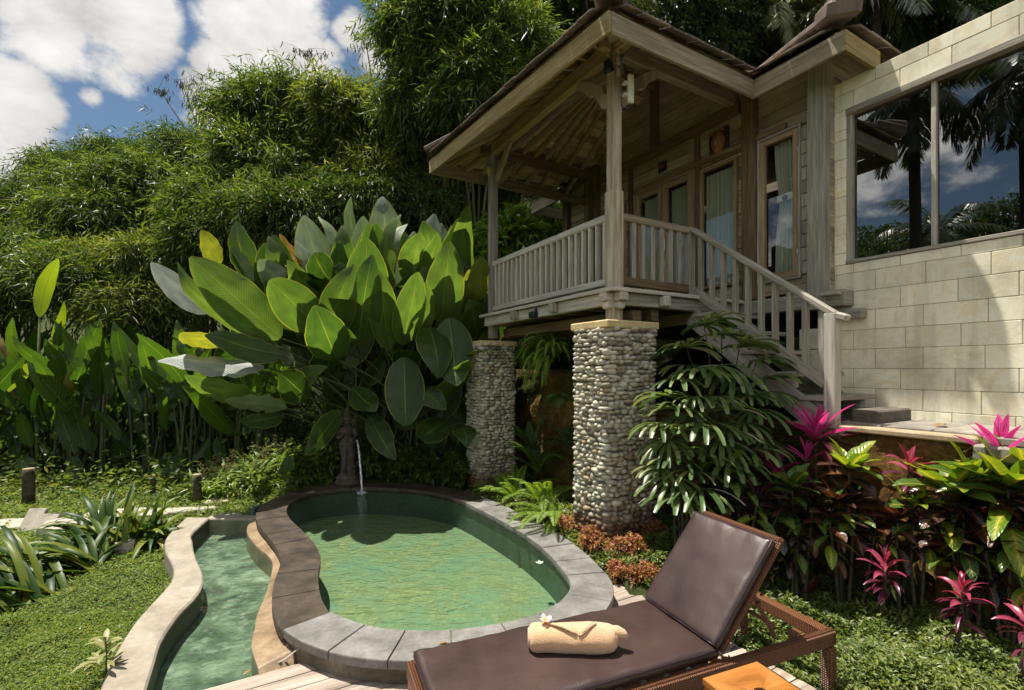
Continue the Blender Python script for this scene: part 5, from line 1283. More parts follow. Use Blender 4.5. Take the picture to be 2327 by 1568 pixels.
# ---------------------------------------------------------------- broadleaf jungle and palms behind the villa
JUN=leafmat('jungle_leaf',[(.010,.020,.006),(.022,.045,.010),(.045,.08,.014),(.08,.12,.024)],.35,.35,(1.5,1.55,.7),.6)
SHR=leafmat('bright_shrub_leaf',[(.06,.12,.012),(.13,.22,.02),(.22,.32,.035)],.4,.45,(1.35,1.35,.6),.45)
def jungle(name,label,cat,lobes,n,seed,L,Wd,mat,trunk=True,group=None,nl=7,twig=.4):
    """lobes: (x px, y px, depth, radius m)"""
    rg=np.random.default_rng(seed); rr=random.Random(seed); c0=P(*lobes[0][:3]); b=Vector((c0.x,c0.y,0)); b.z=zT(b.x,b.y)-.1; t=tree_thing(name,label,cat,b,group); lb=[]
    for (x,y,Y,r) in lobes:
        c=np.array((P(x,y,Y)-b)[:])
        for q in range(6):
            d=rg.normal(size=3); d/=np.linalg.norm(d); lb.append((c+d*r*.55,(r*.55,r*.55,r*.42)))
    p,d=lobe_points(rg,lb,n,.5,1.1,.4); V,F=sprays(rg,p,d,nl,twig,L,Wd,.3,1.0,.18,.08); link('crown',quads_mesh('crown',V,F),mat,t)
    q=MB()
    for i,(x,y,Y,r) in enumerate(lobes):
        c=P(x,y,Y)-b; f=Vector((rr.uniform(-.2,.2),rr.uniform(-.2,.2),0)); q.tube([f,f.lerp(c,.4)+Vector((0,0,c.z*.12)),c],[.11 if trunk else .02,.08 if trunk else .016,.03 if trunk else .008],8,caps=False)
        for k in range(5): e=c+Vector(rr.uniform(-1,1) for _ in range(3))*r*.8; q.tube([c.lerp(f,.25),c.lerp(e,.6),e],[.03 if trunk else .01,.02 if trunk else .007,.006],5,caps=False)
    q.build('trunk' if trunk else 'stems',M_bark,t); return t
gj='jungle trees on the slope above the villa'
jungle('jungle_tree','leafy dark tree directly above the veranda ridge','tree',[(1300,120,13,1.6),(1420,60,13,1.5),(1260,-60,13,1.7)],2600,41,.17,.06,JUN,group=gj)
jungle('jungle_tree','dark tree filling the gap between the two hipped roofs','tree',[(1560,120,14,1.7),(1660,40,14,1.7),(1520,-30,14,1.6)],2600,42,.17,.06,JUN,group=gj)
jungle('jungle_tree','tree behind the villa ridge with light showing through its leaves','tree',[(1780,60,15,1.8),(1850,180,14.5,1.2),(1720,190,15,1.3)],2400,43,.17,.06,JUN,group=gj)
jungle('jungle_tree','dark tree above the right hip cap of the villa','tree',[(1960,40,14,1.7),(2060,60,13.5,1.4),(1930,-60,14,1.5)],2400,44,.17,.06,JUN,group=gj)
jungle('jungle_tree','tree rising behind the sandstone wall at the far right','tree',[(2180,20,12.5,1.4),(2110,80,13,1.0),(2290,-60,12.5,1.5)],2300,45,.15,.05,JUN,group=gj)
jungle('jungle_tree','far tree deep in the shade behind all the palms','tree',[(1400,200,18,2.4),(1650,200,18,2.4),(1900,150,18,2.4),(2150,100,18,2.4),(1250,0,18,2.4)],3800,46,.22,.09,JUN,group=gj)
jungle('bright_shrub','bright yellow green shrub behind the far veranda post','shrub',[(1130,545,8.9,.40),(1180,520,9.2,.42),(1240,515,9.6,.45),(1270,540,9.9,.4),(1110,600,8.8,.35)],900,47,.17,.065,SHR,False,nl=7,twig=.18)
jungle('leafy_shrub','sunlit small leaved shrub under the veranda floor','shrub',[(1225,790,8.3,.35),(1270,800,8.6,.35),(1185,830,8.0,.25)],650,48,.09,.035,SHR,False,nl=7,twig=.18)
PALM=leafmat('palm_leaflet',[(.012,.022,.008),(.03,.05,.014),(.06,.085,.022),(.12,.14,.055)],.32,.3,(1.4,1.4,.7),.6)
PALMB=leafmat('palm_leaflet_pale',[(.06,.085,.02),(.12,.15,.04),(.22,.24,.09),(.30,.30,.15)],.35,.35,(1.3,1.3,.7),.6)
def frond(rg, base, az, el, L, nl=46, lw=.035, ll=.55, sag=1.0):
    d=np.array([math.cos(az)*math.cos(el),math.sin(az)*math.cos(el),math.sin(el)]); pts=[np.array(base,float)]; N=nl
    for k in range(N): d=d+np.array([0,0,-.034*sag*(.4+1.2*k/N)*46/nl]); d/=np.linalg.norm(d); pts.append(pts[-1]+d*L/N)
    pts=np.array(pts); t=nrm(pts[1:]-pts[:-1]); s=nrm(np.cross(t,[0,0,1.]))
    B=[];D=[];S=[];LL=[];WW=[]
    u=np.linspace(0,1,N); lf=ll*np.clip(np.sin(np.pi*(.12+.86*u))**.6,.1,1)
    for sg in (1,-1):
        for rep in (0,1):
            o=rg.uniform(0,1,(N,1)); B.append(pts[:-1]+t*o*L/N); D.append(nrm(s*sg+t*.75+np.array([0,0,-.55])+rg.normal(size=(N,3))*.12)); S.append(t); LL.append(lf*rg.uniform(.85,1.1,N)); WW.append(np.full(N,lw))
    c=np.concatenate; V,F=leaf_quads(c(B),c(D),c(S),c(LL),c(WW),.28,.12)
    return (V,F),pts
def palm(label, base, crown, nf, seed, L=3.0, mat=None, group='coconut palms', trunk=.13, els=(-.5,1.25), ll=.6, lw=.04):
    rg=np.random.default_rng(seed); base=Vector(base); t=tree_thing('palm_tree',label,'palm',base,group); c=Vector(crown)-base; parts=[]; q=MB()
    for k in range(nf):
        az=k*2.39996+rg.uniform(-.2,.2); el=els[0]+(els[1]-els[0])*(k/nf)+rg.uniform(-.1,.1); vf,pts=frond(rg,c+Vector((math.cos(az)*.1,math.sin(az)*.1,0)),az,el,L*rg.uniform(.85,1.1),ll=ll,lw=lw); parts.append(vf); q.tube([Vector(p) for p in pts[::6]],[.022-.0025*i for i in range(len(pts[::6]))],5,caps=False)
    V,F=joinVF(parts); link('fronds',quads_mesh('fronds',V,F),mat or PALM,t); q.build('rachis',M_culm,t)
    w=MB(); w.tube([(0,0,-.2),Vector((c.x*.3+.1,c.y*.3,c.z*.4)),Vector((c.x*.75,c.y*.75,c.z*.8)),c],[trunk*1.3,trunk,trunk*.9,trunk*.85],10); w.build('trunk',M_bark,t); return t
def palm_px(label,x,y,Y,nf,seed,**k):
    c=P(x,y,Y); return palm(label,(c.x+.3,c.y+.4,zT(c.x+.3,c.y+.4)),c,nf,seed,**k)
palm_px('coconut palm whose pale fronds hang over the left side of the veranda roof',1330,-40,11.5,16,51,L=2.3,mat=PALMB,els=(-.5,1.0))
palm_px('dark palm with a grey trunk seen above the gap between the roofs',1640,-90,13.0,16,52,L=2.6,els=(-.7,1.0))
palm_px('short palm with grey drooping fronds in the valley between the roofs',1665,235,13.0,12,53,L=1.4,mat=PALMB,els=(-.4,1.1),ll=.4)
palm_px('palm with hanging dead fronds beside the ridge of the villa',1760,20,13.6,14,54,L=2.0,mat=PALMB,els=(-1.0,.5))
palm_px('dark feathery palm left of the sandstone wall top',1990,-20,12.0,15,55,L=2.2,els=(-.6,1.0))
palm_px('dark palm behind the top right corner of the sandstone wall',2120,30,12.5,14,56,L=2.0,els=(-.5,1.0))
# palms and trees over the river side, out of frame to the left: the dark windows mirror them
g2='palms across the garden mirrored in the windows'
def RF(x,y,dist):
    """what the wing window shows at a pixel, 'dist' metres beyond the glass"""
    d=P(x,y,1)-Vector((0,0,H)); o=Vector((0,0,H)); n=Vector((CA,SA,0)); p0=W(2.01,0,0); s=(p0-o).dot(n)/d.dot(n); hit=o+d*s; r=(d-2*d.dot(n)*n).normalized(); return hit+r*dist
for (x,y,D_,nf,sd_,L,lb,tr) in ((2075,200,17.0,17,61,2.6,'tall coconut palm with long hanging fronds mirrored in the left window pane',.17),(2330,150,16.0,15,62,2.5,'coconut palm mirrored high in the right window pane',.16),(2130,520,27.0,18,63,3.6,'distant coconut palm mirrored low beside the mullion',.2)):
    c=RF(x,y,D_); palm(lb,(c.x-.5,c.y-.2,-.3),c,nf,sd_,L=L,trunk=tr,group=g2,els=(-1.0,1.1),ll=.75,lw=.05)
def farcrown(label,spots,seed,n):
    rg=np.random.default_rng(seed); cs=[RF(x,y,D_) for (x,y,D_,r) in spots]; b=Vector((cs[0].x,cs[0].y,-.3)); t=tree_thing('riverside_tree',label,'tree',b,'trees across the garden mirrored in the windows'); lb=[(np.array((c-b)[:]),(s[3],s[3],s[3]*.6)) for c,s in zip(cs,spots)]
    p,d=lobe_points(rg,lb,n,.3,1.1,.2); V,F=sprays(rg,p,d,6,.6,.3,.13,.1,1); link('crown',quads_mesh('crown',V,F),JUN,t); q=MB()
    for c in cs: q.tube([(0,0,0),(c-b)*.5,c-b],[.25,.15,.06],7,caps=False)
    q.build('trunk',M_bark,t)
farcrown('spreading tree mirrored low in the left window pane',((1960,560,34,1.5),(2040,555,34,1.7),(2100,575,34,1.4),(1990,590,30,1.4)),71,900)
farcrown('spreading tree mirrored low in the right window pane',((2290,500,36,1.7),(2240,530,36,1.5),(2200,550,36,1.5),(2330,520,36,2.0)),72,900)
farcrown('low tree line mirrored at the foot of the window',((2150,590,40,2.4),(2060,600,40,2.0),(2260,570,40,2.4),(1930,600,40,2.0)),73,900)
# ================================================================== the giant paddle leaved plant behind the pool
VEIN=dict(mid=(.17,.22,.05),freq=230,amt=.16,midw=.028,edge=(.24,.25,.045),spot=(.16,.12,.03))
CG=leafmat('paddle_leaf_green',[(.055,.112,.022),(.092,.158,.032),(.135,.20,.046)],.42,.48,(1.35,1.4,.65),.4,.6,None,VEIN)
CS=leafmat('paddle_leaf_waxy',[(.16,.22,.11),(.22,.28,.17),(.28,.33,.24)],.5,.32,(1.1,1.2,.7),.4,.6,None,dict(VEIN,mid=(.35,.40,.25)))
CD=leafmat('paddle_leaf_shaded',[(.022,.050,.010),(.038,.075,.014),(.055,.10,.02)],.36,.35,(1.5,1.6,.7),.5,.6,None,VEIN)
CO_=leafmat('paddle_leaf_orange',[(.28,.12,.015),(.36,.17,.02),(.42,.24,.03)],.5,.4,None,.3,3,None,VEIN)
CY=leafmat('paddle_leaf_yellow',[(.14,.19,.02),(.18,.22,.03),(.24,.25,.04)],.45,.5,(1.4,1.3,.5),.4,.6,None,VEIN)
CW=leafmat('paddle_leaf_white',[(.34,.38,.34),(.42,.45,.41)],.55,.3,None,.3,.6,None,dict(VEIN,mid=(.5,.52,.45),edge=(.4,.4,.2)))
M_pet3=leafmat('petiole_dark',[(.018,.028,.008),(.035,.048,.012),(.07,.08,.02)],.5,.1)
M_pet2=leafmat('petiole',[(.05,.075,.018),(.09,.12,.03),(.14,.16,.05)],.45,.15)
def paddle(q, b, t, wpx, rot=0, bend=.12, mi=0, fold=.12, wav=.05, n=13, ac=4, wide=None, tipcurl=0):
    """one big leaf blade from petiole joint b to tip t"""
    b,t=Vector(b),Vector(t); d=(t-b); L=d.length; mid=(b+t)/2; v=(mid-Vector((0,0,H))).normalized(); s=d.normalized().cross(v).normalized(); s=Matrix.Rotation(rot,3,d.normalized())@s
    nn=s.cross(d.normalized()); Wd=wide if wide else (1.06*wpx/1100*mid.y)/max(.3,abs(math.cos(rot)))
    pts=[];ws=[];ss=[]
    for i in range(n+1):
        u=i/n; pts.append(b+d*u+nn*(bend*L*math.sin(math.pi*u)*.5)+nn*(tipcurl*L*max(0,u-.75)**2*6)); w=Wd/2*math.sin(math.pi*min(.996,.014+.982*u**.84))**.62; 
        ws.append(max(w,.004)); ss.append(s)
    q.ribbon(pts,ss,ws,mi,ac,fold,wav); return pts
cal=empty('giant_paddle_plant',P(900,1080,7.4),0,'huge clump of upright paddle shaped leaves behind the pool and statue','plant'); cal.location.z=.1
CB=Vector(cal.location)
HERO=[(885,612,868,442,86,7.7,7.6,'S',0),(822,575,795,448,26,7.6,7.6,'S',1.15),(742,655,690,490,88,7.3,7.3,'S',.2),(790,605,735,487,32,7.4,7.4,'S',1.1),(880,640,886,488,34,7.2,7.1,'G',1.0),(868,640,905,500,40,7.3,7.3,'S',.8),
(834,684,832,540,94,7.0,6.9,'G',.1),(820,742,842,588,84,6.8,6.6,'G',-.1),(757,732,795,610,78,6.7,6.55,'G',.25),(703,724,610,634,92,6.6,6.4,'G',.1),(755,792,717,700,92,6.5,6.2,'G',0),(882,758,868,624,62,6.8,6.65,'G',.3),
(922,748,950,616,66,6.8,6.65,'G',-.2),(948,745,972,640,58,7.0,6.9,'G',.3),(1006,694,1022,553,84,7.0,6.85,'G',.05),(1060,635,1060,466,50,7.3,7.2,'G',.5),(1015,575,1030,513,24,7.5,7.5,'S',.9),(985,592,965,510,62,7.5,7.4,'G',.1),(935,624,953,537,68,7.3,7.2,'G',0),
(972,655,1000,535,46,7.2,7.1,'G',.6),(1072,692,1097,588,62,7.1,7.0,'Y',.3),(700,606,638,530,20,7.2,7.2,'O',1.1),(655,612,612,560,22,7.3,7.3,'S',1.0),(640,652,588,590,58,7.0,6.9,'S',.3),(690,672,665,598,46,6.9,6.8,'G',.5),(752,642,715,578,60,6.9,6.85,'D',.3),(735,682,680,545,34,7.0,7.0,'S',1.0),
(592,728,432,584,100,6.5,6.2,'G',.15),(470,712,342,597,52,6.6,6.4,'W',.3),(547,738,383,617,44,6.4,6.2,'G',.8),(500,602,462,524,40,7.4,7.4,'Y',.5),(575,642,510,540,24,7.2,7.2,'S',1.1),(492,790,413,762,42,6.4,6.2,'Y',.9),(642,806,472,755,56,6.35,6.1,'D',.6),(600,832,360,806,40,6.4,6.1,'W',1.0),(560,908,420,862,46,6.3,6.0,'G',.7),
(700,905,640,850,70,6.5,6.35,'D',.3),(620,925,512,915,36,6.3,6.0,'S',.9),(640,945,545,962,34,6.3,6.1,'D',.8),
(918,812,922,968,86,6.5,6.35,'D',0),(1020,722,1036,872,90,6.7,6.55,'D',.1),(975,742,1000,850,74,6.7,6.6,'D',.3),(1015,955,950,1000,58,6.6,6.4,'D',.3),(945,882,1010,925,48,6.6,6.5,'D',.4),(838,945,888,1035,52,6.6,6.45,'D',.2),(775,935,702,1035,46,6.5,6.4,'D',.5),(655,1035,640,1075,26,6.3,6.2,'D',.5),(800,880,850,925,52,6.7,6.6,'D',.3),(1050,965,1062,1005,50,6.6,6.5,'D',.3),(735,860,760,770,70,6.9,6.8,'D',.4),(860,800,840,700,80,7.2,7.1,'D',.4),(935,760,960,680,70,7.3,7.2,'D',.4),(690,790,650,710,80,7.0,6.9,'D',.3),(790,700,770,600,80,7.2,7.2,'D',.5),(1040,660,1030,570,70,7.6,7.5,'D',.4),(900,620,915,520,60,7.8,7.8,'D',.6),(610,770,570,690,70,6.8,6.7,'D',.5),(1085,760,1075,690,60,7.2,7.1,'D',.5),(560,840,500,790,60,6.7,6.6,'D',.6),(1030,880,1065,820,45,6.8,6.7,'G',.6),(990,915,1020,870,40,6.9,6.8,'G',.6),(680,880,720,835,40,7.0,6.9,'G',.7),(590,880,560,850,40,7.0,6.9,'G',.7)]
rx=random.Random(12)
for i in range(34):
    x=rx.uniform(560,1085); y=rx.uniform(585,790)-.00055*(540**2-(x-830)**2*2.2)*.25; h=rx.uniform(120,180); HERO.append((x+rx.uniform(-10,10)+(x-830)*-.10,y+h*.55,x+rx.uniform(-20,20)+(x-830)*.05,y-h*.45,rx.uniform(50,80),7.35,7.3,rx.choice('GGDDS'),rx.uniform(.1,.8)))
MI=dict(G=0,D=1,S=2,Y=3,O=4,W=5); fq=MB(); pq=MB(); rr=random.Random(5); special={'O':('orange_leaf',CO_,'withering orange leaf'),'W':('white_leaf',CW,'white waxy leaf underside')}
for (xb,yb,xt,yt,w,Yb,Yt,k,rot) in HERO:
    Yt-=dict(G=.5,D=.4,Y=.4,W=.3,O=.1,S=.15)[k]
    if k in 'GS' and yt<yb: xb,yb=xt+(xb-xt)*1.28,yt+(yb-yt)*1.28
    b=P(xb,yb,Yb)-CB; t=P(xt,yt,Yt)-CB; sgn=rr.choice((-1,1)); tgt=fq if k not in special else MB()
    dn=Vector(b)+CB
    D0=Vector((0,0,H)); q=MB()
    bb,tt=b+CB,t+CB; sub=MB(); paddle(sub,bb,tt,w,rot*sgn,rr.uniform(-.15,.22),0,rr.uniform(.08,.26),rr.uniform(.04,.11),n=14,ac=4,tipcurl=rr.uniform(-.15,.45))
    vv=[Vector(p)-CB for p in sub.v]
    tgt.add(vv,sub.f,sub.uv,MI[k] if tgt is fq else 0,True)
    if tgt is not fq:
        o=tgt.build(special[k][0],special[k][1],cal); o['label']=special[k][2]
    root=Vector((rr.uniform(-.75,.95),rr.uniform(-.3,.35),0)); ctl=Vector((root.x*.8+b.x*.2,root.y*.7+b.y*.3,b.z*.72)); path=[]
    if yt>yb: ctl=Vector((b.x+rr.uniform(-.1,.1),b.y+.15,b.z+.15))
    for i in range(9): u=i/8; path.append(root*(1-u)**2+ctl*2*u*(1-u)+b*u*u)
    pq.tube(path,[.022-.0017*i for i in range(9)],6,caps=False)
for k in range(110):
    root=Vector((rr.uniform(-.9,1.1),rr.uniform(-.4,.6),0)); top=root+Vector((rr.uniform(-.5,.5)+root.x*.25,rr.uniform(-.2,.3),rr.uniform(1.2,2.3))); pq.tube([root,root.lerp(top,.5)+Vector((root.x*-.05,0,.1)),top],[.026,.02,.012],6,caps=False)
for k in range(185):
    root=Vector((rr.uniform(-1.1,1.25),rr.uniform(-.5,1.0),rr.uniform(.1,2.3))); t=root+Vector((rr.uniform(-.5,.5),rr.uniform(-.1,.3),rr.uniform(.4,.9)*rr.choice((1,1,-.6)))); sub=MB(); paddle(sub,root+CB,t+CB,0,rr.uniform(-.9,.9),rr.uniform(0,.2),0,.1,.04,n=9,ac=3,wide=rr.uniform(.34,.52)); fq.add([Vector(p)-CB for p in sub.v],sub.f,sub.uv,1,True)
for k in range(26):
    b=Vector((rr.uniform(-1.3,1.3),rr.uniform(-.6,.5),rr.uniform(1.5,2.9))); t=b+Vector((b.x*.35+rr.uniform(-.3,.3),rr.uniform(-.75,-.2),rr.uniform(.05,.5))); sub=MB(); bb,tt=b+CB,t+CB; d=(tt-bb).normalized(); s_=d.cross(Vector((rr.uniform(-.3,.3),rr.uniform(-.5,0),1))).normalized(); n=10; pts=[bb.lerp(tt,i/n)+Vector((0,0,-.10*(i/n)**2)) for i in range(n+1)]; w=rr.uniform(.34,.5)
    sub.ribbon(pts,[s_]*(n+1),[max(.004,w/2*(1-abs(2*min(1,i/n*.97+.015)-1)**2.7)**.55) for i in range(n+1)],0,3,.1,.04); fq.add([Vector(p)-CB for p in sub.v],sub.f,sub.uv,1 if k%3 else 0,True)
    root=Vector((rr.uniform(-.7,.9),rr.uniform(-.2,.4),0)); pq.tube([root,Vector((root.x*.8+b.x*.2,root.y*.7+b.y*.3,b.z*.72)),b],[.022,.016,.009],6,caps=False)
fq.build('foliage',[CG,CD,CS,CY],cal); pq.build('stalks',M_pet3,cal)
# ================================================================== banana-like heliconia bank on the left
VB=dict(mid=(.12,.18,.03),freq=110,amt=.14,midw=.05)
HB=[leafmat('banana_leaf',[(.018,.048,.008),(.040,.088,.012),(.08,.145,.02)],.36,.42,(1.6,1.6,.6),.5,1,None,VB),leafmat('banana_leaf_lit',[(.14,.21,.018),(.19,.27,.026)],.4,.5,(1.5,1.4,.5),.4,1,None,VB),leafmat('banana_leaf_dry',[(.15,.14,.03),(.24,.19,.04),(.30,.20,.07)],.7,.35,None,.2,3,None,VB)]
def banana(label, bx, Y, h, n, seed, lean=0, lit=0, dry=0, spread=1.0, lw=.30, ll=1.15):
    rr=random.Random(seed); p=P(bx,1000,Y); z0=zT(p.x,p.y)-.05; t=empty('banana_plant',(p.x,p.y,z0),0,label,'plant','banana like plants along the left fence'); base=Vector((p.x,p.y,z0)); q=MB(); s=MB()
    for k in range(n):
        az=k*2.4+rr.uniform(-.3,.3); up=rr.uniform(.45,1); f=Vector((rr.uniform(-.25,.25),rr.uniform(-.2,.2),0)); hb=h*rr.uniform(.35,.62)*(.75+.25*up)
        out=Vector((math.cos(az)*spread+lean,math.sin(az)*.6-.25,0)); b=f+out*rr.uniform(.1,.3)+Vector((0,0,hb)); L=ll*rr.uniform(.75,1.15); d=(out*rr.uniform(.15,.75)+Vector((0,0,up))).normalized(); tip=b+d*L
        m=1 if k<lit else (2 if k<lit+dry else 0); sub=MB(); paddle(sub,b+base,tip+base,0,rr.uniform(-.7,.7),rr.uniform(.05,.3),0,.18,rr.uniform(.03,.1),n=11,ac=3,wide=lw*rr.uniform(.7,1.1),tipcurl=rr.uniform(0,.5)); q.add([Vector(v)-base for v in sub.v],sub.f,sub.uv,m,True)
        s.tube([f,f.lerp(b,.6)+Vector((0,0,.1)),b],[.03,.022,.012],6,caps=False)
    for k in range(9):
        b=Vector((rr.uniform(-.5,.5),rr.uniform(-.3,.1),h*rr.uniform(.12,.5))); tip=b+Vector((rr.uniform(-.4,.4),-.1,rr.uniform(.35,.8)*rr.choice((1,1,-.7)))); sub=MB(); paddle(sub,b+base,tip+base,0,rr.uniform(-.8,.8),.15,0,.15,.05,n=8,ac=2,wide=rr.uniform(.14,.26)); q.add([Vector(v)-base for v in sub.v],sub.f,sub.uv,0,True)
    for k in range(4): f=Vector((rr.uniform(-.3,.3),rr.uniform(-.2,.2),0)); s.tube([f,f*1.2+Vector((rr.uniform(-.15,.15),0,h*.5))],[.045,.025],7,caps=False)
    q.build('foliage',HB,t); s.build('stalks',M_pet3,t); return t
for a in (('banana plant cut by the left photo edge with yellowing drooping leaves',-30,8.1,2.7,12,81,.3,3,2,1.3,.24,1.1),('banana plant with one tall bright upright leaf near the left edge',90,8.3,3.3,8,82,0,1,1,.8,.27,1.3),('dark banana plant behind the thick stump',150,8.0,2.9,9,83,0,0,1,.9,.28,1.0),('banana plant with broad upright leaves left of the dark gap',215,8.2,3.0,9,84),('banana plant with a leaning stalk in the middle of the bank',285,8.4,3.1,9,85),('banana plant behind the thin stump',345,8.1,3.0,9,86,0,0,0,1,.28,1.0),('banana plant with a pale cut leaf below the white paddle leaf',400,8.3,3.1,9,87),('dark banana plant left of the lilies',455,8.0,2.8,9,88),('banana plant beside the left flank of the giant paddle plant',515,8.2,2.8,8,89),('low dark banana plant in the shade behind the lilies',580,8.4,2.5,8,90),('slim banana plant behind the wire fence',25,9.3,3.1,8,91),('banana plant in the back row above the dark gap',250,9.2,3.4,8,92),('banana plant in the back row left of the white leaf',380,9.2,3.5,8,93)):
    banana(*a)
t=empty('tall_banana_leaf_plant',P(85,1000,7.9),0,'single tall yellow green banana leaf standing above the left bank','plant'); t.location.z=-.1; q=MB(); cb=Vector(t.location); sub=MB(); paddle(sub,P(90,720,7.9),P(132,588,7.8),30,.25,.30,0,.3,.09); q.add([Vector(v)-cb for v in sub.v],sub.f,sub.uv,0,True); q.build('foliage',HB[1],t); q=MB(); q.tube([(0,0,0),P(86,850,7.9)-cb,P(90,720,7.9)-cb],[.03,.025,.012],7); q.build('stalk',M_pet2,t)
# ================================================================== smaller garden plants
def straps(q, n, rr, L, Wd, out=(0,0), el=(.5,1.2), sag=1.1, mi=0, seg=7, ac=1, fold=.35, taper=.9, base_r=.06, azr=None):
    for k in range(n):
        az=rr.uniform(*azr) if azr else rr.uniform(0,6.283); e=rr.uniform(*el); d=Vector((math.cos(az)*math.cos(e)+out[0],math.sin(az)*math.cos(e)+out[1],math.sin(e))).normalized(); l=L*rr.uniform(.65,1.15); w=Wd*rr.uniform(.75,1.15)
        p=Vector((rr.uniform(-1,1)*base_r,rr.uniform(-1,1)*base_r,0)); pts=[];ss=[];ws=[]; tw=rr.uniform(-.5,.5)
        for i in range(seg+1):
            u=i/seg; pts.append(p.copy()); s=d.cross(Vector((0,0,1)));
            if s.length<.05: s=Vector((1,0,0))
            s.normalize(); ss.append(Matrix.Rotation(tw*u,3,d)@s); ws.append(max(.0012,w/2*(math.sin(math.pi*(.18+.80*u))**taper))); d=(d+Vector((0,0,-sag*.16*(.3+u)*7/seg))).normalized(); p=p+d*(l/seg)
        q.ribbon(pts,ss,ws,mi,ac,fold,0)
def plant(name,label,cat,loc,group,fns,rz=0):
    t=empty(name,loc,rz,label,cat,group)
    for nm,m,fn in fns: q=MB(); fn(q); q.build(nm,m,t)
    return t
def gnd(x,y,z=None,guess=0.0):
    h=guess
    for _ in range(6):
        Y=(H-h)*1100/(y-839.3); X=(x-1163.5)/1100*Y; h=zT(X,Y)
    return Vector((X,Y,h))
VS=dict(mid=(.12,.18,.03),freq=0,amt=0,midw=.08)
STR=leafmat('strap_leaf',[(.012,.030,.006),(.025,.058,.009),(.05,.09,.012),(.16,.19,.025)],.42,.3,(1.5,1.5,.6),.22,2)
LIL=leafmat('lily_leaf',[(.08,.14,.025),(.16,.24,.045),(.28,.34,.10)],.42,.4,(1.3,1.3,.6),.35,3)
gs='strap leaved clumps edging the left lawn'
for i,(x,y,L,n,lb,az) in enumerate(((115,1345,.62,34,'largest strap leaved clump, its leaves sweeping to the left photo edge',(1.9,4.9)),(40,1385,.60,24,'strap leaved clump cut by the left edge of the photo',(1.9,4.6)),(205,1290,.58,36,'dense strap leaved clump behind the lawn in the middle of the row',(1.2,4.8)),(285,1250,.50,32,'strap leaved clump with an upright spiky crown near the curved wall',(.3,4.4)),(335,1228,.42,22,'smallest strap leaved clump touching the curved wall',(0,6.28)),(230,1240,.55,24,'strap leaved clump tucked behind the spiky one',(1.0,4.2)))):
    rr=random.Random(200+i); p=gnd(x,y); plant('strap_leaf_clump',lb,'plant',p-Vector((0,0,.02)),gs,[('foliage',STR,lambda q:straps(q,n*2+14,rr,L*1.35,.06,(-.3,-.12),(.35,1.2),1.7,azr=az,base_r=.12))])
gl='pale edged lilies on the mound behind the channel'
sp=[(470,1115),(500,1085),(530,1060),(560,1030),(520,1110),(555,1080),(590,1050),(620,1020),(590,1095),(600,1000),(640,1040),(660,990),(490,1050),(570,990),(630,980),(545,1010)]
names=['at the foot of the sunlit stump','behind the sunlit stump','in the second row of the mound','on the left flank of the mound','lowest on the mound beside the channel','in the middle of the mound','near the mound top','on the top of the mound','at the right foot of the mound','in the upper left row','beside the stalks of the giant plant','farthest up against the giant plant','in the shade left of the mound','highest left on the mound','behind the mound top','between two rows on the left']
M_seed=leafmat('seed_head',[(.18,.15,.05),(.30,.26,.10)],.8,.2)
for i,((x,y),nm) in enumerate(zip(sp,names)):
    rr=random.Random(300+i); Y=6.9+ (1115-y)/120*1.1; p=P(x,y,Y); p.z=zT(p.x,p.y)
    def seeds(q):
        for k in range(4):
            a=Vector((rr.uniform(-.1,.1),rr.uniform(-.1,.1),rr.uniform(.34,.5))); q.tube([(0,0,0),a*.6,a],[.004,.003,.002],4,caps=False)
            for s in range(16): c=a+Vector((rr.uniform(-.05,.05),rr.uniform(-.05,.05),rr.uniform(-.10,.05))); q.box(c,(.012,.012,.012))
    fn=[('foliage',LIL,lambda q:straps(q,34,rr,.50,.055,(0,0),(.3,1.3),1.5,base_r=.12))]
    if i%2==0: fn.append(('seed_heads',M_seed,seeds))
    plant('lily_clump','striped lily clump '+nm,'plant',p,gl,fn)
# ferns
FERN=leafmat('fern_pinna',[(.09,.16,.016),(.15,.24,.022),(.22,.31,.035)],.5,.45,(1.4,1.4,.6),.3,3); FERND=leafmat('fern_pinna_dark',[(.025,.05,.01),(.045,.085,.014),(.075,.125,.02)],.5,.4,(1.4,1.4,.6),.3,3)
def fern(label,loc,n,L,seed,mat,el=(.3,1.2),azr=(0,6.283),pw=.075,sag=1.0):
    rg=np.random.default_rng(seed); rr=random.Random(seed); t=empty('fern',loc,0,label,'fern','sword ferns by the columns'); parts=[]; q=MB()
    for k in range(n):
        az=rr.uniform(*azr); e=rr.uniform(*el); d=np.array([math.cos(az)*math.cos(e),math.sin(az)*math.cos(e),math.sin(e)]); N=40; l=L*rr.uniform(.7,1.1); pts=[np.array([rr.uniform(-.03,.03),rr.uniform(-.03,.03),0.])]
        for i in range(N): d=d+np.array([0,0,-.047*sag*(.35+i/N)]); d/=np.linalg.norm(d); pts.append(pts[-1]+d*l/N)
        pts=np.array(pts); T=nrm(pts[1:]-pts[:-1]); S=nrm(np.cross(T,[0,0,1.])); u=np.linspace(0,1,N); lf=pw*np.clip(np.sin(np.pi*(.10+.86*u))**.7,.12,1)
        for sg in (1,-1): parts.append(leaf_quads(pts[:-1],nrm(S*sg+T*.22+np.array([0,0,-.12])+rg.normal(size=(N,3))*.05),T,lf,np.full(N,l/N*1.25),.1,.1))
        q.tube([Vector(p) for p in pts[::8]],[.004,.0035,.003,.0025,.002,.0015],4,caps=False)
    V,F=joinVF(parts); link('fronds',quads_mesh('fronds',V,F),mat,t); q.build('stalks',M_pet2,t)
def gp(x,y,Y,dz=0): p=P(x,y,Y); return Vector((p.x,p.y,p.z+dz))
fern('bright fern with long fronds arching over the coping by the far column',gp(1175,1140,5.9),15,.62,401,FERN)
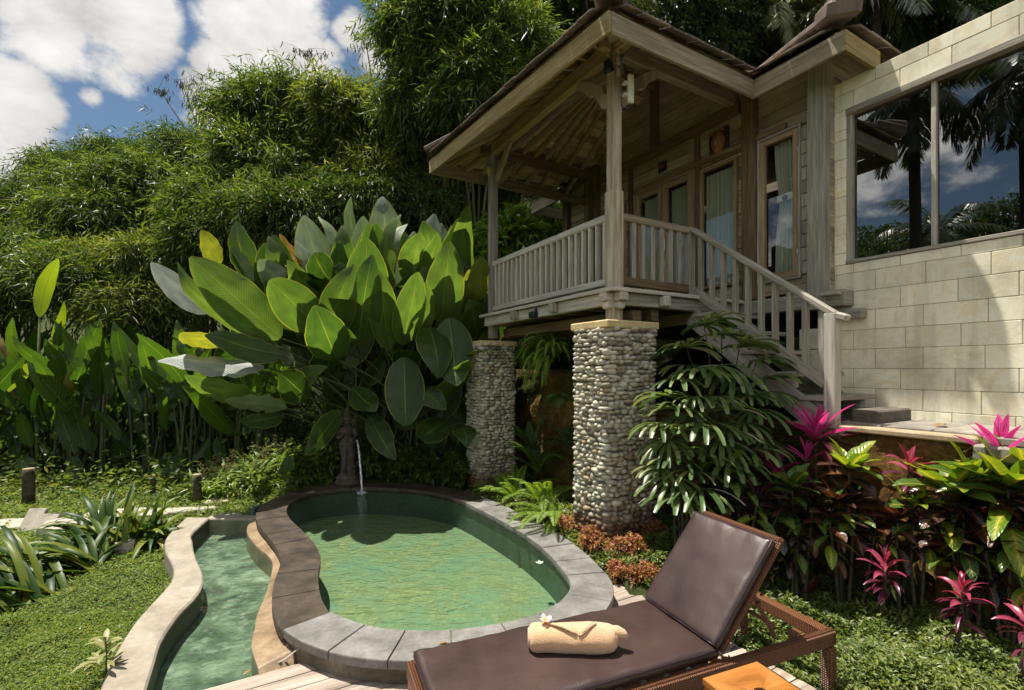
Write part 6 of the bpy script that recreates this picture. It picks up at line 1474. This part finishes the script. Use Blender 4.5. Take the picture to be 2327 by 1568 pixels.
fern('bright fern against the left face of the near column',gp(1260,1180,5.0),17,.62,402,FERN,(.2,1.1),(1.2,5.2))
fern('sunlit fern between the two columns, lower fronds over the turf',gp(1235,1150,5.5),14,.58,403,FERN)
fern('upright darker fern on the bank between the columns',gp(1225,1070,6.0),13,.66,404,FERND,(.7,1.45))
fern('dark fern in the shade at the bank foot',gp(1205,1020,6.2),11,.5,405,FERND,(.5,1.4))
fern('pale fern hanging from the top of the bank below the veranda',gp(1255,815,5.9),46,.62,406,FERN,(.0,1.2),(2.2,5.6),.028,1.7)
fern('grassy fern tuft at the bank top behind the pale one',gp(1225,800,6.5),34,.5,407,FERN,(.1,1.2),(2.2,5.6),.024,1.6)
fern('small fern growing from the bank face beside the near column',gp(1280,900,5.6),8,.3,408,FERND,(-.2,.7),(2.5,5))
fern('small fern low in the shade behind the near column',gp(1290,1010,5.7),8,.35,409,FERND,(.2,1.2))
fern('fern sprouting between the far column foot and the pool',gp(1130,1110,6.2),9,.4,410,FERN,(.3,1.2))
# lady palm beside the near column
VF=dict(mid=(.10,.14,.04),freq=0,amt=0,midw=.10)
RH=leafmat('fan_palm_leaf',[(.03,.065,.018),(.06,.11,.028),(.11,.165,.045),(.21,.24,.085)],.36,.35,(1.4,1.4,.7),.5,3); RHD=leafmat('fan_palm_dry',[(.30,.27,.20),(.42,.38,.30)],.8,.2)
def fan(q, c, d, rr, size, dry=False):
    d=d.normalized(); s=d.cross(Vector((0,0,1))).normalized(); up=s.cross(d).normalized(); ns=rr.randint(9,13); span=rr.uniform(2.6,3.8)
    for k in range(ns):
        a=(k/(ns-1)-.5)*span; v=(d*math.cos(a)+s*math.sin(a)+up*rr.uniform(-.05,.12)).normalized(); L=size*rr.uniform(.82,1.08)*(1-.12*abs(a)); w=size*.105*rr.uniform(.8,1.2); pts=[];ss=[];ws=[]; p=c.copy(); dd=v.copy()
        for i in range(7):
            u=i/6; pts.append(p.copy()); sd=dd.cross(up).normalized(); ss.append(sd); ws.append(w/2*(.35+.65*min(1,u*2.2))*(1 if u<.86 else .62)); dd=(dd+Vector((0,0,-.23*(.2+u)*rr.uniform(.7,1.5)))).normalized(); p=p+dd*(L/6)
        q.ribbon(pts,ss,ws,1 if (dry or rr.random()<.035) else 0,1,.28,0)
def ladypalm(label,loc,fans,seed):
    rr=random.Random(seed); t=empty('lady_palm',loc,0,label,'palm','lady palms beside the near column'); q=MB(); s=MB()
    for (x,y,Y,sz) in fans:
        c=P(x,y,Y)-Vector(loc); r=Vector((c.x*.25+rr.uniform(-.08,.08),c.y*.25,0)); hub=Vector((c.x*.5,c.y*.5,max(.2,c.z*.75))); s.tube([r,hub,c],[.012,.008,.004],5,caps=False)
        d=Vector((c.x-hub.x+rr.uniform(-.2,.2),-.45+rr.uniform(-.3,.3),rr.uniform(-.15,.35))); fan(q,c,d,rr,sz)
    q.build('foliage',[RH,RHD],t); s.build('stems',M_bark,t)
rr=random.Random(77)
fa=[(1560,790,4.15),(1600,740,4.3),(1640,760,4.25),(1680,790,4.3),(1545,860,4.05),(1590,840,4.0),(1630,830,4.05),(1670,850,4.1),(1720,820,4.3),(1740,860,4.25)]
fb=[(1510,900,4.0),(1540,930,3.95),(1580,900,3.9),(1600,960,3.85),(1560,980,3.9),(1500,960,4.0),(1520,1000,3.95),(1570,940,4.1)]
fc_=[(1630,900,3.9),(1660,930,3.85),(1700,900,4.0),(1720,930,4.05),(1650,980,3.85),(1690,960,3.95),(1620,940,4.1),(1745,890,4.15),(1610,870,4.2),(1540,1050,3.9),(1600,1020,4.0)]
def pl(x,y,Y): p=P(x,y,Y); return (p.x,p.y,zT(p.x,p.y))
ladypalm('lady palm whose top fans reach the veranda floor beside the stairs',pl(1640,1100,4.3),[(x,y,Y,rr.uniform(.34,.43)) for x,y,Y in fa],501)
ladypalm('lady palm with fans lapping over the right edge of the near column',pl(1560,1100,4.1),[(x,y,Y,rr.uniform(.30,.40)) for x,y,Y in fb],502)
fc_+=[(1530,1085,3.85),(1575,1070,3.8),(1545,1130,3.8),(1620,1060,3.85),(1660,1040,3.85),(1700,1020,3.95),(1590,1110,3.75),(1500,1060,3.95),(1735,1000,4.0),(1680,880,4.2),(1560,830,4.25),(1640,1000,3.9)]
ladypalm('lady palm with long drooping fans below the stair stringer',pl(1640,1120,4.05),[(x,y,Y,rr.uniform(.30,.40)) for x,y,Y in fc_],503)
# crotons and cordylines along the mossy wall
def crmat(name,cols,mid,bl,rough=.25,tr=.25,tc=None): return leafmat(name,cols,rough,tr,tc,.55,2,None,dict(mid=mid,freq=60,amt=.10,midw=.07,blotch=bl,bsc=2.5,edge=None),.3)
CRY=crmat('croton_yellow',[(.10,.19,.015),(.17,.27,.02),(.26,.33,.03)],(.50,.46,.06),(.40,.38,.035),.28,.4,(1.3,1.3,.6))
CRG=crmat('croton_green',[(.04,.09,.014),(.075,.145,.02),(.12,.20,.03)],(.32,.26,.04),(.10,.12,.02),.25,.3,(1.3,1.3,.6))
CRD=crmat('croton_dark',[(.010,.012,.012),(.018,.013,.014),(.03,.026,.014)],(.24,.035,.025),(.025,.030,.010),.22,.06,(1.6,.9,.6))
CRO=crmat('croton_orange',[(.03,.013,.011),(.06,.018,.014),(.09,.03,.015)],(.42,.07,.03),(.05,.07,.014),.28,.2,(1.4,1.0,.6))
def blade(q, p, d, L, Wd, rr, mi, droop=.5, seg=8, fold=.22, wav=.10, ac=2, shape=.75, twist=.0):
    d=d.normalized(); pts=[];ss=[];ws=[]; s0=d.cross(Vector((0,0,1)));
    if s0.length<.1: s0=Vector((1,0,0))
    s0.normalize(); 
    for i in range(seg+1):
        u=i/seg; pts.append(p.copy()); s=d.cross(Vector((0,0,1))); s=s.normalized() if s.length>.1 else s0; ss.append(Matrix.Rotation(twist,3,d)@s)
        ws.append(max(.0015,Wd/2*(math.sin(math.pi*min(.985,.06+.93*u**1.05)))**shape)*(.28 if u<.06 else 1)); d=(d+Vector((0,0,-droop*.22*(.25+u)*8/seg))).normalized(); p=p+d*(L/seg)
    q.ribbon(pts,ss,ws,mi,ac,fold,wav)
M_stem=stone('woody_stem',[(.035,.032,.018),(.07,.064,.036),(.11,.10,.06)],30,.85,.3,.004,0)
def croton(label,heads,seed,grp='crotons planted along the mossy wall',base=None):
    """heads: (x px,y px,depth,size,kind) – one leafy rosette per stem"""
    rr=random.Random(seed); xs=[h[0] for h in heads]; Y0=sum(h[2] for h in heads)/len(heads); p=P(sum(xs)/len(xs),1300,Y0+.05); z=zT(p.x,p.y); base=Vector((p.x,p.y,z)); t=empty('croton',base,0,label,'plant',grp); q=MB(); s=MB()
    for (x,y,Y,sz,kind) in heads:
        sz*=1.32 if kind in 'YG' else 1.15
        y+=38 if kind in 'YO' else 14
        c=P(x,y,Y)-base; f=Vector((c.x*.35+rr.uniform(-.05,.05),c.y*.3,0)); s.tube([f,f.lerp(c,.5)+Vector((rr.uniform(-.03,.03),0,0)),c],[.012,.010,.007],6,caps=False)
        n1=11 if kind!='D' else 6; n2=9
        for k in range(n1):
            az=k*2.4+rr.uniform(-.3,.3); e=1.15-1.0*k/n1+rr.uniform(-.1,.15); d=Vector((math.cos(az)*math.cos(e),math.sin(az)*math.cos(e)-.12,math.sin(e))); m={'Y':0 if k<8 else (3 if rr.random()<.5 else 1),'G':1,'D':2,'O':3}[kind]; blade(q,c+Vector((0,0,.02)),d,sz*rr.uniform(.75,1.1),sz*.40*rr.uniform(.8,1.15),rr,m,rr.uniform(.25,.7),twist=rr.uniform(-.35,.35))
        for k in range(n2):
            az=k*2.4+rr.uniform(-.3,.3); e=.35-.9*k/n2+rr.uniform(-.2,.2); d=Vector((math.cos(az)*math.cos(e),math.sin(az)*math.cos(e)-.15,math.sin(e))); m=rr.choice({'Y':(3,2,0,1,3),'G':(1,1,2,1,3),'D':(1,1,2,1,0,3),'O':(3,1,0,2)}[kind]); blade(q,c-Vector((0,0,.025*k)),d,sz*rr.uniform(.75,1.05),sz*.33*rr.uniform(.8,1.15),rr,m,rr.uniform(.5,1.1),twist=rr.uniform(-.4,.4))
        for k in range(3):
            u=rr.uniform(.35,.8); pc=f.lerp(c,u); az=rr.uniform(0,6.28); d=Vector((math.cos(az),math.sin(az)-.3,rr.uniform(-.4,.2))); blade(q,pc,d,sz*rr.uniform(.6,.9),sz*.28,rr,2 if rr.random()<.8 else 3,rr.uniform(.8,1.4),twist=rr.uniform(-.5,.5))
    q.build('foliage',[CRY,CRG,CRD,CRO],t); s.build('stems',M_stem,t)
croton('croton with the large yellow green rosette in front of the mossy wall',[(1930,1035,3.5,.21,'Y'),(1900,1110,3.45,.17,'O')],601)
croton('dark green croton nearest to the near column',[(1590,1070,3.85,.20,'G'),(1650,1065,3.8,.20,'G'),(1690,1085,3.75,.18,'D')],602)
croton('purple leaved croton right behind the raised lounger back',[(1640,1140,3.7,.18,'D'),(1720,1130,3.65,.18,'D'),(1585,1150,3.75,.15,'D'),(1770,1150,3.6,.17,'D')],603)
croton('croton with small green leaves left of the yellow rosette',[(1800,1100,3.6,.17,'G'),(1845,1150,3.5,.17,'D'),(1815,1190,3.55,.15,'D')],604)
croton('croton with glossy purple and red leaves below the yellow rosette',[(1940,1140,3.4,.19,'D'),(1885,1170,3.4,.19,'D'),(1990,1170,3.35,.18,'O')],605)
croton('low yellow and red croton in the middle right of the bed',[(2075,1120,3.25,.17,'Y'),(2040,1150,3.25,.16,'O'),(2110,1170,3.2,.17,'D')],606)
croton('croton with broad green leaves left of the right cordyline',[(2155,1085,3.15,.23,'Y'),(2215,1065,3.1,.24,'Y')],607)
croton('large leaved croton cut by the right edge of the photo',[(2290,1075,2.95,.28,'Y'),(2335,1060,2.95,.26,'Y'),(2340,1150,2.9,.2,'O')],608)
croton('dark red croton under the broad leaved one',[(2190,1170,3.05,.19,'D'),(2250,1150,3.0,.18,'O'),(2160,1220,3.05,.18,'D')],609)
croton('dark croton low at the right edge of the photo',[(2300,1200,2.9,.19,'D'),(2240,1240,2.95,.18,'D'),(2340,1260,2.85,.18,'O')],610)
COR=leafmat('cordyline_pink',[(.42,.022,.16),(.55,.035,.22),(.66,.07,.30)],.32,.45,(1.35,.8,1.1),.4,2,None,dict(mid=(.62,.10,.32),freq=0,amt=0,midw=.06,blotch=(.20,.03,.08),bsc=1.6,edge=(.70,.15,.36)))
CORD=leafmat('cordyline_dark',[(.035,.012,.02),(.07,.018,.03),(.13,.03,.05)],.28,.25,(1.8,.8,.8),.5,2,None,dict(mid=(.30,.03,.08),freq=0,amt=0,midw=.07,edge=(.45,.04,.14)))
CORR=leafmat('cordyline_red',[(.20,.016,.045),(.32,.026,.07),(.40,.05,.11)],.3,.35,(1.5,.8,.8),.5,2,None,dict(mid=(.50,.09,.18),freq=0,amt=0,midw=.09,blotch=(.10,.09,.05),bsc=2.0,edge=(.50,.03,.14)))
def cordy(label,x,y,Y,sz,seed,kind='P',n=15,ground=1300):
    rr=random.Random(seed); c=P(x,y,Y); z=zT(c.x,c.y+.06); base=Vector((c.x,c.y+.06,z)); t=empty('cordyline',base,0,label,'plant','pink leaved cordylines in the flower bed'); c=c-base; q=MB(); s=MB()
    s.tube([(0,0,0),c*.5+Vector((.015,0,0)),c],[.013,.012,.009],7)
    for k in range(n):
        az=k*2.4+rr.uniform(-.25,.25); e=1.45-1.25*(k/n)**.8+rr.uniform(-.08,.08); d=Vector((math.cos(az)*math.cos(e),math.sin(az)*math.cos(e)-.05,math.sin(e))); m=0 if k<n*.72 else 1; blade(q,c+Vector((0,0,.03-.008*k)),d,sz*rr.uniform(.8,1.15)*(.75+.25*k/n if k<4 else 1),sz*.20*rr.uniform(.8,1.15),rr,m,rr.uniform(.15,.5) if kind=='P' else rr.uniform(.6,1.2),fold=.3,wav=.06,shape=.8,twist=rr.uniform(-.5,.5))
    for k in range(9):
        az=rr.uniform(0,6.28); e=rr.uniform(-.5,.3); d=Vector((math.cos(az)*math.cos(e),math.sin(az)*math.cos(e),math.sin(e))); blade(q,c-Vector((0,0,.04+.02*k)),d,sz*rr.uniform(.7,1.0),sz*.17,rr,1,rr.uniform(.5,1.0),fold=.3,twist=rr.uniform(-.5,.5))
    q.build('foliage',[COR if kind=='P' else CORR,CORD],t); s.build('stem',M_stem,t)
cordy('tall hot pink cordyline at the foot of the stair newel post',1855,985,3.85,.33,701)
cordy('smaller hot pink cordyline just below the tall one',1832,1045,3.75,.20,702,n=9)
cordy('half shaded magenta cordyline left of the tall pink one',1765,1075,3.9,.24,703,n=11)
cordy('hot pink cordyline at the right edge above the croton leaves',2275,1035,3.05,.30,704)
cordy('slender dark red cordyline rising from the middle of the croton row',2065,1065,3.35,.20,705,'R',10)
cordy('small crimson cordyline left on the bed edge',2012,1285,3.15,.165,706,'R',18)
cordy('small crimson cordyline nearer to the right photo edge',2187,1345,2.78,.15,707,'R',18)
cordy('crimson cordyline cut by the right edge of the photo',2335,1410,2.5,.16,708,'R',14)
# low shrubs
ORS=leafmat('orange_shrub_leaf',[(.10,.12,.02),(.30,.10,.045),(.46,.15,.085),(.42,.33,.07)],.45,.35,(1.1,1.0,.8),.4,8); COLS=leafmat('coleus_leaf',[(.03,.055,.008),(.06,.10,.012),(.11,.15,.016)],.45,.4,(1.4,1.4,.6),.4,6); YEL=leafmat('yellow_seedling',[(.22,.20,.05),(.36,.33,.12),(.45,.42,.2)],.5,.35,None,.3,6)
def shrub(name,label,loc,rad,hgt,n,L,Wd,mat,seed,grp,nl=7,twig=.06):
    rg=np.random.default_rng(seed); rr=random.Random(seed); t=empty(name,loc,0,label,'shrub',grp); lb=[]
    for k in range(7): a=rr.uniform(0,6.28); r=rr.uniform(0,.6)*rad; lb.append((np.array([math.cos(a)*r,math.sin(a)*r,hgt*rr.uniform(.3,.75)]),(rad*.45,rad*.45,hgt*.35)))
    p,d=lobe_points(rg,lb,n,.4,1.1,.8); V,F=sprays(rg,p,d,nl,twig,L,Wd,-.1,1.1,.2,.05); link('foliage',quads_mesh('foliage',V,F),mat,t); q=MB()
    for c,_ in lb: q.tube([(0,0,0),Vector(c)*.6,Vector(c)],[.008,.006,.003],5,caps=False)
    q.build('stems',M_stem,t)
go='orange leaved ground shrubs by the coping'
for (x,y,Y,r,h,n,lb) in ((1290,1225,4.75,.16,.16,260,'orange shrub at the left front of the near column'),(1350,1255,4.35,.20,.20,380,'orange shrub spreading in front of the near column foot'),(1420,1268,4.15,.18,.20,340,'orange shrub at the right end of the row under the column'),(1395,1245,4.4,.15,.18,220,'orange shrub close against the column pebbles'),(1455,1340,3.85,.14,.12,220,'orange shrub between the coping and the lounger back'),(1400,1330,3.95,.09,.09,110,'little orange shrub at the deck corner'),(1650,1415,2.75,.16,.10,260,'yellowing shrub seen under the lounger back'),(1480,1232,4.5,.18,.22,260,'greenish shrub in shade right of the column foot')):
    p=P(x,y,Y); p.z=zT(p.x,p.y); shrub('orange_shrub',lb,p,r*.85,h*.7,n,.026,.014,ORS,int(x*7+y),go)
gc='leafy coleus shrubs behind the pool'
for i,(x,y,Y,lb) in enumerate(((700,1085,6.9,'leafy shrub left of the statue beside the turf mound'),(745,1090,6.85,'leafy shrub just left of the statue plinth'),(838,1085,6.95,'shaded shrub just right of the statue plinth'),(885,1085,7.0,'shaded shrub second right of the statue'),(935,1085,6.9,'shaded shrub in the middle behind the coping'),(985,1090,6.8,'shaded shrub second left of the far column'),(1035,1092,6.7,'shaded shrub against the far column'),(770,1080,7.1,'small shrub hidden behind the statue'))):
    p=P(x,y,Y); p.z=zT(p.x,p.y); shrub('leafy_shrub',lb,p,.26,.42,230,.085,.05,COLS,800+i,gc,6,.08)
gy='pale yellow seedlings on the right lawn'
for i,(x,y,r,lb) in enumerate(((1880,1305,.09,'pale seedling tuft in the shade behind the fallen red leaf'),(1940,1320,.10,'pale seedling tuft left of the first crimson cordyline'),(2045,1345,.06,'pale seedling below the first crimson cordyline'),(2115,1395,.10,'pale seedling tuft left of the second crimson cordyline'),(2260,1445,.08,'pale seedling tuft nearest to the right edge'))):
    p=gnd(x,y); shrub('pale_seedling',lb,p,r,.13,60,.035,.018,YEL,850+i,gy,6,.03)
p=gnd(240,1545); plant('variegated_seedling','small pale variegated plant on the lawn by the near end of the curved wall','plant',p,None,[('foliage',leafmat('variegated_leaf',[(.16,.17,.04),(.28,.27,.10),(.36,.33,.15)],.45,.35,None,.4,6),lambda q:[blade(q,Vector((random.uniform(-.03,.03),random.uniform(-.03,.03),.05+.012*k)),Vector((math.cos(k*2.4),math.sin(k*2.4),random.uniform(.1,.8))),random.uniform(.07,.13),.028,random,0,.5,6,.25,.05,1) for k in range(16)]),('stem',M_stem,lambda q:q.tube([(0,0,0),(.005,0,.12),(0,0,.24)],[.005,.004,.003],5))])
p=gnd(205,1515); plant('variegated_seedling','pale variegated seedling left of the other one by the curved wall','plant',p,None,[('foliage',bpy.data.materials['variegated_leaf'],lambda q:[blade(q,Vector((random.uniform(-.04,.04),random.uniform(-.04,.04),.02)),Vector((math.cos(k*2.4),math.sin(k*2.4),random.uniform(.1,.6))),random.uniform(.06,.10),.022,random,0,.5,6,.25,.05,1) for k in range(10)])])
p=gnd(1845,1362); q=MB(); rr=random.Random(4)
q.ribbon([Vector((-.09,.0,.01)),Vector((-.05,.005,.035)),Vector((0,.01,.07)),Vector((.04,.02,.12)),Vector((.055,.03,.16))],[Vector((.5,-.8,.2)).normalized()]*5,[.004,.03,.04,.03,.003],0,2,.4,.1)
o=q.build('fallen_leaf',leafmat('dead_red_leaf',[(.06,.010,.008),(.10,.018,.012)],.5,.2,None,.4,9)); o.location=p; tag(o,'dark red fallen leaf standing in the turf right of the lounger','leaf')
# climbing leaves in the shade of the banana bank, turf, ground cover
def stuff(name,label,cat,V,F,m): o=link(name,quads_mesh(name,V,F),m); tag(o,label,cat,kind='stuff'); return o
def scatter(rg, n, xr, yr, ok, L, Wd, el=(.15,1.0), zoff=.0, clump=None):
    out=[]; 
    x=rg.uniform(*xr,n*3); y=rg.uniform(*yr,n*3); keep=[]
    for i in range(len(x)):
        if ok(x[i],y[i]): keep.append(i)
        if len(keep)>=n: break
    keep=[i for i in keep if mnoise.noise(Vector((x[i]*3.1,y[i]*3.1,21)))>-.42 or rg.random()<.35]
    x=x[keep];y=y[keep]; m=len(x); z=np.array([zT(a,b) for a,b in zip(x,y)])
    ft=np.array([mnoise.noise(Vector((a*2.2,b*2.2,9)))+.6*mnoise.noise(Vector((a*7,b*7,3))) for a,b in zip(x,y)]); z=z+zoff*(1+ft)*rg.uniform(.2,1,m)
    az=rg.uniform(0,6.283,m); e=rg.uniform(*el,m); d=np.stack([np.cos(az)*np.cos(e),np.sin(az)*np.cos(e),np.sin(e)],1); s=nrm(np.cross(d,[0,0,1.]))
    sc=rg.uniform(.6,1.3,m)*np.clip(y/3.4,.75,2.2)
    return leaf_quads(np.stack([x,y,z],1),d,s,L*sc,Wd*sc,.15,.12)
TURF=leafmat('turf_leaf',[(.05,.085,.010),(.09,.15,.016),(.145,.215,.024),(.25,.28,.045)],.5,.4,(1.4,1.4,.6),.3,2.2)
TURFR=leafmat('groundcover_leaf',[(.035,.06,.010),(.075,.115,.018),(.13,.18,.03),(.25,.28,.07)],.42,.4,(1.4,1.4,.6),.4,2.2)
rg=np.random.default_rng(5)
COY=[p.y for p in CO][::-1]; COX=[p.x for p in CO][::-1]
def okL(x,y):
    if x>-1.7: return False
    return x<np.interp(y,COY,COX)-.01 if y<5.5 else x<-3.6+ (y-5.5)*.25
def sgrass(nm,lb,V,F,m): return stuff(nm,lb,'grass',V,F,m)
a1=scatter(rg,42000,(-4.6,-1.7),(2.3,3.6),okL,.022,.010,zoff=.03); a2=scatter(rg,34000,(-6.5,-2.4),(3.5,5.6),okL,.022,.010,zoff=.03); a3=scatter(rg,16000,(-9,-2.6),(5.5,8.6),lambda x,y:not inpoly(x,y,PFAST) and x<-2.3,.034,.015,zoff=.05)
V,F=joinVF([a1,a2,a3]); sgrass('lawn','low broad leaved turf of the left lawn',V,F,TURF)
def okR(x,y):
    b,a=BA(x,y); 
    if b>1.0 or (b<-.36 and a<-.38) or inpoly(x,y,PFAST): return False
    return not(-.27<b<.37 and -.22<a<.33)
a1=scatter(rg,30000,(.9,3.6),(2.0,3.4),lambda x,y:okR(x,y) and BA(x,y)[1]>-3.4,.044,.017,zoff=.10); a2=scatter(rg,16000,(.2,3.4),(3.3,5.0),okR,.036,.015,zoff=.06); a3=scatter(rg,9000,(-.6,1.5),(5,7),okR,.036,.012,zoff=.07)
V,F=joinVF([a1,a2,a3]); sgrass('ground_cover','small leaved ground cover of the right lawn and around the columns',V,F,TURFR)
a1=scatter(rg,9000,(-4.2,-2.2),(6.6,9),lambda x,y:not inpoly(x,y,PFAST),.03,.012,zoff=.03); V,F=a1; sgrass('mound_turf','bright turf on the mound left of the statue',V,F,TURFR)
def blades(rg,n,xr,yr,ok,L):
    V=[];x=rg.uniform(*xr,n);y=rg.uniform(*yr,n); k=[i for i in range(n) if ok(x[i],y[i])]; x=x[k];y=y[k];m=len(k); z=np.array([zT(a,b) for a,b in zip(x,y)]); az=rg.uniform(0,6.28,m);e=rg.uniform(.7,1.4,m); d=np.stack([np.cos(az)*np.cos(e),np.sin(az)*np.cos(e),np.sin(e)],1); s=nrm(np.cross(d,[0,0,1.])+.01); return leaf_quads(np.stack([x,y,z],1),d,s,L*rg.uniform(.5,1.3,m),np.full(m,.006),.3,.1)
V,F=joinVF([blades(rg,1500,(.4,3.5),(2,4.6),okR,.13),blades(rg,1200,(-4.6,-1.7),(2.3,5.4),okL,.07),blades(rg,1500,(-7,-2.6),(5.6,7.2),lambda x,y:not inpoly(x,y,PFAST),.2)]); sgrass('grass_blades','scattered longer grass blades in the turf',V,F,TURFR)
VINE=leafmat('vine_leaf',[(.02,.04,.008),(.04,.075,.012),(.07,.11,.016)],.45,.4,(1.4,1.4,.6),.4,3)
n=5200; x=rg.uniform(-10,-1.6,n); y=rg.uniform(7.6,9.4,n); z=rg.beta(1.2,1.6,n)*2.2-.1; k=np.array([math.sin(a*4.1)+math.sin(a*9.7+1) for a in x])>-.5; x,y,z=x[k],y[k],z[k]; d=rdir(rg,len(x)); d[:,2]=-abs(d[:,2])-.3; V,F=leaf_quads(np.stack([x,y,z],1),d,rdir(rg,len(x)),rg.uniform(.06,.12,len(x)),rg.uniform(.05,.08,len(x)),.05,.1); stuff('creeper','heart leaved creeper hanging in the shade among the banana stalks','creeper',V,F,VINE)
n=9000; x=rg.uniform(-11,-3.2,n); y=rg.uniform(6.7,10.5,n); z=np.array([zT(a,b) for a,b in zip(x,y)])+rg.beta(1,2.2,n)*.55; d=rdir(rg,n); d[:,2]=abs(d[:,2])*.6; V,F=leaf_quads(np.stack([x,y,z],1),d,rdir(rg,n),rg.uniform(.06,.15,n),rg.uniform(.02,.05,n),.15,.1); stuff('weeds','tangled weeds and seedlings along the fence','weeds',V,F,TURFR)
n=7000; x=rg.uniform(-14,9,n); y=rg.uniform(9.6,16,n); z=np.array([zT(a,b) for a,b in zip(x,y)])+rg.beta(1,1.6,n)*1.6; kk=np.array([BA(a,b)[0]<1.2 or BA(a,b)[1]>4.2 for a,b in zip(x,y)]); x,y,z=x[kk],y[kk],z[kk]; n=len(x); V,F=sprays(rg,np.stack([x,y,z],1),rdir(rg,n),6,.35,.2,.05,.3,1); stuff('undergrowth','dense dark undergrowth covering the slope under the bamboo','undergrowth',V,F,BAM[1])
# moss tufts on the bank
def banktufts():
    n=5200; a=rg.uniform(-3.6,4.4,n); z=rg.uniform(.0,1.7,n); P_=[]
    for i in range(n):
        if a[i]<.55: b=1.06-.06*sstep(-1.2,-.4,a[i]); z[i]=min(z[i],1.22)
        else: b=.60+.38*sstep(1.3,.5,a[i])+.06*math.sin(a[i]*3.1)
        if mnoise.noise(Vector((a[i]*2.3,z[i]*2.3,4)))<.06: continue
        w=W(b-.03,a[i],z[i]); P_.append(w[:])
    P_=np.array(P_); m=len(P_); o=np.array([-CA,-SA,-.25]); d=nrm(rdir(rg,m)*.8+o); return leaf_quads(P_,d,rdir(rg,m),rg.uniform(.02,.06,m),rg.uniform(.008,.02,m),.2,.1)
V,F=banktufts(); stuff('bank_moss','moss and tiny leaves clinging to the earth banks','moss',V,F,leafmat('moss_leaf',[(.04,.05,.008),(.08,.085,.012),(.13,.12,.02)],.8,.25,None,.1,3))

# small fallen things
p=P(1226,1286,4.05); p.z=.092; t=empty('floating_flower',p,.4,'small white flower floating by the right wall of the pool','flower')
M_wp=plain('white_petal',(.8,.79,.74),.5,.3)
for k in range(5):
    q=MB(); a=2*math.pi*k/5; d=Vector((math.cos(a),math.sin(a),.35)); q.ribbon([d*(.035*u)+Vector((0,0,.006)) for u in (0,.3,.6,1)],[Vector((-math.sin(a),math.cos(a),0))]*4,[.003,.011,.013,.003],fold=.2,ac=1); q.build('petal',M_wp,t)
q=MB(); q.lathe([(.001,0),(.006,.002),(.005,.008),(.001,.01)],(0,0,.004),8); q.build('flower_centre',plain('flower_yellow',(.6,.42,.06),.6),t)
DL=leafmat('dry_leaf',[(.20,.10,.03),(.30,.17,.06),(.36,.26,.10)],.7,.25,None,.2,9)
for i,(b,a,rz,lb) in enumerate(((1.42,-1.95,.4,'dry curled leaf lying on the terrace pavers below the wall'),)):
    w=W(b,a,1.30); q=MB(); blade(q,Vector((-.06,0,.005)),Vector((1,.1,.15)),.15,.05,random,0,.25,6,.35,.12,1); o=q.build('fallen_leaf',DL); o.location=w; o.rotation_euler=(0,0,rz); tag(o,lb,'leaf')
for i,(x,y,rz,lb) in enumerate(((1005,1463,.3,'tiny dry leaf on the pale front coping of the pool'),(560,1530,1.2,'tiny dry leaf on the deck planks beside the channel'))):
    z_=.142 if i==0 else .004; Y=(H-z_)*1100/(y-839.3); X=(x-1163.5)/1100*Y; q=MB(); blade(q,Vector((-.02,0,.003)),Vector((1,.1,.12)),.05,.02,random,0,.3,5,.35,.1,1); o=q.build('fallen_leaf',DL); o.location=(X,Y,z_); o.rotation_euler=(0,0,rz); tag(o,lb,'leaf')
